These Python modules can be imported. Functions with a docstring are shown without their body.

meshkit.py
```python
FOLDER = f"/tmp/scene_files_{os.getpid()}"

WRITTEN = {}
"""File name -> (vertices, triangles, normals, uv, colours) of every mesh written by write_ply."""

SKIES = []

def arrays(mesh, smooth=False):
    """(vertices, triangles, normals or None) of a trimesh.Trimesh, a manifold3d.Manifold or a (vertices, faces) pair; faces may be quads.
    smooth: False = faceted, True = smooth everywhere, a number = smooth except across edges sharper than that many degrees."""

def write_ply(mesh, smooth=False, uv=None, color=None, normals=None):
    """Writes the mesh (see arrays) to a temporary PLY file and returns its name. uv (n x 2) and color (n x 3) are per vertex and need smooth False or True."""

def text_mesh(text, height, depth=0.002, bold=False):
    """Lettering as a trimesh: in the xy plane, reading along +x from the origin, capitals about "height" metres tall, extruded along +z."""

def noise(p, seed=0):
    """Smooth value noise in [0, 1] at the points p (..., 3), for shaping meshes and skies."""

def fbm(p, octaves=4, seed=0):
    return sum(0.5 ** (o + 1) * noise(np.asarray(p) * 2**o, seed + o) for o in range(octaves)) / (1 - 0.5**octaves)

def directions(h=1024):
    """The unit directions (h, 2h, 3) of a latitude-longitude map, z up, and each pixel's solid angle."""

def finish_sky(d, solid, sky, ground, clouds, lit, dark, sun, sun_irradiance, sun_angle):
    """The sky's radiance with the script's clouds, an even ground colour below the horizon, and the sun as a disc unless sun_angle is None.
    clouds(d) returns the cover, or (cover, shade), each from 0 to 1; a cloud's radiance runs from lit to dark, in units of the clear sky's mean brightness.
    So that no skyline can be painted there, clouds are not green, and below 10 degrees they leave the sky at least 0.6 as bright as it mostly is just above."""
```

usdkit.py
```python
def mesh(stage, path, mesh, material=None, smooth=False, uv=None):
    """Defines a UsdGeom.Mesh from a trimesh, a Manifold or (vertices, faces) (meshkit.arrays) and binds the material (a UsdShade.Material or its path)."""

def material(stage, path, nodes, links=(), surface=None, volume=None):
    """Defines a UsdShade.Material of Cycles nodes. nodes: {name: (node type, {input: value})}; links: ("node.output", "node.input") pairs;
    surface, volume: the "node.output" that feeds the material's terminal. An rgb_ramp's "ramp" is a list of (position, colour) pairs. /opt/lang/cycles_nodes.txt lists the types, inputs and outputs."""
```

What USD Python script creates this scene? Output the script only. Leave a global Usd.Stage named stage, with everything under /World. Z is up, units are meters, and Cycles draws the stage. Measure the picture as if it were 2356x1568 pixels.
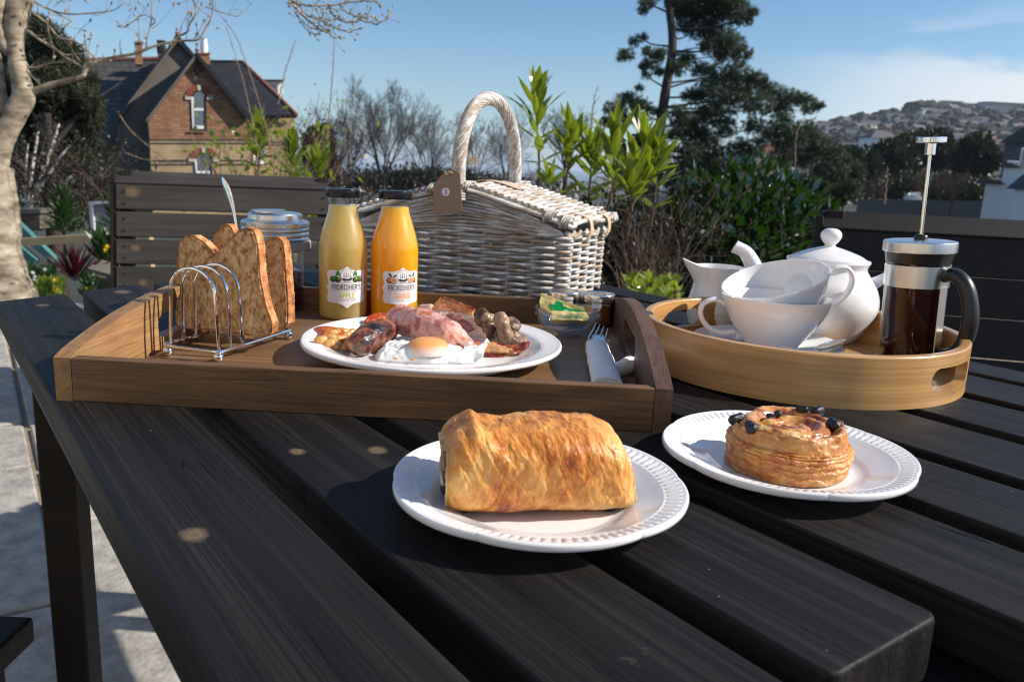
import math, random
import numpy as np, trimesh, manifold3d
from manifold3d import Manifold
from shapely.geometry import Polygon, Point, box as sbox
from shapely import affinity
import usdkit, meshkit
from pxr import Usd, UsdGeom, UsdLux, UsdShade, Gf, Sdf

stage = Usd.Stage.CreateInMemory()
UsdGeom.SetStageUpAxis(stage, UsdGeom.Tokens.z)
UsdGeom.SetStageMetersPerUnit(stage, 1.0)
UsdGeom.Xform.Define(stage, '/World')
UsdGeom.Scope.Define(stage, '/World/Looks')

# ---------------------------------------------------------------- camera, sky, sun
F, CX, CY = 1862.0, 1178.0, 784.0            # the photograph's own units (2356 wide)
PITCH, ROLL, EYEZ, TZ = math.radians(12.25), math.radians(2.5), 0.953, 0.74
_f = np.array([0, math.cos(PITCH), -math.sin(PITCH)])
_u = np.array([0, math.sin(PITCH), math.cos(PITCH)])
_r = np.array([1.0, 0, 0])
RIGHT = math.cos(ROLL) * _r + math.sin(ROLL) * _u
UP = math.cos(ROLL) * _u - math.sin(ROLL) * _r
EYE = np.array([0, 0, EYEZ])
cam = UsdGeom.Camera.Define(stage, '/World/camera')
cam.AddTransformOp().Set(Gf.Matrix4d(*RIGHT, 0, *UP, 0, *(-_f), 0, *EYE, 1))
cam.CreateHorizontalApertureAttr(36.0)
cam.CreateVerticalApertureAttr(36.0 * 681 / 1024)
cam.CreateFocalLengthAttr(36.0 * F / 2356)
cam.CreateClippingRangeAttr(Gf.Vec2f(0.02, 60000))
cam.CreateFStopAttr(13.0)
cam.CreateFocusDistanceAttr(0.72)
cam.CreateExposureAttr(0.4)

SUN_AZ, SUN_EL = math.radians(-3.0), math.radians(34.5)     # azimuth from +x towards +y
SUN = np.array([math.cos(SUN_EL) * math.cos(SUN_AZ), math.cos(SUN_EL) * math.sin(SUN_AZ), math.sin(SUN_EL)])
sun = UsdLux.DistantLight.Define(stage, '/World/sun')
sun.CreateIntensityAttr(1.25)
sun.CreateAngleAttr(0.53)
sun.CreateColorAttr(Gf.Vec3f(1.0, 0.93, 0.83))
sun.CreateNormalizeAttr(True)
_z = SUN; _x = np.cross([0, 0, 1], _z); _x /= np.linalg.norm(_x); _y = np.cross(_z, _x)
sun.AddTransformOp().Set(Gf.Matrix4d(*_x, 0, *_y, 0, *_z, 0, 0, 0, 0, 1))

dome = UsdLux.DomeLight.Define(stage, '/World/sky')
dome.GetPrim().SetCustomDataByKey('kind', 'structure')
sky_mat = usdkit.material(stage, '/World/Looks/sky', {
    "sky": ("sky_texture", {"sky_type": "single_scattering", "sun_disc": False, "sun_elevation": SUN_EL,
                            "sun_rotation": math.atan2(SUN[0], SUN[1]), "altitude": 60.0, "air_density": 1.0, "aerosol_density": 0.25, "ozone_density": 3.0}),
    "tc": ("texture_coordinate", {}),
    "sep": ("separate_xyz", {}),
    "mp": ("mapping", {"mapping_type": "point", "scale": (3.2, 3.2, 17.0), "location": (0.35, 0.2, 0.3)}),
    "n": ("noise_texture", {"scale": 1.0, "detail": 8.0, "roughness": 0.55, "distortion": 0.4}),
    "cov": ("map_range", {"range_type": "smoothstep", "from_min": 0.52, "from_max": 0.66, "clamp": True}),
    "low": ("map_range", {"range_type": "smoothstep", "from_min": 0.20, "from_max": 0.085, "clamp": True}),
    "az": ("map_range", {"range_type": "smoothstep", "from_min": 0.24, "from_max": 0.5, "clamp": True}),
    "base": ("math", {"math_type": "multiply", "value2": 0.18}),
    "m1": ("math", {"math_type": "multiply"}),
    "m2": ("math", {"math_type": "multiply"}),
    "lift": ("math", {"math_type": "add"}),
    "grey": ("mix_color", {"blend_type": "mix", "a": (5.8, 6.5, 7.3), "b": (7.7, 7.9, 8.2)}),
    "shade": ("noise_texture", {"scale": 2.3, "detail": 5.0}),
    "tint": ("mix_color", {"blend_type": "multiply", "fac": 1.0, "b": (0.74, 0.92, 1.04), "use_clamp": False}),
    "hz": ("map_range", {"range_type": "smoothstep", "from_min": 0.20, "from_max": -0.02, "to_min": 0.0, "to_max": 0.42, "clamp": True}),
    "hm": ("mix_color", {"blend_type": "mix", "b": (4.6, 5.9, 7.0), "use_clamp": False}),
    "mix": ("mix_color", {"blend_type": "mix", "use_clamp": False}),
    "bg": ("background_shader", {"strength": 0.092}),
}, [("tc.generated", "sep.vector"), ("tc.generated", "mp.vector"), ("mp.vector", "n.vector"), ("mp.vector", "shade.vector"),
    ("sep.z", "low.value"), ("sep.x", "az.value"), ("low.result", "base.value1"), ("n.fac", "lift.value1"), ("base.value", "lift.value2"),
    ("lift.value", "cov.value"), ("cov.result", "m1.value1"), ("low.result", "m1.value2"), ("m1.value", "m2.value1"), ("az.result", "m2.value2"),
    ("shade.fac", "grey.fac"), ("sky.color", "tint.a"), ("tint.result", "hm.a"), ("sep.z", "hz.value"), ("hz.result", "hm.fac"), ("hm.result", "mix.a"), ("grey.result", "mix.b"), ("m2.value", "mix.fac"), ("mix.result", "bg.color")],
    surface="bg.background")
UsdShade.MaterialBindingAPI.Apply(dome.GetPrim()).Bind(sky_mat)

# ---------------------------------------------------------------- helpers
def ray(px, py): return _f + RIGHT * (px - CX) / F - UP * (py - CY) / F
def atz(px, py, z): d = ray(px, py); return EYE + d * ((z - EYEZ) / d[2])
def atd(px, py, dep): return EYE + ray(px, py) * dep
def onplane(px, py, p0, n): d = ray(px, py); return EYE + d * (np.dot(np.asarray(p0) - EYE, n) / np.dot(d, n))

USED = {}
def numbered(path):
    k = USED.get(path, 0); USED[path] = k + 1
    return path if k == 0 else f"{path}_{k:03d}"
def meta(prim, label=None, cat=None, group=None, kind=None):
    for k, v in (('label', label), ('category', cat), ('group', group), ('kind', kind)):
        if v: prim.SetCustomDataByKey(k, v)
    return prim

class Thing:
    """An Xform at the thing's base; parts are given in the thing's own coordinates, or in world ones with world=True."""
    def __init__(self, name, label, cat, loc=(0, 0, 0), rot=0.0, group=None, kind=None, tilt=None):
        self.path = numbered('/World/' + name)
        x = UsdGeom.Xform.Define(stage, self.path)
        c, s = math.cos(rot), math.sin(rot)
        m = np.eye(4); m[:3, :3] = [[c, -s, 0], [s, c, 0], [0, 0, 1]]
        if tilt is not None:
            m = (tilt if not isinstance(tilt, tuple) else trimesh.transformations.rotation_matrix(tilt[1], tilt[0])) @ m

        m[:3, 3] = loc
        self.m = m; self.inv = np.linalg.inv(m)
        x.AddTransformOp().Set(Gf.Matrix4d(*m.T.ravel().tolist()))
        self.prim = meta(x.GetPrim(), label, cat, group, kind)
    def part(self, name, mesh, mat, parent=None, smooth=30, world=False, label=None, kind=None):
        v, f, n = meshkit.arrays(mesh, False)
        if world: v = v @ self.inv[:3, :3].T + self.inv[:3, 3]
        p = numbered((parent or self.path) + '/' + name)
        g = usdkit.mesh(stage, p, (v, f), mat, smooth=smooth)
        if label or kind: meta(g.GetPrim(), label, None, None, kind)
        return p
    def copy(self, name, label, loc, rot=0.0, group=None, scale=(1, 1, 1), cat=None):
        p = numbered('/World/' + name)
        x = UsdGeom.Xform.Define(stage, p)
        x.AddTranslateOp().Set(Gf.Vec3d(*map(float, loc))); x.AddRotateZOp().Set(math.degrees(rot)); x.AddScaleOp().Set(Gf.Vec3f(*scale))
        # the copy's own ops replace the source's transform op
        x.GetPrim().GetReferences().AddInternalReference(self.path)
        x.GetPrim().SetInstanceable(True)
        meta(x.GetPrim(), label, cat, group)
        return x

def single(name, mesh, mat, label=None, cat=None, group=None, kind=None, smooth=30):
    p = numbered('/World/' + name)
    g = usdkit.mesh(stage, p, mesh, mat, smooth=smooth)
    meta(g.GetPrim(), label, cat, group, kind)
    return p

class MB:
    """Collects triangles."""
    def __init__(s): s.v, s.f, s.n = [], [], 0
    def add(s, mesh, T=None):
        if isinstance(mesh, MB): mesh = mesh.get()
        v, f, _ = meshkit.arrays(mesh, False)
        if T is not None: v = v @ T[:3, :3].T + T[:3, 3]
        s.v.append(v); s.f.append(f + s.n); s.n += len(v); return s
    def get(s): return (np.vstack(s.v), np.vstack(s.f))

def Tm(loc=(0, 0, 0), rz=0, rx=0, ry=0, sc=1):
    e = trimesh.transformations.euler_matrix(rx, ry, rz, 'sxyz'); e[:3, :3] = e[:3, :3] @ np.diag(np.ones(3) * sc); e[:3, 3] = loc; return e
def xf(mesh, T):
    v, f, _ = meshkit.arrays(mesh, False); return (v @ T[:3, :3].T + T[:3, 3], f)
def bbox(a, b): # plain box between corners
    a, b = np.minimum(a, b), np.maximum(a, b)
    m = trimesh.creation.box(extents=b - a); m.apply_translation((a + b) / 2); return (m.vertices, m.faces)
def rbox(sx, sy, sz, r=0.003, seg=3):
    """rounded box centred on the origin"""
    r = min(r, sx / 2.01, sy / 2.01, sz / 2.01)
    s = Manifold.sphere(r, 4 * seg)
    return Manifold.batch_hull([s.translate([x, y, z]) for x in (-sx/2+r, sx/2-r) for y in (-sy/2+r, sy/2-r) for z in (-sz/2+r, sz/2-r)])
def grid(P, closed_u=False, closed_v=False):
    """P (n, m, 3) -> mesh"""
    n, m = P.shape[:2]; idx = np.arange(n * m).reshape(n, m)
    a = idx if not closed_u else np.vstack([idx, idx[:1]])
    if closed_v: a = np.hstack([a, a[:, :1]])
    q = np.stack([a[:-1, :-1], a[1:, :-1], a[1:, 1:], a[:-1, 1:]], -1).reshape(-1, 4)
    return (P.reshape(-1, 3), np.vstack([q[:, [0, 1, 2]], q[:, [0, 2, 3]]]))
def lathe(prof, n=64):
    """prof: (r, z) list from one end to the other -> surface of revolution, outward normals when prof runs bottom to top on the outside"""
    pr = np.asarray(prof, float); t = np.linspace(0, 2 * np.pi, n, endpoint=False)
    P = np.stack([pr[None, :, 0] * np.cos(t)[:, None], pr[None, :, 0] * np.sin(t)[:, None], np.broadcast_to(pr[None, :, 1], (n, len(pr)))], -1)
    return grid(P, closed_u=True)
def spl(pts, n):
    """Catmull-Rom through points"""
    p = np.asarray(pts, float); p = np.vstack([2 * p[0] - p[1], p, 2 * p[-1] - p[-2]])
    t = np.linspace(0, len(p) - 3 - 1e-9, n); i = t.astype(int); u = (t - i)[:, None]
    a, b, c, d = p[i], p[i + 1], p[i + 2], p[i + 3]
    return 0.5 * (2 * b + (c - a) * u + (2 * a - 5 * b + 4 * c - d) * u**2 + (3 * b - 3 * c + d - a) * u**3)
def tube(pts, rad, n=8, cap=True, flat=None, twist0=None):
    """tube along points; rad scalar or per point; flat = (scale across a, scale across b)"""
    p = np.asarray(pts, float); m = len(p); rad = np.broadcast_to(np.asarray(rad, float), (m,))
    t = np.gradient(p, axis=0); t /= np.maximum(np.linalg.norm(t, axis=1, keepdims=True), 1e-12)
    a = np.cross(t[0], [0, 0, 1.0] if twist0 is None else twist0)
    if np.linalg.norm(a) < 1e-6: a = np.cross(t[0], [0, 1.0, 0])
    a /= np.linalg.norm(a); A = [a]
    for k in range(1, m):
        a = a - t[k] * np.dot(a, t[k]); a /= max(np.linalg.norm(a), 1e-12); A.append(a)
    A = np.array(A); B = np.cross(t, A)
    fa, fb = flat or (1, 1)
    th = np.linspace(0, 2 * np.pi, n, endpoint=False)
    P = p[:, None] + rad[:, None, None] * (fa * np.cos(th)[None, :, None] * A[:, None] + fb * np.sin(th)[None, :, None] * B[:, None])
    v, f = grid(P, closed_v=True); f = f[:, ::-1]
    if cap:
        c = len(v); v = np.vstack([v, p[0], p[-1]])
        i = np.arange(n); j = (i + 1) % n
        f = np.vstack([f, np.stack([np.full(n, c), j, i], 1)[:, ::-1] * 1, np.stack([np.full(n, c + 1), (m - 1) * n + i, (m - 1) * n + j], 1)])
    return (v, f)
def blob(pts, rads, edge=0.004, iters=12, disp=0.0, freq=100.0, seed=0):
    """hull chain of spheres, refined, smoothed and roughened"""
    pts = [np.asarray(p, float) for p in pts]
    if len(pts) == 1: M = Manifold.sphere(rads[0], 24).translate(pts[0].tolist())
    else:
        M = Manifold()
        for a, b, ra, rb in zip(pts[:-1], pts[1:], rads[:-1], rads[1:]):
            M += Manifold.batch_hull([Manifold.sphere(ra, 20).translate(a.tolist()), Manifold.sphere(rb, 20).translate(b.tolist())])
    M = M.refine_to_length(edge); q = M.to_mesh()
    t = trimesh.Trimesh(q.vert_properties[:, :3], q.tri_verts, process=True)
    if iters: trimesh.smoothing.filter_taubin(t, iterations=iters)
    return rough((t.vertices, t.faces), disp, freq, seed)
def rough(mesh, disp, freq, seed=0, oct=4):
    v, f, n = meshkit.arrays(mesh, True)
    if disp: v = v + n * ((meshkit.fbm(v * freq, oct, seed) - 0.5) * 2 * disp)[:, None]
    return (v, f)
def extrude(poly, h, z0=0.0):
    polys = getattr(poly, 'geoms', [poly]); mb = MB()
    for g in polys:
        m = trimesh.creation.extrude_polygon(g, h, engine='earcut'); mb.add((m.vertices + [0, 0, z0], m.faces))
    return mb.get()
def ngon(r, n=24, cx=0, cy=0): t = np.linspace(0, 2*np.pi, n, endpoint=False); return Polygon(np.stack([cx + r*np.cos(t), cy + r*np.sin(t)], 1))
def dense(v_f, length):
    v, f = trimesh.remesh.subdivide_to_size(v_f[0], v_f[1], length, max_iter=12); return (v, f)
def frame(origin, X, Y):
    X = np.asarray(X, float) / np.linalg.norm(X); Z = np.cross(X, Y); Z /= np.linalg.norm(Z); Y = np.cross(Z, X)
    T = np.eye(4); T[:3, 0], T[:3, 1], T[:3, 2], T[:3, 3] = X, Y, Z, origin; return T

# ---------------------------------------------------------------- materials
def mat(name, nodes, links, surface): return usdkit.material(stage, '/World/Looks/' + name, nodes, links, surface=surface)
def plain(name, col, rough=0.5, **kw):
    return mat(name, {"p": ("principled_bsdf", {"base_color": col, "roughness": rough, **kw})}, [], "p.BSDF")
def noisy(name, ramp, scale=20.0, detail=5.0, rough=(0.5, 0.5), bump=0.0, bscale=None, bdist=0.002, stretch=(1, 1, 1), rot=0.0, extra=None, distortion=0.0, rnd=True, nrough=0.55, obj=False):
    """colour from a noise ramp, roughness range and bump, in world metres (or the object's own with obj=True)"""
    src = "tc.object" if obj else "g.position"
    nodes = {"g": ("geometry", {}), "tc": ("texture_coordinate", {}), "oi": ("object_info", {}), "w": ("math", {"math_type": "multiply", "value2": 37.0 if rnd else 0.0}),
             "mp": ("mapping", {"mapping_type": "texture", "rotation": (0, 0, rot), "scale": stretch}),
             "n": ("noise_texture", {"dimensions": "4D", "scale": scale, "detail": detail, "roughness": nrough, "distortion": distortion}),
             "r": ("rgb_ramp", {"ramp": ramp}),
             "rr": ("map_range", {"from_min": 0.3, "from_max": 0.7, "to_min": rough[0], "to_max": rough[1], "clamp": True}),
             "p": ("principled_bsdf", dict(extra or {}))}
    links = [(src, "mp.vector"), ("mp.vector", "n.vector"), ("oi.random", "w.value1"), ("w.value", "n.w"), ("n.fac", "r.fac"), ("n.fac", "rr.value"), ("r.color", "p.base_color"), ("rr.result", "p.roughness")]
    if bump:
        nodes["n2"] = ("noise_texture", {"dimensions": "4D", "scale": bscale or scale * 4, "detail": 6.0, "roughness": 0.6})
        nodes["b"] = ("bump", {"strength": bump, "distance": bdist})
        links += [("mp.vector", "n2.vector"), ("w.value", "n2.w"), ("n2.fac", "b.height"), ("b.normal", "p.normal")]
    return mat(name, nodes, links, "p.BSDF")

def wood(name, rot, dark, mid, light, along=0.35, across=0.012, rough=(0.5, 0.7), bump=0.4, spec=0.5, fine=0.0016, knots=(), crack=0.0, swirl=0.35, axis='z', coat=0.0, scuff=0.0, zs=3.0, kdeep=1.0):
    """timber: long noise streaks across the grain, fine pores, optional knots at world points (x, y, z, radius) and cracks"""
    sc = (along, across, across * zs)
    nodes = {"g": ("geometry", {}), "oi": ("object_info", {}), "w": ("math", {"math_type": "multiply", "value2": 41.0}),
             "mp": ("mapping", {"mapping_type": "texture", "rotation": (0, 0, rot), "scale": sc}),
             "mf": ("mapping", {"mapping_type": "texture", "rotation": (0, 0, rot), "scale": (along * 0.5, fine, fine * (2 if zs > 1.5 else 1))}),
             "ms": ("mapping", {"mapping_type": "texture", "rotation": (0, 0, rot), "scale": (along * 0.6, across * 6, across * 6 * min(1, zs))}),
             "n": ("noise_texture", {"dimensions": "4D", "scale": 1.0, "detail": 4.0, "roughness": 0.5, "distortion": swirl}),
             "nf": ("noise_texture", {"dimensions": "4D", "scale": 1.0, "detail": 3.0, "roughness": 0.6}),
             "ns": ("noise_texture", {"dimensions": "4D", "scale": 1.0, "detail": 3.0, "roughness": 0.5}),
             "mix": ("math", {"math_type": "multiply_add", "value2": 0.5}), "half": ("math", {"math_type": "multiply", "value2": 0.5}),
             "r": ("rgb_ramp", {"ramp": [(0.3, dark), (0.5, mid), (0.7, light)]}),
             "tone": ("map_range", {"from_min": 0.3, "from_max": 0.7, "to_min": 0.72, "to_max": 1.25, "clamp": True}),
             "tm": ("mix_color", {"blend_type": "multiply", "fac": 1.0, "use_clamp": False}),
             "tc": ("combine_color", {}),
             "rr": ("map_range", {"from_min": 0.3, "from_max": 0.7, "to_min": rough[0], "to_max": rough[1], "clamp": True}),
             "b": ("bump", {"strength": bump, "distance": 0.0012}),
             "p": ("principled_bsdf", {"specular_ior_level": spec, "coat_weight": coat, "coat_roughness": 0.25})}
    links = [("g.position", "mp.vector"), ("g.position", "mf.vector"), ("g.position", "ms.vector"), ("mp.vector", "n.vector"), ("mf.vector", "nf.vector"), ("ms.vector", "ns.vector"),
             ("oi.random", "w.value1"), ("w.value", "n.w"), ("w.value", "nf.w"), ("w.value", "ns.w"),
             ("n.fac", "mix.value1"), ("nf.fac", "half.value1"), ("half.value", "mix.value3"), ("mix.value", "r.fac"), ("ns.fac", "tone.value"),
             ("tone.result", "tc.r"), ("tone.result", "tc.g"), ("tone.result", "tc.b"), ("r.color", "tm.a"), ("tc.color", "tm.b"),
             ("nf.fac", "rr.value"), ("rr.result", "p.roughness"), ("b.normal", "p.normal")]
    col, hgt = "tm.result", "mix.value"
    if crack:
        nodes.update({"mc": ("mapping", {"mapping_type": "texture", "rotation": (0, 0, rot), "scale": (0.75, 0.017, 0.2)}),
                      "vc": ("noise_texture", {"dimensions": "4D", "scale": 1.0, "detail": 1.6, "roughness": 0.45, "distortion": 0.0}),
                      "ca": ("math", {"math_type": "subtract", "value2": 0.5}), "cb": ("math", {"math_type": "absolute"}),
                      "cm": ("map_range", {"range_type": "smoothstep", "from_min": 0.001, "from_max": 0.0045, "clamp": True}),
                      "cg": ("map_range", {"from_min": 0.44, "from_max": 0.52, "clamp": True}), "cmax": ("math", {"math_type": "maximum"}), "ci": ("math", {"math_type": "subtract", "value1": 1.0}),
                      "cmul": ("mix_color", {"blend_type": "mix", "b": (0.003, 0.003, 0.003)}), "ch": ("math", {"math_type": "multiply_add", "value2": -1.2})})
        links += [("g.position", "mc.vector"), ("mc.vector", "vc.vector"), ("w.value", "vc.w"), ("vc.fac", "ca.value1"), ("ca.value", "cb.value1"), ("cb.value", "cm.value"),
                  ("ns.fac", "cg.value"), ("cm.result", "cmax.value1"), ("cg.result", "cmax.value2"), ("cmax.value", "ci.value2"), ("ci.value", "cmul.fac"), (col, "cmul.a"),
                  ("ci.value", "ch.value1"), (hgt, "ch.value3")]
        col, hgt = "cmul.result", "ch.value"
    if scuff:
        nodes.update({"su": ("noise_texture", {"scale": 26.0, "detail": 8.0, "roughness": 0.75}), "sm": ("map_range", {"from_min": 0.66, "from_max": 0.78, "to_max": scuff, "clamp": True}),
                      "sx": ("mix_color", {"blend_type": "mix", "b": (0.16, 0.15, 0.14)})})
        links += [("g.position", "su.vector"), ("su.fac", "sm.value"), ("sm.result", "sx.fac"), (col, "sx.a")]
        col = "sx.result"
    if scuff:
        nodes.update({"sv": ("voronoi_texture", {"scale": 55.0, "feature": "f1"}), "sw": ("map_range", {"from_min": 0.05, "from_max": 0.025, "to_max": 0.6, "clamp": True}), "sy": ("mix_color", {"blend_type": "mix", "b": (0.30, 0.29, 0.27)}),
                      "sn": ("noise_texture", {"scale": 5.0, "detail": 4.0}), "sg": ("map_range", {"from_min": 0.5, "from_max": 0.6, "clamp": True}), "sq": ("math", {"math_type": "multiply"})})
        links += [("g.position", "sv.vector"), ("sv.distance", "sw.value"), ("g.position", "sn.vector"), ("sn.fac", "sg.value"), ("sw.result", "sq.value1"), ("sg.result", "sq.value2"), ("sq.value", "sy.fac"), (col, "sy.a")]
        col = "sy.result"
    for i, (x, y, z, rad) in enumerate(knots):
        k = f"k{i}"
        nodes.update({k + "m": ("mapping", {"mapping_type": "texture", "location": (x, y, z), "rotation": (0, 0, rot), "scale": (rad * 1.3, rad * kdeep, rad)}),
                      k + "l": ("vector_math", {"vector_math_type": "length"}) if False else ("vector_math", {"math_type": "length"}),
                      k + "n": ("noise_texture", {"scale": 1.6 / rad, "detail": 6.0, "roughness": 0.7}), k + "a": ("math", {"math_type": "multiply_add", "value2": 0.7}),
                      k + "r": ("rgb_ramp", {"ramp": [(0.0, (0.02, 0.014, 0.01)), (0.18, (0.05, 0.035, 0.022)), (0.32, (0.11, 0.076, 0.046)), (0.55, (0.145, 0.105, 0.064)), (0.8, (0.085, 0.062, 0.04)), (1.0, (0.03, 0.025, 0.022))]}),
                      k + "d": ("map_range", {"from_min": 1.28, "from_max": 1.38, "to_min": 1.0, "to_max": 0.0, "clamp": True}), k + "s": ("math", {"math_type": "multiply", "value2": 0.74}),
                      k + "x": ("mix_color", {"blend_type": "mix"})})
        links += [("g.position", k + "m.vector"), (k + "m.vector", k + "l.vector1"), ("g.position", k + "n.vector"), (k + "n.fac", k + "a.value1"), (k + "l.value", k + "a.value3"),
                  (k + "a.value", k + "s.value1"), (k + "s.value", k + "r.fac"), (k + "a.value", k + "d.value"), (k + "d.result", k + "x.fac"), (col, k + "x.a"), (k + "r.color", k + "x.b")]
        col = k + "x.result"
    links += [(col, "p.base_color"), (hgt, "b.height")]
    return mat(name, nodes, links, "p.BSDF")

def leafmat(name, a, b, rough=0.4, trans=0.35, spec=0.5, coat=0.0):
    return mat(name, {"oi": ("object_info", {}), "g": ("geometry", {}), "n": ("noise_texture", {"scale": 6.0, "detail": 3.0}), "ad": ("math", {"math_type": "multiply_add", "value2": 0.6}), "is": ("math", {"math_type": "multiply", "value2": 0.4}),
                      "r": ("rgb_ramp", {"ramp": [(0.2, a), (0.8, b)]}), "t": ("hsv", {"saturation": 1.1, "value": 1.6}),
                      "p": ("principled_bsdf", {"roughness": rough, "specular_ior_level": spec, "coat_weight": coat, "coat_roughness": 0.15}), "tr": ("translucent_bsdf", {}), "mx": ("mix_closure", {"fac": trans})},
               [("g.random_per_island", "ad.value1"), ("g.position", "n.vector"), ("n.fac", "is.value1"), ("is.value", "ad.value3"), ("ad.value", "r.fac"), ("r.color", "p.base_color"), ("r.color", "t.color"), ("t.color", "tr.color"),
                ("p.BSDF", "mx.closure1"), ("tr.BSDF", "mx.closure2")], "mx.closure")
def glassmat(name, tint=(1, 1, 1), rough=0.0, ior=1.5):
    """thin clear glass: clear with fresnel reflections, so that sunlight passes"""
    return mat(name, {"gm": ("geometry", {}), "io": ("math", {"math_type": "multiply_add", "value2": 1 / ior - ior, "value3": ior}), "f": ("fresnel", {}), "t": ("transparent_bsdf", {"color": tint}), "g": ("glossy_bsdf", {"color": (1, 1, 1), "roughness": rough}), "m": ("mix_closure", {})},
               [("gm.backfacing", "io.value1"), ("io.value", "f.IOR"), ("f.fac", "m.fac"), ("t.BSDF", "m.closure1"), ("g.BSDF", "m.closure2")], "m.closure")
# ---------------------------------------------------------------- ground, sea, patio
def sstep(x, a, b): t = np.clip((x - a) / (b - a), 0, 1); return t * t * (3 - 2 * t)
def ground_z(x, y):
    x, y = np.asarray(x, float), np.asarray(y, float)
    r = np.hypot(x, y); az = np.arctan2(x, y)                      # azimuth from the view axis, to the right
    base = np.interp(r, [0, 5.2, 7, 12, 30, 60, 150, 400, 800, 3000, 4500, 16000], [0, 0, -0.45, -1.1, -4.6, -9.5, -19, -32, -44, -60, -72, -80])
    back = sstep(-y, -2, 6)                                        # behind the camera the garden stays level
    base = base * (1 - back)
    hh = np.interp(az, [.16, .20, .256, .302, .338, .369, .391, .433, .47, .514, .571, .8, 1.1, 1.6], [-38, -10, 28, 41, 53, 59, 63, 68, 72, 71, 70, 66, 50, -38])
    t = sstep(r, 230, 950) * 0.55 + np.clip((r - 230) / 720, 0, 1) * 0.45
    wob = 5 * (meshkit.fbm(np.stack([x / 140, y / 140, 0 * x], -1), 3, 5) - 0.5) * sstep(r, 150, 400)
    hill = (hh + 45) * t * (az > .16) * (1 - sstep(az, 1.2, 1.6)) * (1 - sstep(r, 1500, 4000))
    return base + hill + wob
rr = np.concatenate([np.linspace(0.3, 6, 10), np.geomspace(6.6, 16000, 110)])
aa = np.linspace(-np.pi, np.pi, 361)[:-1]
_R, _A = np.meshgrid(rr, aa, indexing='ij')
X, Y = _R * np.sin(_A), _R * np.cos(_A)
Zg = ground_z(X, Y) - 0.05
gv, gf = grid(np.stack([X, Y, Zg], -1), closed_v=True)
gv = np.vstack([gv, [[0, 0, -0.05]]]); k = np.arange(360)
gf = np.vstack([gf, np.stack([np.full(360, len(gv) - 1), (k + 1) % 360, k], 1)])
if np.cross(gv[gf[0, 1]] - gv[gf[0, 0]], gv[gf[0, 2]] - gv[gf[0, 0]])[2] < 0: gf = gf[:, ::-1]
m_ground = noisy('ground_soil_and_grass', [(0.3, (0.018, 0.015, 0.01)), (0.5, (0.035, 0.04, 0.018)), (0.62, (0.05, 0.055, 0.025)), (0.75, (0.09, 0.08, 0.05))], scale=0.6, detail=10, rough=(0.8, 0.95), bump=0.6, bscale=30, bdist=0.02, rnd=False, nrough=0.7)
single('ground', (gv, gf), m_ground, kind='structure', smooth=True)
m_sea = noisy('sea_water', [(0.3, (0.04, 0.09, 0.14)), (0.7, (0.06, 0.12, 0.17))], scale=0.01, rough=(0.25, 0.4), rnd=False)
single('sea', grid(np.stack([np.stack([r_ * np.sin(aa), r_ * np.cos(aa), np.full(360, -61.0)], -1) for r_ in (1800, 5000, 10000, 20000)], 0), closed_v=True), m_sea, kind='structure', smooth=True)

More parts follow.
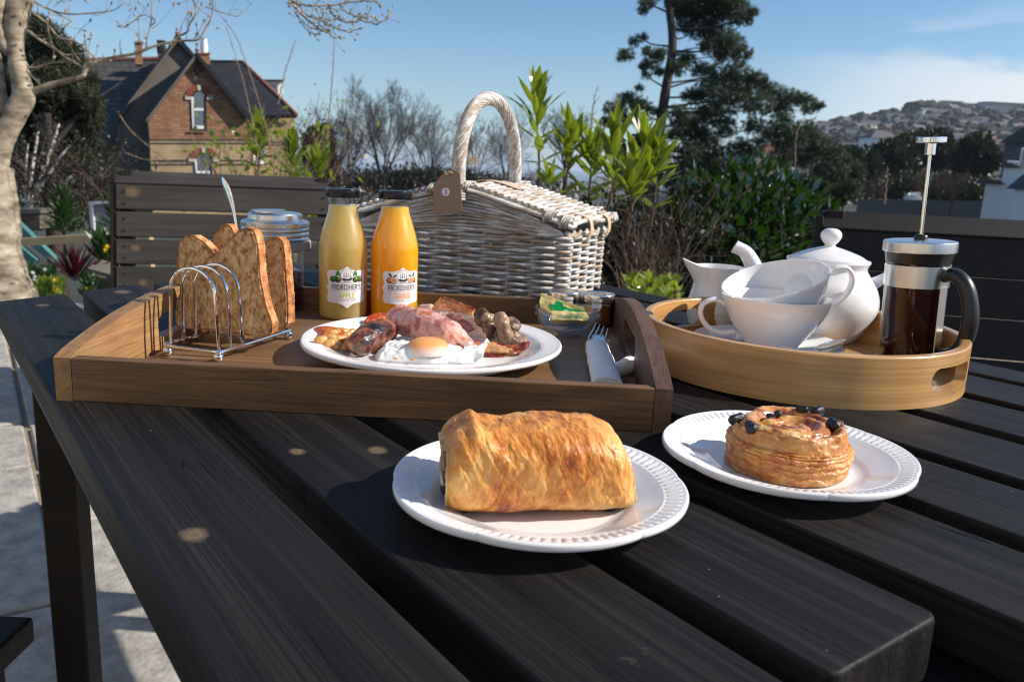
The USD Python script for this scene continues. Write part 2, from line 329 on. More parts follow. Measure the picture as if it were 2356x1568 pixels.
m_slab = noisy('paving_stone', [(0.25, (0.16, 0.15, 0.13)), (0.42, (0.27, 0.25, 0.22)), (0.55, (0.38, 0.355, 0.315)), (0.7, (0.50, 0.47, 0.42))], scale=14, detail=10, rough=(0.75, 0.9), bump=0.8, bscale=60, bdist=0.005, nrough=0.74)
m_joint = noisy('paving_joint_sand', [(0.3, (0.16, 0.12, 0.08)), (0.7, (0.36, 0.28, 0.20))], scale=50, rough=(0.9, 0.95))
patio = Thing('patio', None, None, kind='structure')
ja, jb = atz(4, 717, 0), atz(62, 985, 0)
pd = (jb - ja)[:2] / np.linalg.norm((jb - ja)[:2]); pn = np.array([-pd[1], pd[0]])
rng = np.random.default_rng(3)
patio.part('joint_bed', bbox([-3.4, -2.4, -0.04], [3.6, 5.0, -0.012]), m_joint)
rows = [-0.62 * i for i in range(-4, 6)]
for ri in range(-4, 6):
    s = -7.0 + rng.uniform(0, .4)
    w = 0.60
    while s < 5:
        L = rng.choice([0.45, 0.6, 0.9])
        pp = Polygon([ja[:2] + pd * (s + .009) + pn * (ri * w + .009), ja[:2] + pd * (s + L - .009) + pn * (ri * w + .009), ja[:2] + pd * (s + L - .009) + pn * (ri * w + w - .009), ja[:2] + pd * (s + .009) + pn * (ri * w + w - .009)])
        pp = pp.intersection(sbox(-3.4, -2.4, 3.6, 5.0))
        if pp.area > 0.02:
            pp = pp.buffer(-.012).buffer(.012, 2)
            a = np.array(pp.exterior.coords)[:-1]; b = np.array(pp.buffer(-.006).exterior.coords)[:-1]
            h = rng.uniform(-.003, .003)
            M = Manifold.hull_points(np.vstack([np.c_[a, np.full(len(a), -.03)], np.c_[a, np.full(len(a), -.005 + h)], np.c_[b, np.full(len(b), h)]]))
            patio.part('paving_slab', M, m_slab)
        s += L

# ---------------------------------------------------------------- picnic table
TANG = math.radians(-53.3)
TD = np.array([math.cos(TANG), math.sin(TANG)]); TN = np.array([-TD[1], TD[0]])
m_black = lambda nm, rot, knots=(), crack=1.0: wood(nm, rot, (0.0050, 0.0044, 0.0041), (0.0112, 0.0100, 0.0094), (0.030, 0.0268, 0.025), along=0.5, across=0.011, fine=0.0013, rough=(0.42, 0.68), bump=0.7, spec=0.16, knots=knots, crack=crack, swirl=0.5, scuff=0.5)
A0 = np.array([-0.7012, 1.1046]); FD = np.array([0.485, 0.8745])   # far left end of the boards
edges = [(.083, .173), (.196, .287), (.307, .403), (.43, .519), (.5415, .629), (.650, .7435), (.766, .856), (.878, .966), (.982, 1.045)]
kn = lambda px, py, r: (*atz(px, py, TZ), r)
plank_knots = {0: [kn(447, 1229, .0085), kn(98, 702, .009)], 1: [kn(684, 1038, .0062), kn(868, 1035, .0078), kn(282, 671, .014), kn(350, 676, .012)]}
m_table = m_black('black_stained_timber', TANG)
table = Thing('picnic_table', 'large black stained timber picnic table carrying the breakfast', 'table')
for i, (u0, u1) in enumerate(edges):
    w1 = -0.166 if i < 3 else 0.16
    # far end: cut along the line A0 + t FD
    def wcut(u):
        M2 = np.array([[TD[0], -FD[0]], [TD[1], -FD[1]]]); return np.linalg.solve(M2, A0 - TN * u)[0]
    pl = Polygon([TN * u0 + TD * wcut(u0), TN * u0 + TD * w1, TN * u1 + TD * w1, TN * u1 + TD * wcut(u1)])
    pl = pl.buffer(-.008).buffer(.008, 3)
    b0 = np.array(pl.exterior.coords)[:-1]; b1 = np.array(pl.buffer(-.0022).exterior.coords)[:-1]; b2 = np.array(pl.buffer(-.0008).exterior.coords)[:-1]
    z = lambda h, p: np.c_[p, np.full(len(p), TZ + h)]
    M = Manifold.hull_points(np.vstack([z(-.036, b1), z(-.034, b0), z(-.0028, b0), z(-.0008, b2), z(0, b1)]))
    mm = m_black(f'black_stained_timber_{i}', TANG, plank_knots[i]) if i in plank_knots else m_table
    table.part('plank', M, mm, smooth=40, label='plank with pale round knot' if i in (0, 1) else None)
# lower board that carries on past the short ends, rails and legs
pl = Polygon([TN * .05 + TD * (-.235), TN * .05 + TD * .3, TN * .62 + TD * .3, TN * .62 + TD * (-.235)])
table.part('end_board', extrude(pl, .03, TZ - .070), m_table)
for w in (-1.18, -0.42):
    pl = Polygon([TN * .12 + TD * w, TN * .12 + TD * (w + .045), TN * 1.03 + TD * (w + .045), TN * 1.03 + TD * w])
    table.part('rail', extrude(pl, .09, TZ - .127), m_table)
m_leg = wood('dark_brown_post', 0, (0.006, 0.005, 0.0045), (0.012, 0.009, 0.007), (0.02, 0.014, 0.01), rough=(.6, .8), spec=.3)
for (px, py, dep) in ((140, 1000, .98),):
    c = atd(px, py, dep)
    for q in (c[:2], TN * .95 + TD * -1.1, TN * .95 + TD * -.3, TN * .2 + TD * -.25):
        table.part('leg', xf(rbox(.040, .045, TZ - .037, .004), Tm((q[0], q[1], (TZ - .037) / 2), rz=math.radians(8))), m_leg)

# seat at the lower left corner of the picture
c = atz(66, 1440, .45)
seat = Thing('bench_seat', 'black timber bench seat in shade at the lower left, beside the table leg', 'bench', (c[0], c[1], 0))
for k in range(3):
    seat.part('slat', xf(rbox(.088, .9, .03, .004), Tm((-.05 - .1 * k, -.43, .45 - .015))), m_table)
seat.part('leg', xf(rbox(.06, .045, .42, .004), Tm((-.04, -.05, .21))), m_leg)
seat.part('leg', xf(rbox(.06, .045, .42, .004), Tm((-.22, -.05, .21))), m_leg)

def bench(name, label, anchor, yaw, length, m, knots_lab, top=.86, tilt=.22):
    """settle with a leaning back of boards; the anchor is the left end of the back at seat height"""
    b = Thing(name, label, 'bench', (anchor[0], anchor[1], 0), yaw)
    sh = .0935 if m is m_bl else .1012
    n = 5 if top > .9 else 4
    ct, st = math.cos(tilt), math.sin(tilt)
    z0, p = .415, .1015
    for k in range(4):
        zc = z0 + .05 + k * p
        b.part('back_slat', xf(rbox(length, .022, sh, .003), Tm((length / 2, (zc - z0) * st / ct, zc), rx=-tilt)), m)
    zc = z0 + 4 * p + .018
    b.part('top_board', xf(rbox(length + .01, .022, .075, .003), Tm((length / 2, (zc - z0) * st / ct + .02, zc), rx=-.95)), m)
    for x in (.0, length - .0):
        zz = z0 + 2 * p
        b.part('back_post', xf(rbox(.045, .06, 4 * p + .1, .004), Tm((x + (.0305 if x == 0 else -.0305), (zz - z0) * st / ct + .043, zz), rx=-tilt)), m_leg)
        b.part('side_edge', xf(rbox(.02, .05, 4 * p + .05, .003), Tm((x + (-.0115 if x == 0 else .0115), (zz - z0) * st / ct + .022, zz + .01), rx=-tilt)), m_leg)
        b.part('leg', xf(rbox(.045, .07, .40, .004), Tm((x + (.03 if x == 0 else -.03), -.36, .2))), m_leg)
        b.part('leg', xf(rbox(.045, .07, .44, .004), Tm((x + (.03 if x == 0 else -.03), .02, .22))), m_leg)
        # bolts in the slat ends
        for k in range(4):
            zc = z0 + .05 + k * p
            for dz in (-.022, .022):
                b.part('screw', xf(trimesh.creation.cylinder(.004, .004, sections=8), Tm((x + (.03 if x == 0 else -.03), (zc + dz - z0) * st / ct - .0125, zc + dz + .0), rx=math.pi / 2 - tilt)), m_leg)
    for k in range(4):
        b.part('seat_slat', xf(rbox(length, .0935, .024, .003), Tm((length / 2, -.06 - .1 * k, .405))), m)
    return b
pl_ = atd(262, 560, 3.05)
yl = math.radians(13)
def alongb(p, yaw, s, dy=0): return np.array([p[0] + s * math.cos(yaw), p[1] + s * math.sin(yaw)])
m_bl = wood('weathered_dark_grey_timber', yl, (0.028, 0.023, 0.021), (0.048, 0.042, 0.039), (0.085, 0.075, 0.068), along=.45, across=.013, rough=(.6, .8), bump=.5, spec=.3, swirl=.9, kdeep=6.0, zs=1.0,
            knots=[(*atd(308, 441, 3.12), .028), (*atd(308, 572, 3.07), .018), (*atd(322, 655, 3.05), .02), (*atd(690, 517, 3.3), .03)])
bench('garden_bench', 'dark slatted timber bench with its back to the brick house', pl_, yl, .80, m_bl, None)
pr_ = atd(1893, 640, 2.12)
yr = math.radians(-12)
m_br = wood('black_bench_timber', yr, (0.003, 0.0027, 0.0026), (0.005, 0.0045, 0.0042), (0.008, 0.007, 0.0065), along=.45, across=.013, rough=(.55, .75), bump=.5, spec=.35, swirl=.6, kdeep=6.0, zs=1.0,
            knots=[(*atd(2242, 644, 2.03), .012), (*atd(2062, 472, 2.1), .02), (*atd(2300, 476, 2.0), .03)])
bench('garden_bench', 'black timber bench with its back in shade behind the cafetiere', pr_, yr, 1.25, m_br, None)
# ---------------------------------------------------------------- oak tray
TFL = np.array([-0.387, 0.662]); TW, TDp, TH, TT = 0.522, 0.442, 0.038, 0.012
ta = math.radians(-1.9)
FLOOR = TZ + 0.008
m_oak = wood('oak_tray_front', ta, (0.040, 0.016, 0.0055), (0.13, 0.064, 0.025), (0.21, 0.112, 0.048), along=0.13, across=0.0085, fine=.0009, rough=(.42, .6), bump=.25, spec=.45, swirl=1.5, zs=1.0)
m_oakf = wood('oak_tray_floor', ta, (0.10, 0.050, 0.020), (0.18, 0.095, 0.040), (0.26, 0.145, 0.066), along=0.25, across=0.004, fine=.001, rough=(.32, .5), bump=.2, spec=.5, swirl=.4)
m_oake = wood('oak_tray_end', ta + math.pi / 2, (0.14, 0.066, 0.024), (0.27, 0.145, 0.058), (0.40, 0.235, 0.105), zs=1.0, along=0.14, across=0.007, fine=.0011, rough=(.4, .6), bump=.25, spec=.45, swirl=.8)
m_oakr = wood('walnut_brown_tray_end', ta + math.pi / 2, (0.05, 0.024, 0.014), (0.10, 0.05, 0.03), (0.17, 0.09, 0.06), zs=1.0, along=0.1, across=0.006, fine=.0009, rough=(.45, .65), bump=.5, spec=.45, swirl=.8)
tray = Thing('serving_tray', 'oak breakfast tray with curved handled ends holding the full breakfast', 'tray', (TFL[0], TFL[1], TZ), ta)
tray.part('base', bbox([.006, .006, .002], [TW - .006, TDp - .006, .008]), m_oakf)
def side(y0): 
    tray.part('side_board', xf(rbox(TW - 2 * .0145, TT, TH, .0012), Tm((TW / 2, y0, TH / 2))), m_oak)
side(TT / 2); side(TDp - TT / 2)
def end_board(x0, m):
    t = np.linspace(0, 1, 40); prof = TH + (.030) * np.sin(np.pi * t) ** 0.8
    pts = [(0, 0)] + [(TDp * a, h) for a, h in zip(t, prof)][::1] + [(TDp, 0)]
    pts = [(0, 0), *[(TDp * a, h) for a, h in zip(t, prof)], (TDp, 0)]
    P = Polygon(pts[::1])
    slot = Point(TDp / 2, 0.033).buffer(.0125).union(affinity.translate(Point(TDp / 2, .033).buffer(.0125), -.05)).union(affinity.translate(Point(TDp / 2, .033).buffer(.0125), .05)).convex_hull
    P = P.difference(slot)
    v, f = extrude(P, .0145)
    v = v @ np.array([[0, 1, 0], [0, 0, 1], [1, 0, 0]], float)      # (y, z, x) -> world axes
    v = np.stack([v[:, 0], v[:, 1], v[:, 2]], 1)
    v = v + [x0, 0, 0]
    tray.part('end_board', (v, f), m, label='end board with hand slot')
end_board(0.0, m_oake); end_board(TW - .0145, m_oakr)
m_grime = noisy('tray_end_cap', [(.3, (.01, .01, .012)), (.7, (.03, .03, .034))], scale=300, rough=(.5, .6))
def tl(u, v, z=FLOOR):  # tray-local point to world
    return np.array([TFL[0] + math.cos(ta) * u - math.sin(ta) * v, TFL[1] + math.sin(ta) * u + math.cos(ta) * v, z])

# ---------------------------------------------------------------- toast rack and toast
m_chrome = plain('polished_chrome', (0.86, 0.87, 0.88), 0.06, metallic=1.0)
m_steel = plain('brushed_steel', (0.72, 0.72, 0.72), 0.28, metallic=1.0)
RC = np.array([-0.3025, 0.851]); rdir = math.radians(72.8 - 90)
rack = Thing('toast_rack', 'chrome wire toast rack with arched loops and ball feet on the oak tray', 'toast rack', (RC[0], RC[1], FLOOR), rdir)
HW, HL, RB = 0.0345, 0.066, 0.0115
def rect_loop(hw, hl, z, r=.008):
    pts = []
    for cx, cy, a0 in ((hw - r, hl - r, 0), (-hw + r, hl - r, 90), (-hw + r, -hl + r, 180), (hw - r, -hl + r, 270)):
        for a in np.linspace(a0, a0 + 90, 7): pts.append((cx + r * math.cos(math.radians(a)), cy + r * math.sin(math.radians(a)), z))
    return np.array(pts + pts[:1])
rack.part('base_frame', tube(rect_loop(HW, HL, RB), .0019, 10, cap=False), m_chrome)
def arch(y, w, h, r=.0019):
    t = np.linspace(0, np.pi, 25); rr_ = w
    top = np.stack([rr_ * np.cos(t), np.full(25, y), RB + h - rr_ * 0.95 + rr_ * 0.95 * np.sin(t)], 1)
    leg0 = np.array([[w * 1.1, y, RB + .0005], [w * 1.06, y, RB + (h - w) * .5]]); leg1 = leg0[::-1] * [-1, 1, 1]
    return tube(np.vstack([leg0, top, leg1]), r, 10)
AY = [-.059, -.040, -.021, .004, .027, .050, .063]
for y in AY[:6]: rack.part('arch', arch(y, .0265, .080), m_chrome)
t = np.linspace(0, 2 * np.pi, 33)
rack.part('ring_handle', tube(np.stack([.0165 * np.cos(t) + .004, np.full(33, .027), .1055 + .0185 * np.sin(t)], 1), .0015, 8, cap=False), m_chrome)
for sx in (-1, 1):
    for sy in (-1, 1):
        rack.part('ball_foot', xf(trimesh.creation.icosphere(3, .0052), Tm((sx * (HW - .004), sy * (HL - .004), .0052))), m_chrome)
m_toast = noisy('toasted_crumb', [(.35, (.11, .042, .014)), (.42, (.36, .175, .062)), (.50, (.56, .31, .125)), (.59, (.70, .47, .25))], scale=210, detail=9, rough=(.75, .9), bump=1.0, bscale=420, bdist=.0016, nrough=.72, stretch=(1, 1, 1.6))
m_crust = noisy('toasted_crust', [(.36, (.24, .075, .02)), (.47, (.44, .17, .05)), (.55, (.54, .235, .08)), (.65, (.64, .36, .17))], scale=110, detail=8, rough=(.65, .85), bump=.9, bscale=300, bdist=.0016)
rX = np.array([math.cos(rdir), math.sin(rdir), 0]); rY = np.array([-math.sin(rdir), math.cos(rdir), 0])
def toast(label, s, poly_px, thick, seed, lean=0.0):
    """slice standing across the rack at distance s along it: outline of its front face, then its own thickness"""
    n = -rY * math.cos(lean) + np.array([0, 0, 1]) * math.sin(lean)
    p0 = np.array([RC[0], RC[1], FLOOR + .014]) + rY * s
    upv = np.cross(n, rX); upv = upv if upv[2] > 0 else -upv
    q = np.array([onplane(x, y, p0, n) for x, y in poly_px]) - p0
    q2 = np.stack([q @ rX, q @ upv], 1)
    P = Polygon(q2).buffer(-.006).buffer(.006, 6).simplify(.0004)
    T = frame(p0, rX, upv)                                          # Z = X x Y points to -rY (towards the camera)
    if np.dot(T[:3, 2], n) < 0: T[:3, 2] *= -1
    th = Thing('toast_slice', label, 'toast', tuple(np.append((p0 + np.r_[rX[:2], 0] * q2[:, 0].mean())[:2], FLOOR + .013)))
    def skin(poly, z0, z1, seed, d, length=.0022):
        v, f = dense(extrude(poly, z1 - z0, z0), length)
        tm = trimesh.Trimesh(v, f, process=True); trimesh.smoothing.filter_taubin(tm, iterations=3)
        v, f = rough((tm.vertices, tm.faces), d, 330, seed); v, f = rough((v, f), d * 1.0, 60, seed + 7)
        return xf((v, f), T)
    th.part('crust', skin(P, -thick, 0, seed, .0008), m_crust, world=True, smooth=60)
    inner = P.buffer(-.0022)
    th.part('crumb', skin(inner, -thick - .0007, .0009, seed + 3, .0007), m_toast, world=True, smooth=60)
toast('toast slice with a pointed top, front of the rack beside the ring handle', .0105 - .022, [(402, 752), (404, 690), (470, 600), (500, 578), (548, 530), (566, 522), (585, 528), (594, 560), (600, 640), (612, 700), (628, 745), (624, 772), (600, 776), (540, 766), (470, 758)], .0115, 11)
toast('toast slice at the left of the rack, its crust sloping down to the right', .016, [(405, 752), (404, 640), (410, 560), (424, 543), (446, 540), (470, 556), (496, 584), (560, 640), (590, 752)], .0115, 23)
toast('toast slice seen through the ring handle of the rack', .047, [(440, 745), (470, 620), (492, 540), (512, 515), (528, 516), (545, 545), (590, 640), (600, 745)], .011, 31)
toast('toast slice at the right rear of the rack, in front of the jam jar', .034, [(560, 752), (575, 640), (600, 565), (622, 546), (640, 543), (652, 556), (657, 600), (660, 640), (664, 700), (664, 745), (655, 757), (600, 757)], .013, 47)

# ---------------------------------------------------------------- jam jar and spoon
m_glass = glassmat('clear_glass', (.97, .98, .98))
m_jam = noisy('dark_berry_jam', [(.3, (.02, .004, .008)), (.7, (.10, .012, .03))], scale=160, rough=(.15, .3), bump=.4, bscale=200)
JB = atz(637, 709, FLOOR); JB[1] += .0
jar = Thing('jam_jar', 'tall glass jar of dark jam with a ridged silver lid behind the toast', 'jar', (JB[0], JB[1], FLOOR))
R = .037
def glass_shell(prof, th=.0018, n=64):
    out = np.array(prof, float); inn = out[::-1].copy(); inn[:, 0] = np.maximum(inn[:, 0] - th, 0); inn[0, 1] -= 0
    inn[-1, 1] += th * 1.5
    return lathe(np.vstack([[0, out[0, 1]], out, inn, [0, inn[-1, 1]]]), n)
jar.part('glass', glass_shell([(R - .004, 0), (R - .001, .002), (R, .006), (R, .072), (R - .001, .080), (R - .004, .086), (R - .004, .100)]), m_glass)
jar.part('jam', lathe([(0, .0035), (R - .005, .0035), (R - .0025, .006), (R - .0025, .052), (R - .006, .054), (0, .0525)], 48), m_jam)
jar.part('collar', lathe([(R - .003, .082), (.0455, .082), (.0465, .0835), (.0465, .0925), (.0455, .094), (R - .003, .094)], 64), plain('grey_plastic_collar', (.26, .25, .24), .45))
tt = np.linspace(0, 2 * np.pi, 240, endpoint=False)
prof = [(.036, .095), (.0435, .095), (.0440, .0965), (.0425, .0985), (.0440, .101), (.0440, .103), (.0425, .105), (.0440, .1075), (.0440, .1095), (.0430, .111), (.0437, .1125), (.0437, .1175), (.0425, .1195), (.0385, .1205), (.0355, .1215), (.0350, .1275), (.0335, .1295), (.028, .1302), (0, .1302)]
jar.part('screw_band', lathe(prof, 96), m_steel)
# knurling round the band
mb = MB()
for a in np.linspace(0, 2 * np.pi, 90, endpoint=False): mb.add(bbox([-.0009, -.0007, -.0022], [.0009, .0007, .0022]), Tm((.0438 * math.cos(a), .0438 * math.sin(a), .115), rz=a))
jar.part('knurling', mb.get(), m_steel, smooth=False)
flap = Polygon([(.004, -.03), (.034, -.012), (.034, .012), (.01, .03)])
jar.part('pour_flap', extrude(ngon(.031).intersection(sbox(-.031, -.031, .006, .031)), .002, .1304), m_steel)
# the spoon stands behind the rack, its broad handle in the air
sp0, sp1, sp2 = atd(548, 560, 1.03), atd(540, 500, 1.035), atd(511, 408, 1.045)
spoon = Thing('spoon', 'steel spoon standing upright between the toast rack and the jam jar', 'spoon', tuple(np.append(sp0[:2], FLOOR)))
path = spl([np.array([sp0[0] + .002, sp0[1] + .005, FLOOR + .004]), sp0 - [0, 0, .03], sp0, sp1, 0.5 * (sp1 + sp2) + [.0015, 0, .001], sp2], 44)
wid = np.interp(np.linspace(0, 1, 44), [0, .5, .62, .7, .8, .9, .97, 1], [.0025, .0025, .003, .0045, .0062, .006, .0035, .001])
spoon.part('handle', tube(path, wid, 12, flat=(1.0, .22), twist0=(0.75, 1, 0.0)), m_chrome, world=True, smooth=60)

# ---------------------------------------------------------------- juice bottles
def text_on(text, h, bold=False, width=None, depth=.00006, sx=1.0):
    m = meshkit.text_mesh(text, h, depth, bold); v = np.array(m.vertices); v[:, 0] *= sx
    if width: v[:, 0] *= width / (v[:, 0].max() - v[:, 0].min())
    v[:, 0] -= (v[:, 0].max() + v[:, 0].min()) / 2
    return (v, np.array(m.faces))
def wrapped(mesh, R, lift):
    v, f = dense((np.asarray(mesh[0]), np.asarray(mesh[1])), .003)
    a = v[:, 0] / R; r = R + lift + v[:, 2]
    return (np.stack([r * np.sin(a), -r * np.cos(a), v[:, 1]], 1), f)
m_cap = plain('black_cap_lacquer', (.005, .0055, .008), .22, specular_ior_level=.4)
m_paper = noisy('label_paper', [(.3, (.76, .70, .70)), (.7, (.83, .78, .78))], scale=80, rough=(.45, .55))
m_ink = plain('black_ink', (.02, .018, .02), .5); m_gink = plain('grey_ink', (.28, .26, .29), .5); m_lime = plain('lime_ink', (.50, .52, .05), .5); m_or = plain('orange_ink', (.80, .25, .05), .5)
m_dgreen = plain('dark_green_ink', (.03, .06, .01), .5); m_lgreen = plain('leaf_green_ink', (.03, .22, .05), .5); m_yel = plain('yellow_green_ink', (.42, .45, .03), .5)
m_brn = plain('brown_ink', (.12, .05, .02), .5); m_pulp = plain('orange_pulp_ink', (.62, .24, .10), .5); m_pale = plain('pale_ink', (.86, .82, .80), .5); m_silver = plain('silver_ink', (.45, .45, .47), .5)
def ell(x, y, a, b, rot=0): return affinity.rotate(affinity.translate(affinity.scale(Point(0, 0).buffer(1, 10), a, b), x, y), rot)
def leafpoly(x, y, l, w, rot): t = np.linspace(0, 1, 9); up = [(l * k, w * math.sin(math.pi * k) ** .8) for k in t]; return affinity.translate(affinity.rotate(Polygon(up + [(a, -b) for a, b in up[::-1][1:-1]]), rot, origin=(0, 0)), x, y)
def bottle(name, label, base, rot, juice_m, kind):
    R = .0312
    b = Thing(name, label, 'juice bottle', (base[0], base[1], FLOOR), rot)
    prof = [(R - .006, .0), (R - .002, .001), (R, .005), (R, .090), (R - .0008, .098), (R - .0035, .110), (R - .0085, .126), (R - .0118, .136), (.0184, .142), (.0180, .1475), (.0180, .150), (.0192, .151), (.0192, .1525), (.0178, .154), (.0178, .160)]
    b.part('glass', lathe(prof, 64), m_glass, smooth=50)
    jp = [(0, .0006), (R - .0065, .0006), (R - .0026, .0016), (R - .0006, .0052), (R - .0005, .090), (R - .0013, .098), (R - .0040, .110), (R - .0090, .126), (R - .0123, .136), (.0179, .142), (.0175, .1455), (0, .1455)]
    b.part('juice', lathe(jp, 64), juice_m, smooth=50)
    b.part('cap', lathe([(.0183, .1555), (.0212, .1555), (.0218, .1563), (.0218, .1640), (.0212, .1656), (.0195, .1664), (.016, .1666), (.0155, .1662), (0, .1662)], 64), m_cap, smooth=40)
    # label: bracket outline
    W, z0, z1 = .0268, .024, .0655
    top = [(-W, z1 - .004), (-W + .004, z1), (-.012, z1 - .0006), (-.005, z1 + .0012), (0, z1 + .005), (.005, z1 + .0012), (.012, z1 - .0006), (W - .004, z1), (W, z1 - .004)]
    right = [(W - .0016, z1 - .012), (W - .0022, .5 * (z0 + z1) + .004), (W - .0008, .5 * (z0 + z1) + .001), (W + .0008, .5 * (z0 + z1) - .001), (W - .0008, .5 * (z0 + z1) - .003), (W - .002, .5 * (z0 + z1) - .007), (W - .0012, z0 + .010)]
    bot = [(W, z0 + .004), (W - .003, z0), (.012, z0 - .001), (.006, z0 - .0028), (.002, z0 - .006), (0, z0 - .0072)]
    half = top[4:] + right + bot
    pts = [p for p in half] + [(-x, y) for x, y in half[::-1]][1:-1]
    lab = b.part('label', wrapped(extrude(Polygon(pts).buffer(0), .0001), R, .0001), m_paper)
    def art(name, poly, m, lift=.00025):
        b.part(name, wrapped(extrude(poly, .00006), R, lift), m, parent=lab)
    def word(name, text, h, y, m, w, bold=False, lift=.00025):
        v, f = text_on(text, h, bold, w); v = v + [0, y, 0]
        b.part(name, wrapped((v, f), R, lift), m, parent=lab)
    word('lettering', 'MARTIN', .0019, .0487, m_gink, .0135)
    word('lettering', "FROBISHER'S", .0065, .0408, m_ink, .0385, True)
    word('lettering', 'COURAGE WITHOUT THE GUILT', .0013, .0385, m_gink, .0355)
    word('lettering', kind, .0070, .0300, m_lime if kind == 'APPLE' else m_or, .0205 if kind == 'APPLE' else .0235, True)
    word('lettering', 'A JUBILANT JUICE', .0019, .0268, m_gink, .026)
    cy = .0588
    art('ship_emblem', Point(0, cy).buffer(.0083, 16), m_ink, .0002)
    art('ship_emblem', Point(0, cy).buffer(.0078, 16), m_pale, .0003)
    hull = Polygon([(-.0062, cy - .0030), (-.004, cy - .0033), (.0015, cy - .0042), (.0068, cy - .0018), (.0058, cy - .0050), (.003, cy - .0068), (-.003, cy - .0068), (-.0055, cy - .0050)])
    sails = [Polygon([(x, cy - .0022), (x + .0002, cy + h), (x + w, cy - .001), (x + w * .8, cy - .0024)]) for x, h, w in ((-.0042, .002, .0016), (-.0016, .0052, .0022), (.0012, .0056, .0026), (.0042, .0032, .0015))]
    art('ship_emblem', hull, m_ink, .0004)
    for s_ in sails[:]: art('ship_emblem', s_.union(LineString_([(s_.centroid.x, cy - .003), (s_.centroid.x, cy + .006)])), m_silver if s_.area > 1e-5 else m_gink, .0004)
    for sx in (-1, 1):
        if kind == 'APPLE':
            for (x, y, r) in ((.0112, .0535, .0040), (.0175, .0540, .0043)):
                art('fruit', ell(sx * x, y, r, r * .92), m_dgreen, .0004 + .0001 * (x > .012))
                art('fruit', ell(sx * x + .0012, y + .0014, r * .38, r * .32), m_yel, .0007)
            art('leaf', leafpoly(sx * .0130, .0578, .008, .0021, 112 if sx > 0 else 68), m_lgreen, .0006)
            art('leaf', leafpoly(sx * .0128, .0578, .0075, .0019, -25 if sx > 0 else 205), m_lgreen, .0008)
            art('leaf', leafpoly(sx * .0085, .0575, .0060, .0008, 75 if sx > 0 else 105), m_dgreen, .0005)
        else:
            art('fruit', ell(sx * .0175, .0535, .0038, .0038), m_brn, .0004); art('fruit', ell(sx * .0172, .0545, .0020, .0022), m_or, .0006)
            art('fruit', ell(sx * .0118, .0532, .0046, .0042, sx * 20), m_brn, .0005); art('fruit', ell(sx * .0116, .0536, .0040, .0035, sx * 20), m_pale, .0007); art('fruit', ell(sx * .0116, .0536, .0035, .0030, sx * 20), m_pulp, .0008)
            art('leaf', leafpoly(sx * .0140, .0575, .0075, .0015, 50 if sx > 0 else 130), m_brn, .0004)
            art('leaf', leafpoly(sx * .0130, .0580, .0055, .0012, 150 if sx > 0 else 30), m_dgreen, .0004)
    return b
from shapely.geometry import LineString
def LineString_(p): return LineString(p).buffer(.00018)
def juice(name, a, b):
    return mat(name, {"p": ("principled_bsdf", {"base_color": a, "roughness": .3, "subsurface_weight": .6, "subsurface_radius": b, "subsurface_scale": .02, "subsurface_method": "random_walk"})}, [], "p.BSDF")
bl1 = atz(779, 737, FLOOR); bl2 = atz(899, 738, FLOOR)
bottle('juice_bottle', 'glass bottle of pale apple juice with a black cap', (bl1[0], bl1[1] + .0275), math.radians(21), juice('apple_juice', (.56, .33, .085), (1, .7, .25)), 'APPLE')
bottle('juice_bottle', 'glass bottle of bright orange juice with a black cap', (bl2[0], bl2[1] + .0275), math.radians(29), juice('orange_juice', (.88, .33, .002), (1, .45, .05)), 'ORANGE')
# ---------------------------------------------------------------- plates
m_china = mat('white_glazed_china', {"p": ("principled_bsdf", {"base_color": (.80, .795, .80), "roughness": .16, "specular_ior_level": .5, "coat_weight": .5, "coat_roughness": .05})}, [], "p.BSDF")
def plate_mesh(R, h, well, beads, amp, lobes, lobe_amp, bead_r=(.86, .955), nth=864):
    th = np.linspace(0, 2 * np.pi, nth, endpoint=False)
    # bracket-shaped scallop of the rim
    ph = (th * lobes / (2 * np.pi)) % 1.0
    br = np.abs(np.sin(np.pi * ph)) ** .6
    Ro = R * (1 - lobe_amp * (1 - br))
    rs = np.concatenate([np.linspace(0, well * .9, 6), np.linspace(well * .93, well * 1.12, 8), np.linspace(well * 1.16, .83, 5), np.linspace(.84, .97, 30), [.98, .988, .994, .998, 1.0]])
    prof = np.interp(rs, [0, well * .93, well * 1.0, well * 1.1, .84, .97, .985, .994, 1.0], np.array([.22, .22, .27, .42, .80, .96, .98, .96, .90]) * h)
    Rr = np.minimum(rs[None, :], 1.0) * (R * (1 - rs[None, :] ** 8) + Ro[:, None] * rs[None, :] ** 8)
    z = np.broadcast_to(prof[None, :], Rr.shape).copy()
    inner = .845 - .02 * (1 - br)[:, None]                          # moulded line inside the beads follows the bracket
    win = sstep(rs[None, :], inner, inner + .035) * (1 - sstep(rs[None, :], bead_r[1] - .02, bead_r[1] + .01))
    cell = (th * beads / (2 * np.pi)) % 1.0
    bump = np.sin(np.pi * cell) ** .8
    z += win * (amp * bump[:, None] - amp * .55)
    z += .35 * amp * np.exp(-((rs[None, :] - inner + .008) / .008) ** 2)
    top = np.stack([Rr * np.cos(th)[:, None], Rr * np.sin(th)[:, None], z], -1)
    rb = [1.0, .995, .97, .9, .7, well * 1.08, well * 1.0, well * .97, well * .93, 0]
    zb = np.array([.82, .74, .66, .60, .32, .07, .0, .0, .07, .09]) * h
    Rb = np.array([np.where(r > .9, Ro * r, R * r) for r in rb]).T
    bot = np.stack([Rb * np.cos(th)[:, None], Rb * np.sin(th)[:, None], np.broadcast_to(zb[None, :], Rb.shape)], -1)
    return grid(np.concatenate([top, bot], 1)[:, ::-1], closed_u=True)
PC = np.array([-.085, .848]); PR = .139
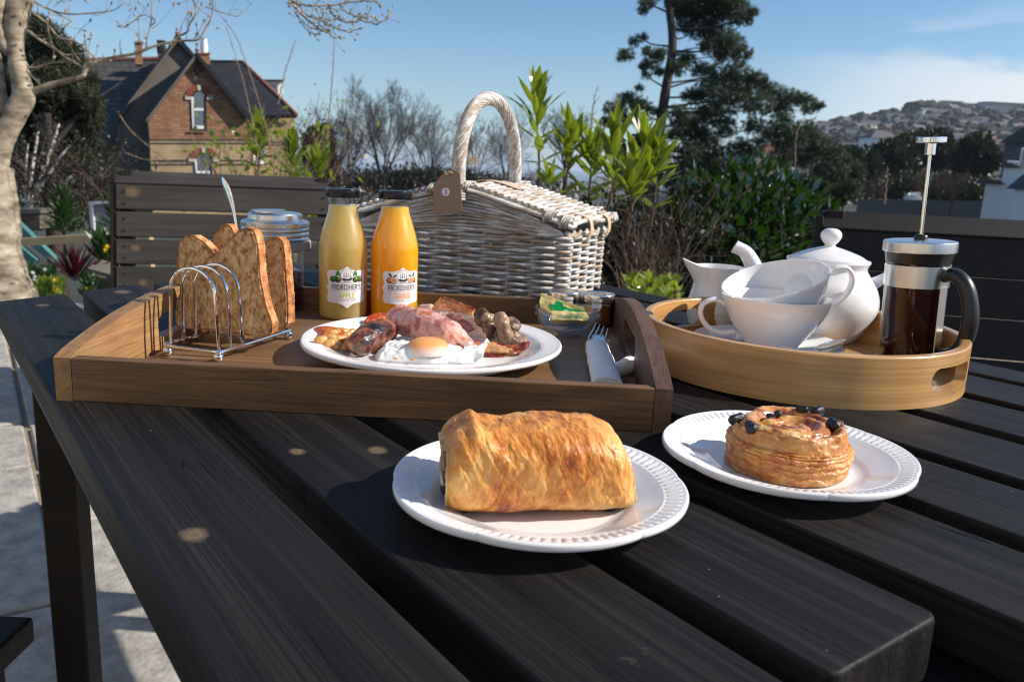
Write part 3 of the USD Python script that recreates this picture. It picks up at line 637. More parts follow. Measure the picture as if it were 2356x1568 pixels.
def plate_z(x, y): return FLOOR + .0003 + np.interp(np.hypot(np.asarray(x) - PC[0], np.asarray(y) - PC[1]) / PR, [0, .66 * .93, .66, .66 * 1.1, .84, .97, 1.0], np.array([.22, .22, .27, .42, .80, .96, .9]) * .021)
dinner = single('dinner_plate', xf(plate_mesh(PR, .021, .66, 150, .0007, 6, .012, bead_r=(.90, .965)), Tm((PC[0], PC[1], FLOOR + .0003), rz=.2)), m_china, 'large round white plate holding the cooked breakfast on the oak tray', 'plate', smooth=60)
P1 = np.array([.0212, .4875]); P2 = np.array([.2065, .5705])
side_m = plate_mesh(.0945, .0195, .58, 92, .0012, 6, .028)
single('side_plate', xf(side_m, Tm((P1[0], P1[1], TZ + .0003), rz=.12)), m_china, 'scalloped white plate under the golden savoury pastry, nearest the camera', 'plate', smooth=60)
single('side_plate', xf(side_m, Tm((P2[0], P2[1], TZ + .0003), rz=.5, sc=.965)), m_china, 'scalloped white plate under the raisin swirl pastry', 'plate', smooth=60)

# ---------------------------------------------------------------- savoury pastry
def pastrymat(name, stops, freq, spec=.4, layers=0.0):
    nodes = {"g": ("geometry", {}), "n": ("noise_texture", {"scale": freq, "detail": 8.0, "roughness": .62, "distortion": .6}), "mp": ("mapping", {"mapping_type": "texture", "rotation": (0.3, 0.25, .45), "scale": (.004, .02, .012)}),
             "st": ("noise_texture", {"scale": 1.0, "detail": 5.0, "roughness": .6, "distortion": .8}), "a": ("math", {"math_type": "multiply_add", "value2": .62}), "b": ("math", {"math_type": "multiply", "value2": .38}),
             "r": ("rgb_ramp", {"ramp": stops}), "f": ("noise_texture", {"scale": 900.0, "detail": 4.0}), "bh": ("math", {"math_type": "multiply_add", "value2": .35}), "bm": ("bump", {"strength": .55, "distance": .0014}),
             "rr": ("map_range", {"from_min": .35, "from_max": .65, "to_min": .28, "to_max": .52, "clamp": True}),
             "p": ("principled_bsdf", {"specular_ior_level": spec, "subsurface_weight": .12, "subsurface_radius": (1, .4, .15), "subsurface_scale": .004})}
    links = [("g.position", "n.vector"), ("g.position", "mp.vector"), ("mp.vector", "st.vector"), ("n.fac", "a.value1"), ("st.fac", "b.value1"), ("b.value", "a.value3"), ("a.value", "r.fac"), ("r.color", "p.base_color"),
             ("g.position", "f.vector"), ("f.fac", "bh.value1"), ("st.fac", "bh.value3"), ("bh.value", "bm.height"), ("bm.normal", "p.normal"), ("st.fac", "rr.value"), ("rr.result", "p.roughness")]
    return mat(name, nodes, links, "p.BSDF")
m_puff = pastrymat('baked_puff_pastry', [(.36, (.20, .045, .010)), (.43, (.42, .125, .025)), (.49, (.58, .225, .046)), (.55, (.68, .32, .08)), (.66, (.79, .50, .19))], 24)
m_puffpale = pastrymat('pale_puff_layers', [(.3, (.50, .27, .09)), (.5, (.66, .42, .17)), (.7, (.76, .57, .30))], 60)
m_fill = noisy('dark_mushroom_filling', [(.3, (.008, .005, .004)), (.55, (.03, .017, .012)), (.75, (.09, .055, .035))], scale=160, rough=(.25, .5), bump=.8, bscale=260)
yaw = math.radians(8)
PZ = TZ + .0055
past = Thing('savoury_pastry', 'golden puff pastry parcel with dark filling showing at its ends', 'pastry', (P1[0] - .001, P1[1] - .003, PZ), yaw)
ns, nt = 220, 260
s = np.linspace(-1, 1, ns); t = np.linspace(0, 2 * np.pi, nt, endpoint=False)
S, T_ = np.meshgrid(s, t, indexing='ij')
L_, Dd, Hh = .0560, .0365, .0530
ct, st_ = np.cos(T_), np.sin(T_)
yy = Dd * np.sign(ct) * np.abs(ct) ** .72
zz = Hh / 2 + Hh / 2 * np.sign(st_) * np.abs(st_) ** .62
endsh = 1 - .10 * np.abs(S) ** 6 - .11 * np.abs(S) ** 20 - .06 * np.clip(S, 0, 1) ** 3
low = 1 - sstep(zz, 0, Hh * .35)
P = np.stack([S * L_ * (1 + .03 * np.sin(T_ * 2 + .5)) + .004 * zz / Hh * -1, yy * endsh * (1 + .10 * low) - .006 * (zz / Hh - .5), zz * endsh], -1)
nrm = np.stack([0 * S, np.sign(ct) * np.abs(ct) ** .9, np.sign(st_) * np.abs(st_) ** .9], -1); nrm /= np.maximum(np.linalg.norm(nrm, axis=-1, keepdims=True), 1e-9)
q = P.copy(); ca, sa = math.cos(.5), math.sin(.5)
u = q[..., 0] * ca + q[..., 2] * sa; v_ = -q[..., 0] * sa + q[..., 2] * ca
w1 = meshkit.fbm(np.stack([u * 120, v_ * 26, q[..., 1] * 34], -1), 4, 3)
ridge = 1 - np.abs(w1 - .5) * 4
nt_ = meshkit.fbm(np.stack([u * 60, v_ * 20, q[..., 1] * 26], -1), 4, 17) * 9
terr = (np.floor(nt_) + sstep(nt_ - np.floor(nt_), .42, .58)) / 9          # thin sheets of dough, one over the other
w2 = meshkit.fbm(q * 42, 3, 8) - .5; w3 = meshkit.fbm(q * 420, 3, 9) - .5
P = P + nrm * ((.0012 * np.clip(ridge, -.2, 1) + .0060 * w2 + .0007 * w3 + .0028 * (terr - .5)) * (1 - .7 * low))[..., None]
P[..., 2] = np.maximum(P[..., 2], .0006)
# pleated ridge where the dough is folded over, near the left end
P[..., 2] += .003 * np.exp(-((S + .72) / .07) ** 2) * sstep(st_, .3, 1)
rings = [P]
ctr = P.mean(1, keepdims=True)
def shr(row, k, dx): c = row.mean(0); o = c + (row - c) * k; o[:, 0] += dx; return o
capL = np.stack([shr(P[0], k, dx) for k, dx in ((.80, .006), (.86, .001), (.94, -.0012))]); capR = np.stack([shr(P[-1], k, dx) for k, dx in ((.94, .0012), (.86, -.001), (.8, -.006))])
Pall = np.concatenate([capL, P, capR], 0)
past.part('pastry_crust', (grid(Pall, closed_v=True)[0], grid(Pall, closed_v=True)[1]), m_puff, smooth=70)
# layered ends of the dough
for sg, row in ((-1, P[0]), (1, P[-1])):
    R3 = [shr(row, k, sg * dx) for k, dx in ((1.0, -.001), (.97, .0016), (.93, -.0004), (.88, .0014), (.84, -.0004), (.79, .0008), (.74, -.004))]
    g_ = np.stack(R3); v, f = grid(g_, closed_v=True); v, f = rough((v, f), .0012, 220, 5)
    past.part('pastry_layers', (v, f if sg > 0 else f[:, ::-1]), m_puffpale, smooth=70)
    c = row.mean(0)
    past.part('filling', blob([c + [-sg * .012, -.014, -.012], c + [-sg * .008, -.004, -.010], c + [-sg * .009, .012, -.010], c + [-sg * .013, .004, .004]], [.0105, .0120, .0125, .012], .0022, 6, .0024, 230, 6 + sg), m_fill, smooth=60)
m_mush = noisy('mushroom_slice', [(.3, (.20, .12, .06)), (.7, (.42, .30, .18))], scale=120, rough=(.3, .5))
m_cheese = plain('melted_cheese', (.62, .56, .42), .3)
past.part('mushroom_slice', blob([(-.0605, -.012, .026), (-.0600, -.008, .032), (-.0585, -.001, .030)], [.0028, .0026, .003], .0015, 4, .0008, 200, 2), m_mush)
past.part('cheese', tube(spl([(-.0612, -.017, .017), (-.0618, -.012, .0215), (-.0612, -.004, .0225)], 14), .0011, 8), m_cheese)

# ---------------------------------------------------------------- raisin swirl
m_swirl = pastrymat('glazed_swirl_pastry', [(.28, (.15, .032, .010)), (.40, (.36, .115, .026)), (.50, (.53, .215, .05)), (.60, (.62, .31, .09)), (.70, (.70, .44, .17))], 55, spec=.6)
m_swtop = mat('glazed_swirl_top', {"g": ("geometry", {}), "n": ("noise_texture", {"scale": 75.0, "detail": 6.0, "distortion": .8}), "r": ("rgb_ramp", {"ramp": [(.32, (.20, .045, .014)), (.43, (.45, .15, .035)), (.52, (.60, .27, .07)), (.62, (.70, .42, .14)), (.72, (.72, .54, .26))]}),
                                   "b": ("bump", {"strength": .4, "distance": .0012}), "p": ("principled_bsdf", {"roughness": .26, "specular_ior_level": .6, "coat_weight": .3, "coat_roughness": .12})},
              [("g.position", "n.vector"), ("n.fac", "r.fac"), ("r.color", "p.base_color"), ("n.fac", "b.height"), ("b.normal", "p.normal")], "p.BSDF")
sw = Thing('raisin_swirl', 'glazed spiral pastry with custard and raisins on the right hand plate', 'pastry', (P2[0] - .0005, P2[1] - .004, TZ + .0052), .3)
nth, nr = 420, 90
th = np.linspace(0, 2 * np.pi, nth, endpoint=False)
Rs, Hs = .0430, .0350
def swirl_rows(a0, a1, n):
    out = []
    for k in np.linspace(a0, a1, n):
        if k < .62:                                                # top, centre to rim
            r = k / .62; rad = Rs * r * .93
            turn = (th / (2 * np.pi) + r * 2.9) % 1.0
            g = np.abs(np.sin(np.pi * turn)) ** .55                # spiral coil: rounded rope with a tight groove
            z = Hs * (1.03 - .10 * (1 - r) ** 2 - .05 * r ** 4) - .0075 * (1 - g) * sstep(r, .06, .2) - .0025 * (1 - r)
            if r > .86: z = z - .010 * ((r - .86) / .14) ** 2
            rr_ = np.full(nth, rad)
        else:                                                      # side, rim down to the base
            q = (k - .62) / .38
            z = np.full(nth, Hs * .93 * (1 - q) ** .9) - .010 * (1 - q) ** 3
            rr_ = Rs * (.93 + .09 * np.sin(np.pi * min(1, q * .8)) ** .7)
            lay = np.sin(q * 40 + 3.0 * meshkit.fbm(np.stack([np.cos(th) * 5, np.sin(th) * 5, 0 * th + q * 6], -1), 3, 14) + 1.5 * np.sin(th * 2 + 1) + 5 * meshkit.fbm(np.stack([np.cos(th) * 2, np.sin(th) * 2, 0 * th + q * 2], -1), 3, 4))
            rr_ = rr_ + .00055 * lay + 0 * th
        out.append(np.stack([rr_ * np.cos(th), rr_ * np.sin(th), z], -1))
    return np.stack(out)
base_rows = swirl_rows(0, 1, 150)
ww = meshkit.fbm(base_rows * 60, 3, 2) - .5; w5 = meshkit.fbm(base_rows * [260, 260, 700], 3, 5) - .5
dirn = base_rows * [1, 1, 0]; dirn = dirn / np.maximum(np.linalg.norm(dirn, axis=-1, keepdims=True), 1e-6) * .75 + [0, 0, .5]
base_rows = base_rows + dirn * (.0085 * ww + .0026 * w5)[..., None]
base_rows[..., 2] = np.maximum(base_rows[..., 2], 0)
ntop = 84
v, f = grid(base_rows[:ntop], closed_v=True); sw.part('spiral_top', (v, f), m_swtop, smooth=70)
v, f = grid(base_rows[ntop - 1:], closed_v=True); sw.part('layered_side', (v, f), m_swirl, smooth=70)
m_cust = plain('baked_custard', (.62, .28, .04), .22, subsurface_weight=.3, subsurface_radius=(1, .5, .1), subsurface_scale=.004)
m_raisin = noisy('raisin_skin', [(.3, (.004, .004, .006)), (.7, (.02, .016, .02))], scale=300, rough=(.2, .45), bump=.8, bscale=500, bdist=.001)
def swz(x, y):
    d = np.hypot(base_rows[:ntop, :, 0] - x, base_rows[:ntop, :, 1] - y); return base_rows[:ntop].reshape(-1, 3)[d.argmin(), 2]
def sl(px, py, z): w = sw.inv @ np.append(atz(px, py, z), 1); return w[:3]
for i, (px, py, r) in enumerate([(1694, 952, .0062), (1727, 977, .0050), (1776, 943, .0040), (1792, 950, .0044), (1845, 944, .0044), (1884, 945, .0052), (1919, 972, .0056)]):
    c = sl(px, py, TZ + .0052 + Hs); rad = np.hypot(c[0], c[1]); k = min(1, .0385 / max(rad, 1e-6)); c[:2] *= k
    z = swz(c[0], c[1]) + r * .45
    a = i * 1.3; d = np.array([math.cos(a), math.sin(a), .2]) * r * .45
    sw.part('raisin', blob([[c[0] - d[0], c[1] - d[1], z - d[2]], [c[0] + d[0], c[1] + d[1], z + d[2]]], [r * .72, r * .66], r * .16, 4, r * .32, .55 / r, i), m_raisin, smooth=60)
for px, py, l, wd in ((1785, 965, .024, .0020),):
    c = sl(px, py, TZ + .0052 + Hs); d = np.array([.8, -.6, 0]) * l * .5
    pts = [[c[0] + d[0] * k, c[1] + d[1] * k, swz(c[0] + d[0] * k, c[1] + d[1] * k) - .0004] for k in (-1, -.4, .4, 1)]
    sw.part('custard', blob(pts, [wd * .7, wd, wd, wd * .6], .0012, 8, .0006, 200, 3), m_cust, smooth=60)
mb = MB(); rng = np.random.default_rng(4)
for k in range(9):
    a = rng.uniform(2.2, 4.0); r = rng.uniform(.048, .060); mb.add(rough((trimesh.creation.icosphere(1, .0011).vertices, trimesh.creation.icosphere(1, .0011).faces), .0006, 900, k), Tm((r * math.cos(a), r * math.sin(a), .001), sc=np.array([1.4, .9, .5])))
single('pastry_crumbs', xf(mb.get(), sw.m), m_swirl, 'pastry crumbs fallen beside the raisin swirl', 'crumbs', kind='stuff')

# ---------------------------------------------------------------- the cooked breakfast
PLZ = FLOOR + .0003 + .021 * .22
def z3(x, y): return (760 + x / 7.3625) / 1.08659, (740 + y / 7.3625) / 1.08659
def z4(x, y): return (960 + x / 5.1217) / 1.08659, (730 + y / 5.1217) / 1.08659
def on(px, py, h): return atz(px, py, PLZ + h)
m_bean = plain('haricot_bean', (.60, .29, .085), .22, subsurface_weight=.25, subsurface_radius=(1, .5, .2), subsurface_scale=.004, coat_weight=.4, coat_roughness=.08)
m_sauce = noisy('tomato_bean_sauce', [(.3, (.30, .045, .008)), (.7, (.46, .10, .016))], scale=120, rough=(.12, .2), bump=.1, rnd=False)
c = on(*z3(640, 830), .001)
for _ in range(4): c = on(*z3(640, 830), float(plate_z(c[0], c[1])) - PLZ + .001)
t = np.linspace(0, 2 * np.pi, 40, endpoint=False)
rad = .029 * (1 + .12 * np.sin(3 * t + .5) + .06 * np.sin(5 * t))
sauce = Polygon(np.stack([c[0] + .003 + rad * 1.05 * np.cos(t), c[1] + .004 + rad * 1.0 * np.sin(t)], 1))
v, f = dense(extrude(sauce, .0018, PLZ + .0004), .003); d = np.array([sauce.exterior.distance(Point(*p)) for p in v[:, :2]]); v[:, 2] = np.where(v[:, 2] > PLZ + .001, PLZ + .0008 + .003 * sstep(d, 0, .008), v[:, 2])
v[:, 2] += plate_z(v[:, 0], v[:, 1]) - PLZ + .0006
single('bean_sauce', (v, f), m_sauce, 'orange tomato sauce pooled under the baked beans', 'sauce', smooth=60)
beans = [(1020, 590, .013, 0), (600, 680, .008, 1.4), (505, 685, .007, .4), (720, 660, .010, .6), (865, 660, .010, 1.2), (470, 765, .006, .2), (790, 715, .009, 1.0), (690, 785, .008, .9), (450, 860, .005, 0), (595, 905, .005, 1.5), (800, 870, .006, 1.45), (310, 800, .005, .5), (590, 790, .004, .3), (740, 940, .004, .2), (950, 640, .009, 1.9), (650, 640, .008, .2), (520, 830, .004, 2.4)]
for i, (x, y, h, a) in enumerate(beans):
    p = on(*z3(x, y), .004)
    for _ in range(4): p = on(*z3(x, y), float(plate_z(p[0], p[1])) - PLZ + .0042 + max(h - .006, 0) * .5)
    d = np.array([math.cos(a), math.sin(a), .15]) * .0032
    pass
    v, f = blob([p - d, p - d * .1 + [.0007 * math.sin(a), -.0007 * math.cos(a), 0], p + d], [.0040, .0043, .0039], .0014, 6)
    single('baked_bean', (v, f), m_bean, 'baked bean in orange sauce beside the sausage', 'bean', 'baked beans on the breakfast plate', smooth=True)
m_saus = mat('charred_sausage_skin', {"g": ("geometry", {}), "n": ("noise_texture", {"scale": 46.0, "detail": 7.0, "roughness": .6, "distortion": .5}), "f": ("noise_texture", {"scale": 420.0, "detail": 5.0}), "r": ("rgb_ramp", {"ramp": [(.36, (.008, .006, .006)), (.46, (.05, .014, .010)), (.53, (.20, .055, .022)), (.62, (.36, .125, .045)), (.72, (.50, .24, .11))]}),
                                     "b": ("bump", {"strength": .7, "distance": .0012}), "p": ("principled_bsdf", {"roughness": .28, "specular_ior_level": .6, "coat_weight": .35, "coat_roughness": .18})},
             [("g.position", "n.vector"), ("g.position", "f.vector"), ("n.fac", "r.fac"), ("r.color", "p.base_color"), ("f.fac", "b.height"), ("b.normal", "p.normal")], "p.BSDF")
a, b = on(*z3(1040, 865), .0135), on(*z3(1460, 650), .0175)
single('sausage', blob([a, .5 * (a + b) + [0, 0, .0015], b, b + (b - a) * .25 + [0, 0, -.003]], [.0138, .0155, .0142, .011], .0018, 10, .0011, 150, 4), m_saus, 'short thick sausage with charred dark patches between the beans and the egg', 'sausage', smooth=60)
# tomato half
tp = on(*z3(1375, 500), .014)
tom = Thing('grilled_tomato', 'grilled red tomato half tucked behind the sausage', 'tomato', tuple(tp))
m_tom = plain('tomato_skin', (.48, .035, .012), .2, coat_weight=.4); m_tomf = noisy('tomato_flesh', [(.3, (.36, .02, .008)), (.5, (.52, .07, .02)), (.68, (.64, .25, .09))], scale=170, rough=(.15, .3), bump=.8, bscale=260)
Tt = Tm((0, 0, 0), rx=.55)
tom.part('skin', xf(lathe([(0, -.012), (.008, -.0105), (.0145, -.006), (.0168, 0), (.0164, .002), (.0158, .0022)], 40), Tt), m_tom, smooth=60)
tom.part('cut_face', rough(xf(dense(lathe([(.0164, .0015), (.0150, .0030), (.011, .0022), (.007, .0032), (.003, .0022), (0, .0030)], 40), .0015), Tt), .0009, 260, 2), m_tomf, smooth=60)
# bacon
def baconmat(name, stops, sc=60): return mat(name, {"g": ("geometry", {}), "n": ("noise_texture", {"scale": sc, "detail": 7.0, "distortion": .5}), "f": ("noise_texture", {"scale": 500.0, "detail": 4.0}), "r": ("rgb_ramp", {"ramp": stops}), "b": ("bump", {"strength": .5, "distance": .001}),
                                   "p": ("principled_bsdf", {"roughness": .26, "specular_ior_level": .55, "subsurface_weight": .3, "subsurface_radius": (1, .3, .2), "subsurface_scale": .004, "coat_weight": .35, "coat_roughness": .15})},
                                   [("g.position", "n.vector"), ("g.position", "f.vector"), ("n.fac", "r.fac"), ("r.color", "p.base_color"), ("f.fac", "b.height"), ("b.normal", "p.normal")], "p.BSDF")
m_bpink = baconmat('cooked_bacon_pink', [(.36, (.40, .10, .07)), (.44, (.56, .23, .18)), (.53, (.70, .45, .38)), (.60, (.66, .36, .27)), (.66, (.55, .17, .06))], 62)
m_blean = baconmat('bacon_lean', [(.3, (.26, .07, .075)), (.7, (.42, .155, .15))])
m_brind = baconmat('bacon_rind', [(.3, (.50, .19, .055)), (.7, (.66, .34, .14))])
m_bcrisp = baconmat('crisp_bacon', [(.32, (.035, .006, .006)), (.5, (.20, .028, .014)), (.7, (.46, .16, .05))], 110)
m_bfat = baconmat('bacon_fat', [(.3, (.60, .42, .34)), (.7, (.74, .60, .50))])
q0, q1, q2, q3 = on(*z4(215, 350), .022), on(*z4(520, 440), .0225), on(*z4(820, 560), .0185), on(*z4(1060, 700), .0095)
def flatblob(pts, rads, seed):
    v, f = blob(pts, rads, .0022, 10, .0014, 95, seed); return rough((v, f), .0007, 380, seed + 1)
bac = Thing('bacon_rasher', 'pink bacon rasher rolled up across the middle of the plate above the egg', 'bacon', tuple(q1))
bac.part('roll', flatblob([q0, q1, q2, q3], [.0170, .0195, .0175, .0095], 5), m_bpink, world=True, smooth=60)
e0, e1_ = on(*z4(1000, 760), .006), on(*z4(1200, 640), .012)
bac.part('browned_end', flatblob([on(*z4(960, 720), .0085), e0, e1_], [.007, .0055, .003], 9), m_bcrisp, world=True, smooth=60)
e0, e1_, e2_ = on(*z4(420, 235), .034), on(*z4(540, 275), .033), on(*z4(330, 225), .035)
bac.part('lean_fold', flatblob([e2_, e0, e1_], [.0035, .0048, .003], 12), m_blean, world=True, smooth=60)
def slab(px, p0, n, thick, disp=.0012, seed=0):
    n = np.asarray(n, float); n /= np.linalg.norm(n)
    X_ = np.cross([0, 0, 1], n); X_ /= np.linalg.norm(X_); Y_ = np.cross(n, X_)
    if np.dot(n, p0 - EYE) > 0: n = -n; X_ = -X_
    q = np.array([onplane(x, y, p0, n) for x, y in px]) - p0
    P = Polygon(np.stack([q @ X_, q @ Y_], 1)).buffer(.0012).buffer(-.001)
    T = np.eye(4); T[:3, 0], T[:3, 1], T[:3, 2], T[:3, 3] = X_, Y_, np.cross(X_, Y_), p0
    v, f = dense(extrude(P, thick, -thick / 2), .002); tm = trimesh.Trimesh(v, f, process=True); trimesh.smoothing.filter_taubin(tm, iterations=4)
    v, f = xf((tm.vertices, tm.faces), T); w = np.asarray(v)
    v = w + n * ((meshkit.fbm(w * 70, 3, seed) - .5) * 2 * .0035)[:, None]
    return rough((v, f), disp, 320, seed)
p0 = on(*z4(1000, 420), .012)
b2 = Thing('bacon_rasher', 'thick back bacon rasher with orange rind standing at the rear of the plate', 'bacon', tuple(p0))
nn = np.array([-.25, -.86, .62])
Z4 = lambda pts: [z4(*p) for p in pts]
b2.part('fat', slab(Z4([(590, 240), (720, 250), (900, 262), (1130, 280), (1200, 370), (1260, 460), (1345, 630), (1220, 600), (1000, 520), (800, 420), (600, 330)]), p0, nn, .004, seed=3), m_bfat, world=True, smooth=60)
b2.part('lean', slab(Z4([(800, 300), (880, 285), (990, 320), (1110, 420), (1150, 480), (1080, 500), (960, 440), (860, 360)]), p0 + nn / np.linalg.norm(nn) * .0028, nn, .0035, seed=5), m_blean, world=True, smooth=60)
b2.part('rind', slab(Z4([(620, 215), (735, 72), (800, 85), (950, 150), (1155, 222), (1130, 285), (930, 250), (760, 225)]), p0 + nn / np.linalg.norm(nn) * .001, nn, .005, seed=8), m_brind, world=True, smooth=60)
b2.part('browned_edge', slab(Z4([(732, 68), (760, 66), (960, 135), (1160, 212), (1150, 232), (950, 158), (770, 88)]), p0 + nn / np.linalg.norm(nn) * .0016, nn, .006, seed=9), m_bcrisp, world=True, smooth=60)
b2.part('fat_fold', flatblob([on(*z4(500, 215), .020), on(*z4(600, 205), .024)], [.006, .005], 3), m_bfat, world=True, smooth=60)
p0 = on(*z4(1450, 740), .006)
b3 = Thing('bacon_rasher', 'crisp dark red bacon tail curling out beside the mushrooms', 'bacon', tuple(p0))
n3 = np.array([.1, -.55, .85])
b3.part('strip', slab(Z4([(1150, 700), (1250, 660), (1390, 650), (1560, 710), (1640, 735), (1700, 770), (1640, 785), (1400, 760), (1250, 770)]), p0 + [0, 0, .002], n3, .0025, seed=11), m_brind, world=True, smooth=60)
b3.part('crisp_edge', flatblob([on(*z4(1380, 640), .011), on(*z4(1480, 672), .009), on(*z4(1590, 712), .008), on(*z4(1700, 715), .008), on(*z4(1790, 680), .012), on(*z4(1850, 645), .015)], [.0017, .0026, .0026, .0032, .003, .0015], 21), m_bcrisp, world=True, smooth=60)
b3.part('lower_strip', slab(Z4([(1280, 800), (1400, 775), (1580, 790), (1585, 815), (1450, 850), (1290, 880)]), p0 - [0, 0, .001], n3, .004, seed=13), m_bcrisp, world=True, smooth=60)
b3.part('strip_tail', slab(Z4([(1600, 735), (1720, 745), (1840, 660), (1855, 690), (1720, 785), (1620, 780)]), p0 + [0, 0, .003], n3, .003, seed=15), m_bcrisp, world=True, smooth=60)
# fried egg
eg = on(*z4(600, 800), .002)
egg = Thing('fried_egg', 'fried egg with a pink-filmed yolk at the front of the plate', 'egg', tuple(eg))
m_white = mat('egg_white', {"p": ("principled_bsdf", {"base_color": (.84, .84, .80), "roughness": .22, "subsurface_weight": .15, "subsurface_radius": (1, .8, .6), "subsurface_scale": .003, "coat_weight": .3})}, [], "p.BSDF")
m_yolk = mat('filmed_yolk', {"g": ("geometry", {}), "s": ("separate_xyz", {}), "m": ("map_range", {"from_min": PLZ + .004, "from_max": PLZ + .021, "clamp": True}), "n": ("noise_texture", {"scale": 60.0}), "a": ("math", {"math_type": "multiply_add", "value2": .35}),
                             "r": ("rgb_ramp", {"ramp": [(.2, (.82, .74, .70)), (.65, (.82, .58, .48)), (.95, (.84, .42, .20)), (1.0, (.85, .36, .12))]}), "p": ("principled_bsdf", {"roughness": .2, "subsurface_weight": .35, "subsurface_radius": (1, .5, .2), "subsurface_scale": .005, "coat_weight": .3})},
              [("g.position", "s.vector"), ("s.z", "m.value"), ("g.position", "n.vector"), ("n.fac", "a.value1"), ("m.result", "a.value3"), ("a.value", "r.fac"), ("r.color", "p.base_color")], "p.BSDF")
outl = Z4([(-120, 800), (-40, 720), (60, 660), (180, 620), (330, 610), (600, 640), (820, 690), (930, 740), (1060, 740), (1200, 740), (1330, 720), (1350, 740), (1290, 800), (1270, 885), (1150, 880), (1000, 888), (820, 880), (600, 885), (400, 880), (200, 872), (60, 860), (-80, 850)])
ep = np.array([on(x, y, .003)[:2] for x, y in outl]); ep[:, 1] = np.maximum(ep[:, 1], PC[1] - PR * .80)
EP = Polygon(ep).buffer(-.002).buffer(.004).buffer(-.002)
v, f = dense(extrude(EP, .003, PLZ), .0018)
yc = on(*z4(565, 740), .010)
dd = np.array([EP.exterior.distance(Point(*p)) for p in v[:, :2]]); up = v[:, 2] > PLZ + .0015
ry = np.hypot(v[:, 0] - yc[0], v[:, 1] - yc[1])
z_ = PLZ + .0004 + .0095 * sstep(dd, -.003, .010) + .006 * np.exp(-(ry / .023) ** 4) + .0125 * (meshkit.fbm(v * 85, 3, 4) - .4) * sstep(dd, 0, .004)
rim = plate_z(v[:, 0], v[:, 1]) - PLZ + .0004
v[:, 2] = np.where(up, z_ + rim, v[:, 2] + rim * .98)
curl = sstep(v[:, 0], on(*z4(1180, 760), .003)[0], on(*z4(1340, 740), .003)[0]); v[:, 2] += .010 * curl * sstep(v[:, 1], PC[1] - .115, PC[1] - .075)
egg.part('white', (v, f), m_white, world=True, smooth=60)
th2 = np.linspace(0, np.pi / 2, 18)
v, f = lathe([(.0235 * math.cos(a) ** .8, .0055 + .0155 * math.sin(a) ** 1.1) for a in th2], 48)
v = v * [1.02, .95, 1] + [yc[0], yc[1], PLZ + .0025]; egg.part('yolk', rough((v, f), .0007, 70, 3), m_yolk, world=True, smooth=60)
mb = MB()
for x, y in ((150, 865), (375, 878)): e_ = on(*z4(x, y), .004); mb.add(xf(blob([[0, 0, 0]], [.0020], .0009, 0, .0012, 500, x), Tm((e_[0], e_[1], float(plate_z(e_[0], e_[1])) + (.0052 if y > 840 else .011)), sc=np.array([1.3, .8, .45]))))
egg.part('browned_speck', mb.get(), plain('browned_egg', (.62, .33, .07), .3), world=True)
# mushrooms
m_cap_ = noisy('cooked_mushroom_cap', [(.35, (.045, .02, .010)), (.5, (.13, .068, .034)), (.65, (.27, .16, .09))], scale=70, rough=(.3, .45), bump=.5, bscale=200, rnd=False)
m_stem = noisy('cooked_mushroom_stem', [(.36, (.11, .058, .03)), (.48, (.24, .145, .082)), (.6, (.40, .27, .165))], scale=90, rough=(.25, .4), bump=.3, bscale=260, stretch=(1, 1, 2.5), rnd=False)
def mushroom(label, s0, s1, sr, c0, cr, fl=.7, seed=0):
    m = Thing('mushroom', label, 'mushroom', tuple(c0))
    if s0 is not None: m.part('stem', blob([s0, .5 * (s0 + s1), s1], [sr * .97, sr * .92, sr], .0014, 2, .0016, 210, seed), m_stem, world=True, smooth=50)
    ax = (s1 - s0) / np.linalg.norm(s1 - s0) if s0 is not None else np.array([.3, -.3, .9])
    v, f = blob([[0, 0, 0]], [1.0], .12, 0); v = np.array(v); v[:, 2] = np.where(v[:, 2] < 0, v[:, 2] * .45, v[:, 2] * fl); v *= cr
    T = frame(c0, np.cross(ax, [.3, .9, .1]), np.cross(ax, np.cross(ax, [.3, .9, .1]))); 
    if np.dot(T[:3, 2], ax) > 0: T[:3, 2] *= -1; T[:3, 1] *= -1
    v, f = xf((v, f), T); m.part('cap', rough((v, f), .0018, 130, seed + 1), m_cap_, world=True, smooth=60)
mushroom('mushroom standing on its cap with a thick pale stem, front of the mushroom group', on(*z4(1495, 345), .033), on(*z4(1570, 560), .014), .0088, on(*z4(1600, 585), .010), .0145, .8, 1)
mushroom('round mushroom cap lowest at the right of the mushroom group', None, None, 0, on(*z4(1690, 580), .011), .0125, .85, 2)
mushroom('mushroom with its stem pointing right, beside the bacon rind', on(*z4(1400, 340), .024), on(*z4(1310, 330), .026), .0062, on(*z4(1250, 320), .024), .0115, .8, 3)
mushroom('mushroom cap behind the thick stem, at the rear of the plate', None, None, 0, on(*z4(1630, 400), .026), .0115, .8, 4)
mushroom('brown mushroom half hidden low between the bacon and the thick stem', on(*z4(1330, 460), .014), on(*z4(1420, 520), .011), .0075, on(*z4(1430, 530), .010), .012, .8, 5)
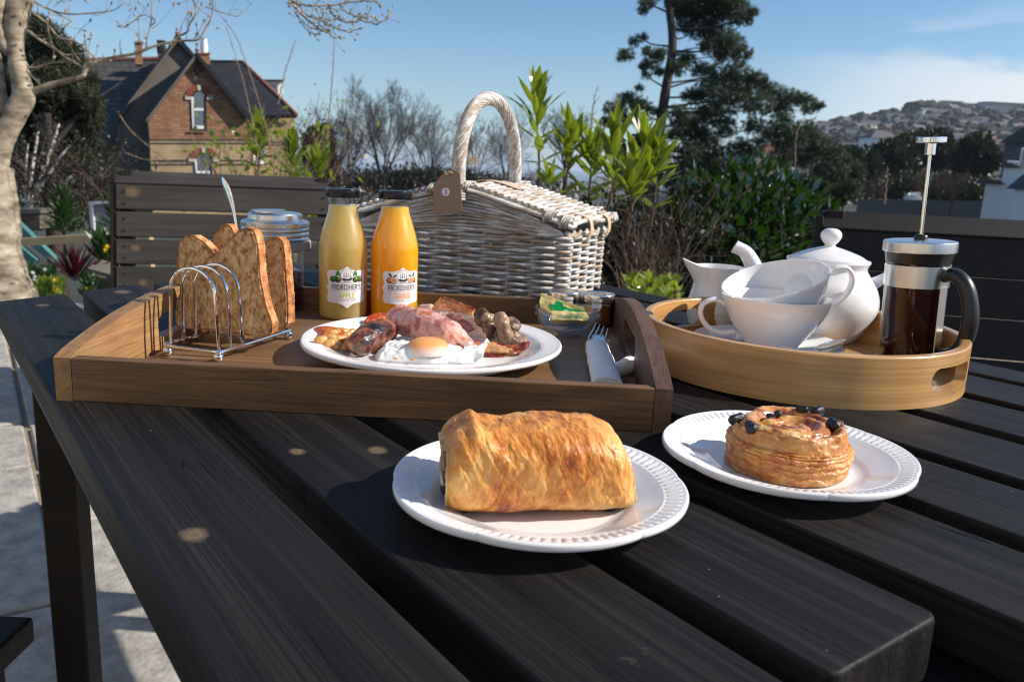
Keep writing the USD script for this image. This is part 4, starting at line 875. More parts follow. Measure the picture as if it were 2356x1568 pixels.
# ---------------------------------------------------------------- butter dish, preserves, napkin
def z5(x, y): return (1320 + x / 6.03) / 1.08659, (700 + y / 6.03) / 1.08659
m_thick = glassmat('pressed_glass', (.93, .95, .95), .02, 1.85)
dc = atz(1305, 780, FLOOR); dc = np.array([dc[0], dc[1] + .022, FLOOR + .0003])
dish = Thing('glass_dish', 'small clear glass dish holding wrapped butter portions on the oak tray', 'dish', tuple(dc))
dish.part('bowl', lathe([(0, .0), (.021, 0), (.0225, .001), (.030, .008), (.0365, .019), (.0385, .026), (.0405, .0265), (.0412, .029), (.0412, .0335), (.0402, .035), (.0385, .0345), (.0375, .032), (.0362, .026), (.033, .018), (.027, .010), (.020, .005), (0, .0045)], 72), m_thick, smooth=50)
m_foil = noisy('gold_butter_wrapper', [(.3, (.66, .52, .17)), (.7, (.78, .66, .30))], scale=60, rough=(.22, .4), bump=.4, bscale=90, bdist=.002, extra={"metallic": .25})
m_green = plain('green_wrapper_band', (.0, .32, .07), .3); m_wtext = plain('white_print', (.85, .85, .82), .5); m_gtext = plain('green_print', (.02, .16, .05), .5)
def pack(label, px, c, n, thick, strip=None, words=(), seed=0):
    th = Thing('butter_portion', label, 'butter', tuple(c))
    n = np.asarray(n, float) / np.linalg.norm(n)
    def sl_(pp, off, t): return slab([z5(*p) for p in pp], np.asarray(c) + n * off, n, t, .0, seed)
    v, f = sl_(px, 0, thick); body = th.part('wrapper', (v, f), m_foil, world=True, smooth=40)
    if strip: th.part('band', sl_(strip, thick * .5 + .0004, .0006), m_green, world=True)
    for text, h, m, at_, rot in words:
        X_ = np.cross([0, 0, 1], n); X_ /= np.linalg.norm(X_); Y_ = np.cross(n, X_); o = onplane(*z5(*at_), np.asarray(c) + n * (thick * .5 + .0012), n)
        v, f = text_on(text, h, True); a = rot; v = np.stack([v[:, 0] * math.cos(a) - v[:, 1] * math.sin(a), v[:, 0] * math.sin(a) + v[:, 1] * math.cos(a), v[:, 2]], 1)
        T = np.eye(4); T[:3, 0], T[:3, 1], T[:3, 2], T[:3, 3] = X_, Y_, n, o
        w = xf((v, f), T); wv = w[0] + n * ((meshkit.fbm((w[0]) * 70, 3, seed) - .5) * 2 * .0035)[:, None]
        th.part('lettering', (wv, f), m, world=True)
cz = dc + [0, 0, .034]
pack('gold and green wrapped butter portion leaning at the back of the glass dish', [(225, 215), (440, 305), (540, 340), (850, 430), (870, 500), (345, 520), (200, 440), (195, 330)], cz + [-.004, .006, .002], (-.25, -.8, .6), .010,
     [(440, 312), (530, 345), (530, 395), (860, 468), (862, 500), (345, 440), (335, 365), (400, 385)], [('SALTED', .0028, m_wtext, (625, 455), math.pi - .14)], 1)
pack('gold wrapped butter portion lying at the front of the glass dish', [(370, 490), (870, 505), (915, 600), (905, 640), (345, 632), (345, 570)], cz + [.002, -.012, -.004], (.05, -.8, .6), .010,
     None, [('Lakeland', .0050, m_gtext, (640, 535), math.pi - .05), ('BUTTER', .0022, m_gtext, (700, 508), math.pi - .05)], 5)
m_honey = mat('amber_preserve', {"p": ("principled_bsdf", {"base_color": (.62, .20, .012), "roughness": .12, "transmission_weight": .55, "ior": 1.45, "subsurface_weight": .2, "subsurface_scale": .01})}, [], "p.BSDF")
m_lid = plain('silver_lid', (.78, .78, .77), .16, metallic=1.0)
def pot(label, c, rot, content):
    j = Thing('preserve_pot', label, 'jar', (c[0], c[1], FLOOR + .0002), rot)
    R = .0208
    j.part('glass', glass_shell([(R - .003, 0), (R - .0005, .001), (R, .004), (R, .024), (R - .001, .0285), (R - .003, .031), (R - .003, .036)], .0013, 48), m_glass, smooth=50)
    j.part('preserve', lathe([(0, .002), (R - .004, .002), (R - .0018, .004), (R - .0018, .024), (R - .003, .028), (0, .0282)], 48), content, smooth=50)
    j.part('lid', lathe([(R - .002, .0325), (R + .0022, .0325), (R + .0026, .0333), (R + .0026, .0415), (R + .0016, .0430), (R - .0005, .0434), (R - .002, .0428), (0, .0426)], 64), m_lid, smooth=40)
    st = j.part('sticker', wrapped(extrude(Polygon([(-.0062, .0260), (.0062, .0260), (.0068, .0385), (-.0068, .0385)]), .0001), R + .0026, .0002), m_paper)
    v, f = text_on('Tiptree', .0030, True); v[:, 0] += v[:, 1] * .25; v = v + [0, .0325, 0]
    j.part('lettering', wrapped((v, f), R + .0026, .0004), m_ink, parent=st)
    rd = j.part('round_label', wrapped(extrude(Point(0, .0135).buffer(.0085, 16), .0001), R, .0002), plain('plum_label' + ('' if content is m_honey else '_two'), (.16, .11, .14), .45))
j1 = atz(1374, 753, FLOOR); j2 = atz(1297, 748, FLOOR)
pot('silver lidded pot of amber preserve in the right rear corner of the oak tray', (j1[0], j1[1] + .017), math.radians(-8), m_honey)
m_marm = mat('red_brown_preserve', {"p": ("principled_bsdf", {"base_color": (.20, .035, .010), "roughness": .15, "transmission_weight": .4})}, [], "p.BSDF")
pot('little silver lidded pot of dark preserve behind the glass butter dish', (j2[0], j2[1] + .020), math.radians(10), m_marm)
# napkin with fork
m_nap = noisy('white_paper_napkin', [(.3, (.82, .82, .82)), (.7, (.88, .88, .88))], scale=40, rough=(.8, .9), bump=.5, bscale=240, bdist=.0012)
n0, n1 = atz(1371, 788, FLOOR + .009), atz(1398, 886, FLOOR + .009)
nap = Thing('napkin_roll', 'white paper napkin rolled round cutlery at the right front of the oak tray', 'napkin', (n1[0], n1[1], FLOOR))
ax = n1 - n0
path = np.array([n0 + ax * k for k in np.linspace(0, 1, 60)])
path[:, 2] = FLOOR + .0078 + .0015 * np.sin(np.linspace(0, 3, 60))
rad = np.interp(np.linspace(0, 1, 60), [0, .03, .3, .7, 1], [.0118, .0128, .0136, .0142, .0150])
v, f = tube(path, rad, 48, flat=(1.0, .60)); nap.part('roll', rough((v, f), .0016, 55, 2), m_nap, world=True, smooth=60)
th = np.linspace(0, 4.4 * np.pi, 160)                                 # the spiral of paper seen at the open end
e = np.stack([n1[0] + .0135 * (1 - th / 18) * np.cos(th), np.full(160, n1[1] - .001), FLOOR + .008 + .0082 * (1 - th / 18) * np.sin(th)], 1)
g = np.stack([e, e + [-.004 * ax[0] / .1, .006, 0]], 1); 
nap.part('rolled_end', (lambda vf: (vf[0], np.vstack([vf[1], vf[1][:, ::-1] + 0])))(grid(g)), m_nap, world=True, smooth=True)
fl = [atz(1400, 862, FLOOR + .006), atz(1425, 848, FLOOR + .007), atz(1450, 838, FLOOR + .009), atz(1458, 836, FLOOR + .010)]
nap.part('loose_flap', rough(blob(fl, [.0060, .0078, .0088, .0070], .0016, 8), .0024, 110, 4), m_nap, world=True, smooth=60)
nap.part('side_fold', rough(blob([atz(1388, 800, FLOOR + .008), atz(1391, 822, FLOOR + .008)], [.006, .0065], .002, 4), .001, 120, 3), m_nap, world=True, smooth=60)
fork = Thing('fork', 'steel fork with its four prongs sticking out of the napkin roll', 'fork', tuple(n0))
tips = [(1372, 742), (1380.5, 745.5), (1389, 749.8), (1398.6, 754.5)]; bases = [(1357.5, 771), (1370, 769), (1382, 773), (1393, 779)]
for tp_, bs in zip(tips, bases):
    a, b = atz(*bs, FLOOR + .0165), atz(*tp_, FLOOR + .024)
    fork.part('prong', tube(np.array([a - (b - a) * .3, a, .5 * (a + b) + [0, 0, -.0008], b]), [.0015, .0014, .0012, .0005], 8), m_chrome, world=True, smooth=60)
fork.part('neck', tube(np.array([atz(1376, 772, FLOOR + .016), atz(1380, 790, FLOOR + .013), atz(1388, 830, FLOOR + .010)]), [.0045, .003, .002], 10, flat=(1.6, .3)), m_chrome, world=True)

# ---------------------------------------------------------------- wicker hamper
m_wick = mat('whitewashed_willow', {"g": ("geometry", {}), "oi": ("object_info", {}), "w": ("math", {"math_type": "multiply", "value2": 53.0}), "mp": ("mapping", {"mapping_type": "texture", "scale": (.05, .05, .012)}), "n": ("noise_texture", {"dimensions": "4D", "scale": 1.0, "detail": 5.0, "roughness": .6}),
                             "f": ("noise_texture", {"scale": 420.0, "detail": 4.0}), "a": ("math", {"math_type": "multiply_add", "value2": .75}), "b2": ("math", {"math_type": "multiply", "value2": .25}),
                             "r": ("rgb_ramp", {"ramp": [(.38, (.34, .215, .125)), (.45, (.40, .315, .235)), (.51, (.46, .445, .425)), (.60, (.74, .73, .71))]}), "bm": ("bump", {"strength": .4, "distance": .0008}), "p": ("principled_bsdf", {"roughness": .6})},
             [("g.position", "mp.vector"), ("mp.vector", "n.vector"), ("oi.random", "w.value1"), ("w.value", "n.w"), ("g.position", "f.vector"), ("n.fac", "a.value1"), ("f.fac", "b2.value1"), ("b2.value", "a.value3"), ("a.value", "r.fac"), ("r.color", "p.base_color"), ("f.fac", "bm.height"), ("bm.normal", "p.normal")], "p.BSDF")
m_stake = noisy('grey_willow_stake', [(.3, (.22, .20, .19)), (.7, (.42, .40, .38))], scale=120, rough=(.6, .7))
m_leather = noisy('tan_leather_strap', [(.3, (.55, .38, .24)), (.7, (.66, .49, .33))], scale=120, rough=(.45, .6), bump=.3, bscale=400)
HFR = np.array([.0775, 1.300]); ed = np.array([math.cos(-.01), math.sin(-.01)]); sd = np.array([math.cos(math.radians(65)), math.sin(math.radians(65))])
HLn, HD, HZ = .345, .205, .104
ham = Thing('wicker_hamper', 'whitewashed wicker picnic hamper with a tall twisted handle behind the oak tray', 'hamper', (HFR[0], HFR[1], TZ))
def hp(u, v): return np.array([ed[0] * u + sd[0] * v, ed[1] * u + sd[1] * v])   # u along the front from its right corner (negative to the left), v to the back
corn = [hp(0, 0), hp(0, HD), hp(-HLn, HD), hp(-HLn, 0)]
ring = Polygon(corn).buffer(-.016).buffer(.016, 8).exterior
per = ring.length
NP = 300
ss = np.linspace(0, per, NP, endpoint=False)
base_p = np.array([ring.interpolate(s).coords[0] for s in ss]); tg = np.roll(base_p, -1, 0) - np.roll(base_p, 1, 0); tg /= np.linalg.norm(tg, axis=1, keepdims=True)
nout = np.stack([tg[:, 1], -tg[:, 0]], 1)
if np.dot(nout[0], base_p[0] - np.mean(base_p, 0)) < 0: nout = -nout
nst = 27
phase = ss / per * nst * np.pi
rng = np.random.default_rng(8)
def weaver(k, z, r=.0026, flare=0.0):
    off = .0046 * np.cos(phase + (k % 2) * np.pi)
    wob = .0005 * np.sin(ss * 40 + k * 2.1)
    o = base_p + nout * (off + flare)[:, None] if np.ndim(flare) else base_p + nout * (off + flare)[:, None]
    pts = np.c_[o, np.full(NP, z) + wob + .0003 * np.sin(phase * 2)]
    rr_ = r * (1 + .22 * np.cos(phase + (k % 2) * np.pi)) * rng.uniform(.92, 1.08)
    P = np.vstack([pts, pts[:1]])
    return tube(P, np.append(rr_, rr_[0]), 7, cap=False)
NR = 20
for k in range(NR): ham.part('weaver', weaver(k, 0.004 + k * .0054, flare=.004 * (k / NR - .5)), m_wick, smooth=60)
for i in range(nst):
    j = int(round((i + .5) * NP / nst)) % NP; o = base_p[j]
    h_ = HZ
    uv = np.linalg.solve(np.stack([ed, sd], 1), o)
    if abs(uv[1]) < .02 or abs(uv[1] - HD) < .02: h_ = HZ + .058 * (1 - abs(2 * (-uv[0] / HLn) - 1) ** 1.3)
    ham.part('stake', tube(np.array([np.r_[o - nout[j] * .002, 0.0], np.r_[o, h_]]), .0030, 7), m_stake, smooth=60)
for vside, nm in ((0.0, 1), (HD, -1)):
    for k in range(1, 12):
        u = np.linspace(-HLn + .004, -.004, 70); x = -u / HLn
        zt = HZ + .002 + .0055 * k * (1 - np.abs(2 * x - 1) ** 1.35) ** .9 + .0006 * np.sin(u * 60 + k)
        off = .0026 * np.cos(u / HLn * np.pi * 7.5 + (k % 2) * np.pi) * np.clip((1 - np.abs(2 * x - 1)) * 4, 0, 1)
        pts = np.array([np.r_[hp(a, vside) - nm * np.array([-ed[1], ed[0]]) * (o_ + .002), z_] for a, o_, z_ in zip(u, off, zt)])
        ham.part('weaver', tube(pts, .0025, 7), m_wick, smooth=60)
# border roll along the top of the ends, base
for v0, v1, u0 in ((0, HD, .003), (0, HD, -HLn - .003)):
    for s_ in (-1, 1):
        t_ = np.linspace(0, 1, 60); tw = t_ * 22 + s_ * 1.57
        pts = np.array([np.r_[hp(u0 + .0035 * math.cos(a), v0 + (v1 - v0) * b), HZ + .003 + .0035 * math.sin(a)] for a, b in zip(tw, t_)])
        ham.part('border', tube(pts, .0036, 7), m_wick, smooth=60)
# the two sloping lids
def lid(sgn):
    u0, u1 = (-HLn / 2 + .010, .012) if sgn > 0 else (-HLn / 2 - .010, -HLn - .012)
    z0, z1 = HZ + .076, HZ + .0235
    L = math.hypot(u1 - u0, z1 - z0); nrod = 34
    prof = lambda q: z0 + (z1 - z0) * (q ** 1.12)
    for i in range(nrod):
        q = i / (nrod - 1); vv = np.linspace(-.008, HD + .008, 36)
        al = .0022 * np.cos(vv / HD * np.pi * 3 + (i % 2) * np.pi)
        pts = np.array([np.r_[hp(u0 + (u1 - u0) * q, b), prof(q) + a] for a, b in zip(al, vv)])
        ham.part('lid_rod', tube(pts, .0031 if i < nrod - 4 else .0042, 7), m_wick, smooth=60)
    for vv in (-.009, -.002, .006, HD / 2, HD - .004, HD + .009):
        q = np.linspace(-.02, 1.02, 24)
        ham.part('lid_frame', tube(np.array([np.r_[hp(u0 + (u1 - u0) * a, vv), prof(max(a, 0)) - .003 - (.004 if vv < .008 else 0)] for a in q]), .0038, 8), m_wick, smooth=60)
    for q in (.03, .14 if sgn < 0 else .95, .80 if sgn > 0 else .88):
        for d in (-.006, -.002, .002, .006):
            t_ = np.linspace(0, 2 * np.pi, 20); uu = u0 + (u1 - u0) * q + d
            for vb in (-.005, HD + .004):
                pts = np.array([np.r_[hp(uu + .003 * math.sin(a), vb + .0105 * math.cos(a)), prof(q) - .003 + .0085 * math.sin(a)] for a in t_])
                ham.part('binding', tube(pts, .0019, 6, cap=False), m_wick, smooth=60)
lid(1); lid(-1)
def strap(path, w, th=.0016, wd=None):
    p = np.asarray(path, float); t_ = np.gradient(p, axis=0); t_ /= np.linalg.norm(t_, axis=1, keepdims=True)
    wd = np.asarray(wd) / np.linalg.norm(wd); nn_ = np.cross(t_, wd)
    P = np.stack([p - wd * w / 2 + nn_ * th / 2, p + wd * w / 2 + nn_ * th / 2, p + wd * w / 2 - nn_ * th / 2, p - wd * w / 2 - nn_ * th / 2], 1)
    return grid(P, closed_v=True)
s3 = np.r_[sd, 0]
for vv in (.060, .150):
    pts = spl([np.r_[hp(-.012, vv), HZ + .034], np.r_[hp(.006, vv), HZ + .032], np.r_[hp(.019, vv), HZ + .024], np.r_[hp(.021, vv), HZ + .006], np.r_[hp(.014, vv), HZ - .008], np.r_[hp(.004, vv), HZ - .010]], 30)
    ham.part('leather_strap', strap(pts, .013, wd=s3), m_leather, smooth=60)
pts = spl([np.r_[hp(-HLn / 2 - .02, .10), HZ + .078], np.r_[hp(-HLn / 2, .10), HZ + .082], np.r_[hp(-HLn / 2 + .03, .10), HZ + .078], np.r_[hp(-HLn / 2 + .06, .10), HZ + .069]], 20)
hs = ham.part('hinge_strap', strap(pts, .030, wd=s3), m_leather, smooth=60)
for du, dv in ((.035, .092), (.037, .108), (.050, .100)):
    ham.part('rivet', xf(trimesh.creation.icosphere(2, .0028), Tm(tuple(np.r_[hp(-HLn / 2 + du, dv), HZ + .0775 - (du - .03) * .3]), sc=np.array([1, 1, .5]))), m_chrome, parent=hs)
# handle
hb0, hb1 = np.r_[hp(-HLn / 2, -.002), HZ + .055], np.r_[hp(-HLn / 2, HD + .002), HZ + .055]
Hn = 150; a = np.linspace(0, np.pi, Hn)
mid = (hb0 + hb1) / 2; hx = (hb1 - hb0) / 2
topz = 1.058 - TZ - hb0[2]
hpth = np.array([mid - hx * math.cos(k) * (1 + .10 * math.sin(k)) + np.array([0, 0, 1]) * topz * (math.sin(k) ** .78) for k in a])
tt_ = np.gradient(hpth, axis=0); tt_ /= np.linalg.norm(tt_, axis=1, keepdims=True)
An = np.r_[ed, 0]; Bn = np.cross(tt_, An); Bn /= np.linalg.norm(Bn, axis=1, keepdims=True)
sarc = np.concatenate([[0], np.cumsum(np.linalg.norm(np.diff(hpth, axis=0), axis=1))])
NSn = 14
for i in range(NSn):
    ph = sarc * 48 + i * 2 * np.pi / NSn
    pts = hpth + .0090 * (np.cos(ph)[:, None] * An + np.sin(ph)[:, None] * Bn)
    ham.part('handle_strand', tube(pts, .0025, 7), m_wick, smooth=60)
for hb in (hb0, hb1):
    for k in range(4):
        t_ = np.linspace(0, 2 * np.pi, 24)
        ham.part('binding', tube(np.stack([hb[0] + .0145 * np.cos(t_), hb[1] + .0145 * np.sin(t_), np.full(24, hb[2] - .002 + .0042 * k)], 1), .0022, 6, cap=False), m_wick, smooth=60)
# gift tag
m_kraft = noisy('kraft_card', [(.3, (.24, .155, .10)), (.7, (.32, .215, .14))], scale=300, rough=(.75, .85), bump=.2, bscale=600)
tp0 = np.array([*(HFR + hp(-HLn / 2, -.040)), TZ + HZ + .04])
tag = Thing('gift_tag', 'brown card tag numbered 3 tied to the hamper handle', 'tag', tuple(tp0))
tn = np.array([-.22, -.96, .10]); tn /= np.linalg.norm(tn)
TX = np.cross([0, 0, 1], tn); TX /= np.linalg.norm(TX); TY = np.cross(tn, TX)
q = np.array([onplane(x, y, tp0, tn) for x, y in [(997, 424), (1027, 391), (1054, 394), (1059, 402), (1063, 484), (1058, 488), (1002, 496), (998, 490)]]) - tp0
TP = Polygon(np.stack([q @ TX, q @ TY], 1)).buffer(-.0015).buffer(.0015, 4)
hole = onplane(1029, 404, tp0, tn) - tp0; TP = TP.difference(Point(hole @ TX, hole @ TY).buffer(.0022))
Tt = np.eye(4); Tt[:3, 0], Tt[:3, 1], Tt[:3, 2], Tt[:3, 3] = TX, TY, tn, tp0
tag.part('card', xf(extrude(TP, .0007), Tt), m_kraft, world=True)
dt = onplane(1026, 441.5, tp0, tn) - tp0
st = tag.part('sticker', xf(extrude(Point(dt @ TX, dt @ TY).buffer(.0062, 20), .0002, .0008), Tt), m_paper, world=True)
v, f = text_on('3', .0068, True); v = v + [dt @ TX, dt @ TY - .0034, .0011]; tag.part('number', xf((v, f), Tt), plain('navy_ink', (.02, .03, .12), .5), parent=st, world=True)
m_twine = noisy('jute_twine', [(.3, (.42, .30, .16)), (.7, (.60, .46, .28))], scale=300, rough=(.8, .9))
o0 = onplane(1029, 404, tp0 + tn * .002, tn)
hb0w = hb0 + [HFR[0], HFR[1], TZ]
tag.part('twine', tube(spl([o0, onplane(1022, 394, tp0 + tn * .004, tn), hb0w + [-.015, -.008, .020], hb0w + [0, -.018, .022], hb0w + [.015, -.008, .021], onplane(1037, 396, tp0 + tn * .004, tn), o0 + tn * .001], 50), .0008, 6), m_twine, world=True)
tag.part('twine', tube(spl([hb0w + [.014, -.012, .020], atd(1066, 381, 1.30), atd(1082, 370, 1.30), atd(1098, 361, 1.30)], 24), .0009, 6), m_twine, world=True)
mb = MB(); rng = np.random.default_rng(2)
for k in range(46):
    c = atd(1070 + rng.uniform(0, 26), 378 - rng.uniform(-2, 15), 1.30); mb.add(tube(np.array([c, c + rng.normal(0, .005, 3) + [.003, 0, .002], c + rng.normal(0, .007, 3) + [.006, 0, .004]]), .00022, 3))
tag.part('frayed_end', mb.get(), m_twine, world=True, kind='stuff')

# ---------------------------------------------------------------- bamboo tray
m_bam = wood('bamboo_laminate', -.2, (.36, .175, .055), (.52, .285, .10), (.64, .40, .175), along=.30, across=.30, fine=.15, rough=(.26, .4), bump=.10, spec=.5, swirl=.1, coat=.35, zs=.010)
m_bamf = wood('bamboo_floor', -.5, (.46, .25, .09), (.55, .32, .125), (.62, .39, .17), along=.2, across=.006, fine=.0009, rough=(.3, .42), bump=.1, spec=.5, swirl=.2, coat=.2)
BC = np.array([.328, .9165]); BR, BH, BT = .1755, .050, .0105
bam = Thing('round_tray', 'round bamboo tray carrying the white tea set and cafetiere', 'tray', (BC[0], BC[1], TZ))
bam.part('base', lathe([(0, .001), (BR - BT + .001, .001), (BR - BT + .001, .0075), (0, .0075)], 96), m_bamf)
wall = Manifold.cylinder(BH, BR, BR, 160) - Manifold.cylinder(BH + .02, BR - BT, BR - BT, 160).translate([0, 0, -.01])
hw_ = atz(2166, 858, TZ + .027)[:2] - BC
ha = math.atan2(hw_[1], hw_[0])
for sgn in (0, math.pi):
    x = ha + sgn
    cut = Manifold.batch_hull([Manifold.cylinder(.08, .0115, .0115, 24, True).rotate([0, 90, 0]).translate([BR, s_ * .030, .0265]) for s_ in (-1, 1)]).rotate([0, 0, math.degrees(x)])
    wall -= cut
q = wall.to_mesh(); tw_ = trimesh.Trimesh(q.vert_properties[:, :3], q.tri_verts, process=True)
v = np.array(tw_.vertices); rad = np.hypot(v[:, 0], v[:, 1])
tb = (v[:, 2] > BH - 1e-4); 
bam.part('wall', (v, np.array(tw_.faces)), m_bam, smooth=35)
t_ = np.linspace(0, 2 * np.pi, 161)
prof = [(BR - .0005, BH - .0003), (BR - .0008, BH + .0010), (BR - .0022, BH + .0018), (BR - BT + .002, BH + .0018), (BR - BT + .0006, BH + .0010), (BR - BT + .0003, BH - .0003)]
bam.part('rim', lathe(prof, 160), m_bam, smooth=60)
BF = TZ + .0076
m_pot = mat('white_porcelain', {"p": ("principled_bsdf", {"base_color": (.80, .80, .81), "roughness": .1, "specular_ior_level": .5, "coat_weight": .4, "coat_roughness": .03})}, [], "p.BSDF")
# saucer
sc_ = .5 * (atz(1580, 762, BF + .012) + atz(1962, 806, BF + .012))
SR = np.linalg.norm((atz(1580, 762, BF + .012) - atz(1962, 806, BF + .012))[:2]) / 2
SR = min(SR, .088)
single('saucer', xf(lathe([(0, .0015), (.030, .0015), (.033, .0), (.037, 0), (.039, .002), (SR * .75, .006), (SR * .98, .0115), (SR, .0125), (SR * .985, .0140), (SR * .9, .0122), (.042, .006), (.034, .0052), (0, .005)], 96), Tm((sc_[0], sc_[1], BF))), m_pot, 'white saucer plate under the two stacked cups on the bamboo tray', 'saucer', smooth=50)
def cup_mesh(R=.064, h=.060, b=.031):
    out = [(0, .002), (b - .004, .002), (b - .003, 0), (b, 0), (b + .002, .003), (b + .012, .016), (R - .012, .030), (R - .004, .045), (R, h - .002), (R - .0003, h), (R - .0018, h)]
    inn = [(R - .0028, h - .002), (R - .007, .045), (R - .015, .031), (b + .009, .018), (b - .004, .008), (0, .0065)]
    return lathe(np.vstack([spl(out[3:10], 40), [(R - .0018, h)], spl(inn, 30)]).tolist(), 96) if False else lathe(out[:3] + spl(out[3:9], 30).tolist() + out[9:] + spl(inn, 30).tolist(), 96)
def ear(pts, w=.0042, fl=(1.5, .75)):
    return tube(spl(pts, 40), w, 16, flat=fl, twist0=(1, 0, 0))
cb = atz(1792, 800, BF + .008); CBX = np.array([cb[0], cb[1] + .030, BF + .0055])
R_c = .0645
cup1 = Thing('tea_cup', 'wide white cup at the bottom of the pair, its handle to the left', 'cup', tuple(CBX), math.radians(178))
cup1.part('bowl', cup_mesh(R_c), m_pot, smooth=50)
cup1.part('handle', ear([(.058, 0, .046), (.072, 0, .052), (.086, 0, .046), (.088, 0, .032), (.078, 0, .018), (.062, 0, .012), (.046, 0, .014)]), m_pot, smooth=60)
axu = trimesh.transformations.rotation_matrix(math.radians(9), (1, 0, 0))[:3, :3] @ np.array([-math.sin(math.radians(17)), 0, math.cos(math.radians(17))])
rim2 = atd(1783, 643, np.dot(CBX - EYE, _f) - .002)
base2 = rim2 - axu * .058
cup2 = Thing('tea_cup', 'white cup tilted inside the lower cup, its handle to the right', 'cup', tuple(base2), 0, tilt=trimesh.transformations.rotation_matrix(math.radians(9), (1, 0, 0)) @ trimesh.transformations.rotation_matrix(-math.radians(17), (0, 1, 0)))
cup2.part('bowl', cup_mesh(R_c - .0005), m_pot, smooth=50)
cup2.part('handle', ear([(.058, -.004, .050), (.070, -.004, .056), (.085, -.004, .052), (.089, -.004, .036), (.080, -.004, .020), (.064, -.004, .012), (.048, -.004, .014)]), m_pot, smooth=60)
# teaspoon on the saucer
ts = [atz(1790, 797, BF + .016), atz(1830, 803, BF + .015), atz(1868, 801, BF + .015), atz(1890, 806, BF + .015), atz(1915, 796, BF + .014), atz(1934, 785, BF + .016)]
tsp = Thing('teaspoon', 'steel teaspoon lying on the saucer in front of the cups', 'spoon', tuple(ts[2]))
tsp.part('handle', tube(spl(ts[:4], 30), np.interp(np.linspace(0, 1, 30), [0, .5, 1], [.0045, .0032, .0018]), 10, flat=(1, .4)), m_chrome, world=True, smooth=60)
bc = .5 * (ts[3] + ts[5]); bd = ts[5] - ts[3]; bl_ = np.linalg.norm(bd) / 2; ba = math.atan2(bd[1], bd[0])
th_ = np.linspace(0, np.pi / 2, 10); pr_o = [(math.sin(k), -.30 * math.cos(k)) for k in th_]; pr_i = [(.94 * math.sin(k), -.26 * math.cos(k)) for k in th_[::-1]]
v, f = lathe(pr_o + pr_i, 32); v = v * [bl_ * 1.15, .0125, .016]
tsp.part('bowl', xf((v, f), Tm((bc[0], bc[1], BF + .0185), rz=ba, rx=-.25)), m_chrome, world=True, smooth=60)
# milk jug
jb_ = atz(1650, 757, BF); jx = np.array([jb_[0] + .002, jb_[1] + .030])
jug = Thing('milk_jug', 'small white milk jug with a pouring lip behind the cups', 'jug', (jx[0], jx[1], BF))
nth = 96; th = np.linspace(0, 2 * np.pi, nth, endpoint=False)
pf = spl([(.030, 0), (.035, .004), (.0385, .020), (.0375, .036), (.0335, .052), (.0322, .064), (.0335, .076), (.0345, .082)], 50)
rid = .0004 * np.sin(pf[:, 1] * 900) * (pf[:, 1] < .045)
def jugrow(r, z, k): lip = np.exp(-((np.angle(np.exp(1j * (th - math.pi))) / .36) ** 2)) * sstep(z, .055, .084); return np.stack([(r - k + .017 * lip) * np.cos(th), (r - k) * np.sin(th) * (1 - .0 * lip), np.full(nth, z) + .009 * lip], -1)
rows = [jugrow(0.0001, .0, 0)] + [jugrow(r + d, z, 0) for (r, z), d in zip(pf, rid)] + [jugrow(r, z, .0026) for r, z in pf[::-1]] + [jugrow(.0001 + .0026, .004, .0026)]
jug.part('body', grid(np.stack(rows), closed_v=True), m_pot, smooth=60)
jug.part('handle', ear([(.031, .006, .070), (.045, .012, .074), (.054, .014, .060), (.050, .013, .038), (.036, .008, .026)], .0035), m_pot, smooth=60)
# teapot
tb_ = atz(1915, 795, BF); tx_ = np.array([tb_[0] - .001, tb_[1] + .046])
PS = 1.0
pot_ = Thing('teapot', 'round white teapot with a domed lid and ball knob on the bamboo tray', 'teapot', (tx_[0], tx_[1], BF), math.radians(-14), tilt=np.diag([1.02, 1.02, .925, 1]))
pf = spl([(.040, .0), (.044, .003), (.054, .018), (.0645, .040), (.0665, .058), (.0610, .078), (.0510, .094), (.0475, .101), (.0490, .107), (.0505, .1105), (.0500, .1130)], 60).tolist()
pot_.part('body', lathe([(0, .001)] + pf + [(.046, .1130), (.044, .108), (0, .106)], 96), m_pot, smooth=50)
lidp = spl([(.0455, .1120), (.0450, .1150), (.038, .1195), (.026, .1245), (.014, .1285), (.0075, .1305), (.0066, .133), (.0100, .1375), (.0128, .1440), (.0118, .1500), (.007, .1545), (.0001, .1556)], 60).tolist()
pot_.part('lid', lathe(lidp, 72), m_pot, smooth=60)
spt = spl([(-.048, 0, .030), (-.068, 0, .044), (-.080, 0, .066), (-.088, 0, .092), (-.101, 0, .114), (-.116, 0, .122)], 44)
rs_ = np.interp(np.linspace(0, 1, 44), [0, .25, .6, .9, 1], [.023, .0165, .0112, .0088, .0094])
mb = MB(); mb.add(tube(spt, rs_, 24, cap=False)); v, f = tube(spt[8:], rs_[8:] * .78, 24, cap=False); mb.add((v, f[:, ::-1]))
lo, li = tube(spt, rs_, 24, cap=False)[0][-24:], tube(spt[8:], rs_[8:] * .78, 24, cap=False)[0][-24:]
v, f = grid(np.stack([lo, li]), closed_v=True); mb.add((v, f)); mb.add((v, f[:, ::-1]))
pot_.part('spout', mb.get(), m_pot, smooth=60)
pot_.part('handle', tube(spl([(.046, 0, .074), (.062, -.004, .088), (.084, -.004, .100), (.106, 0, .096), (.116, 0, .072), (.108, 0, .046), (.088, 0, .032), (.056, 0, .026)], 50), np.interp(np.linspace(0, 1, 50), [0, .15, .5, .85, 1], [.0105, .0072, .0062, .0068, .0105]), 18), m_pot, smooth=60)
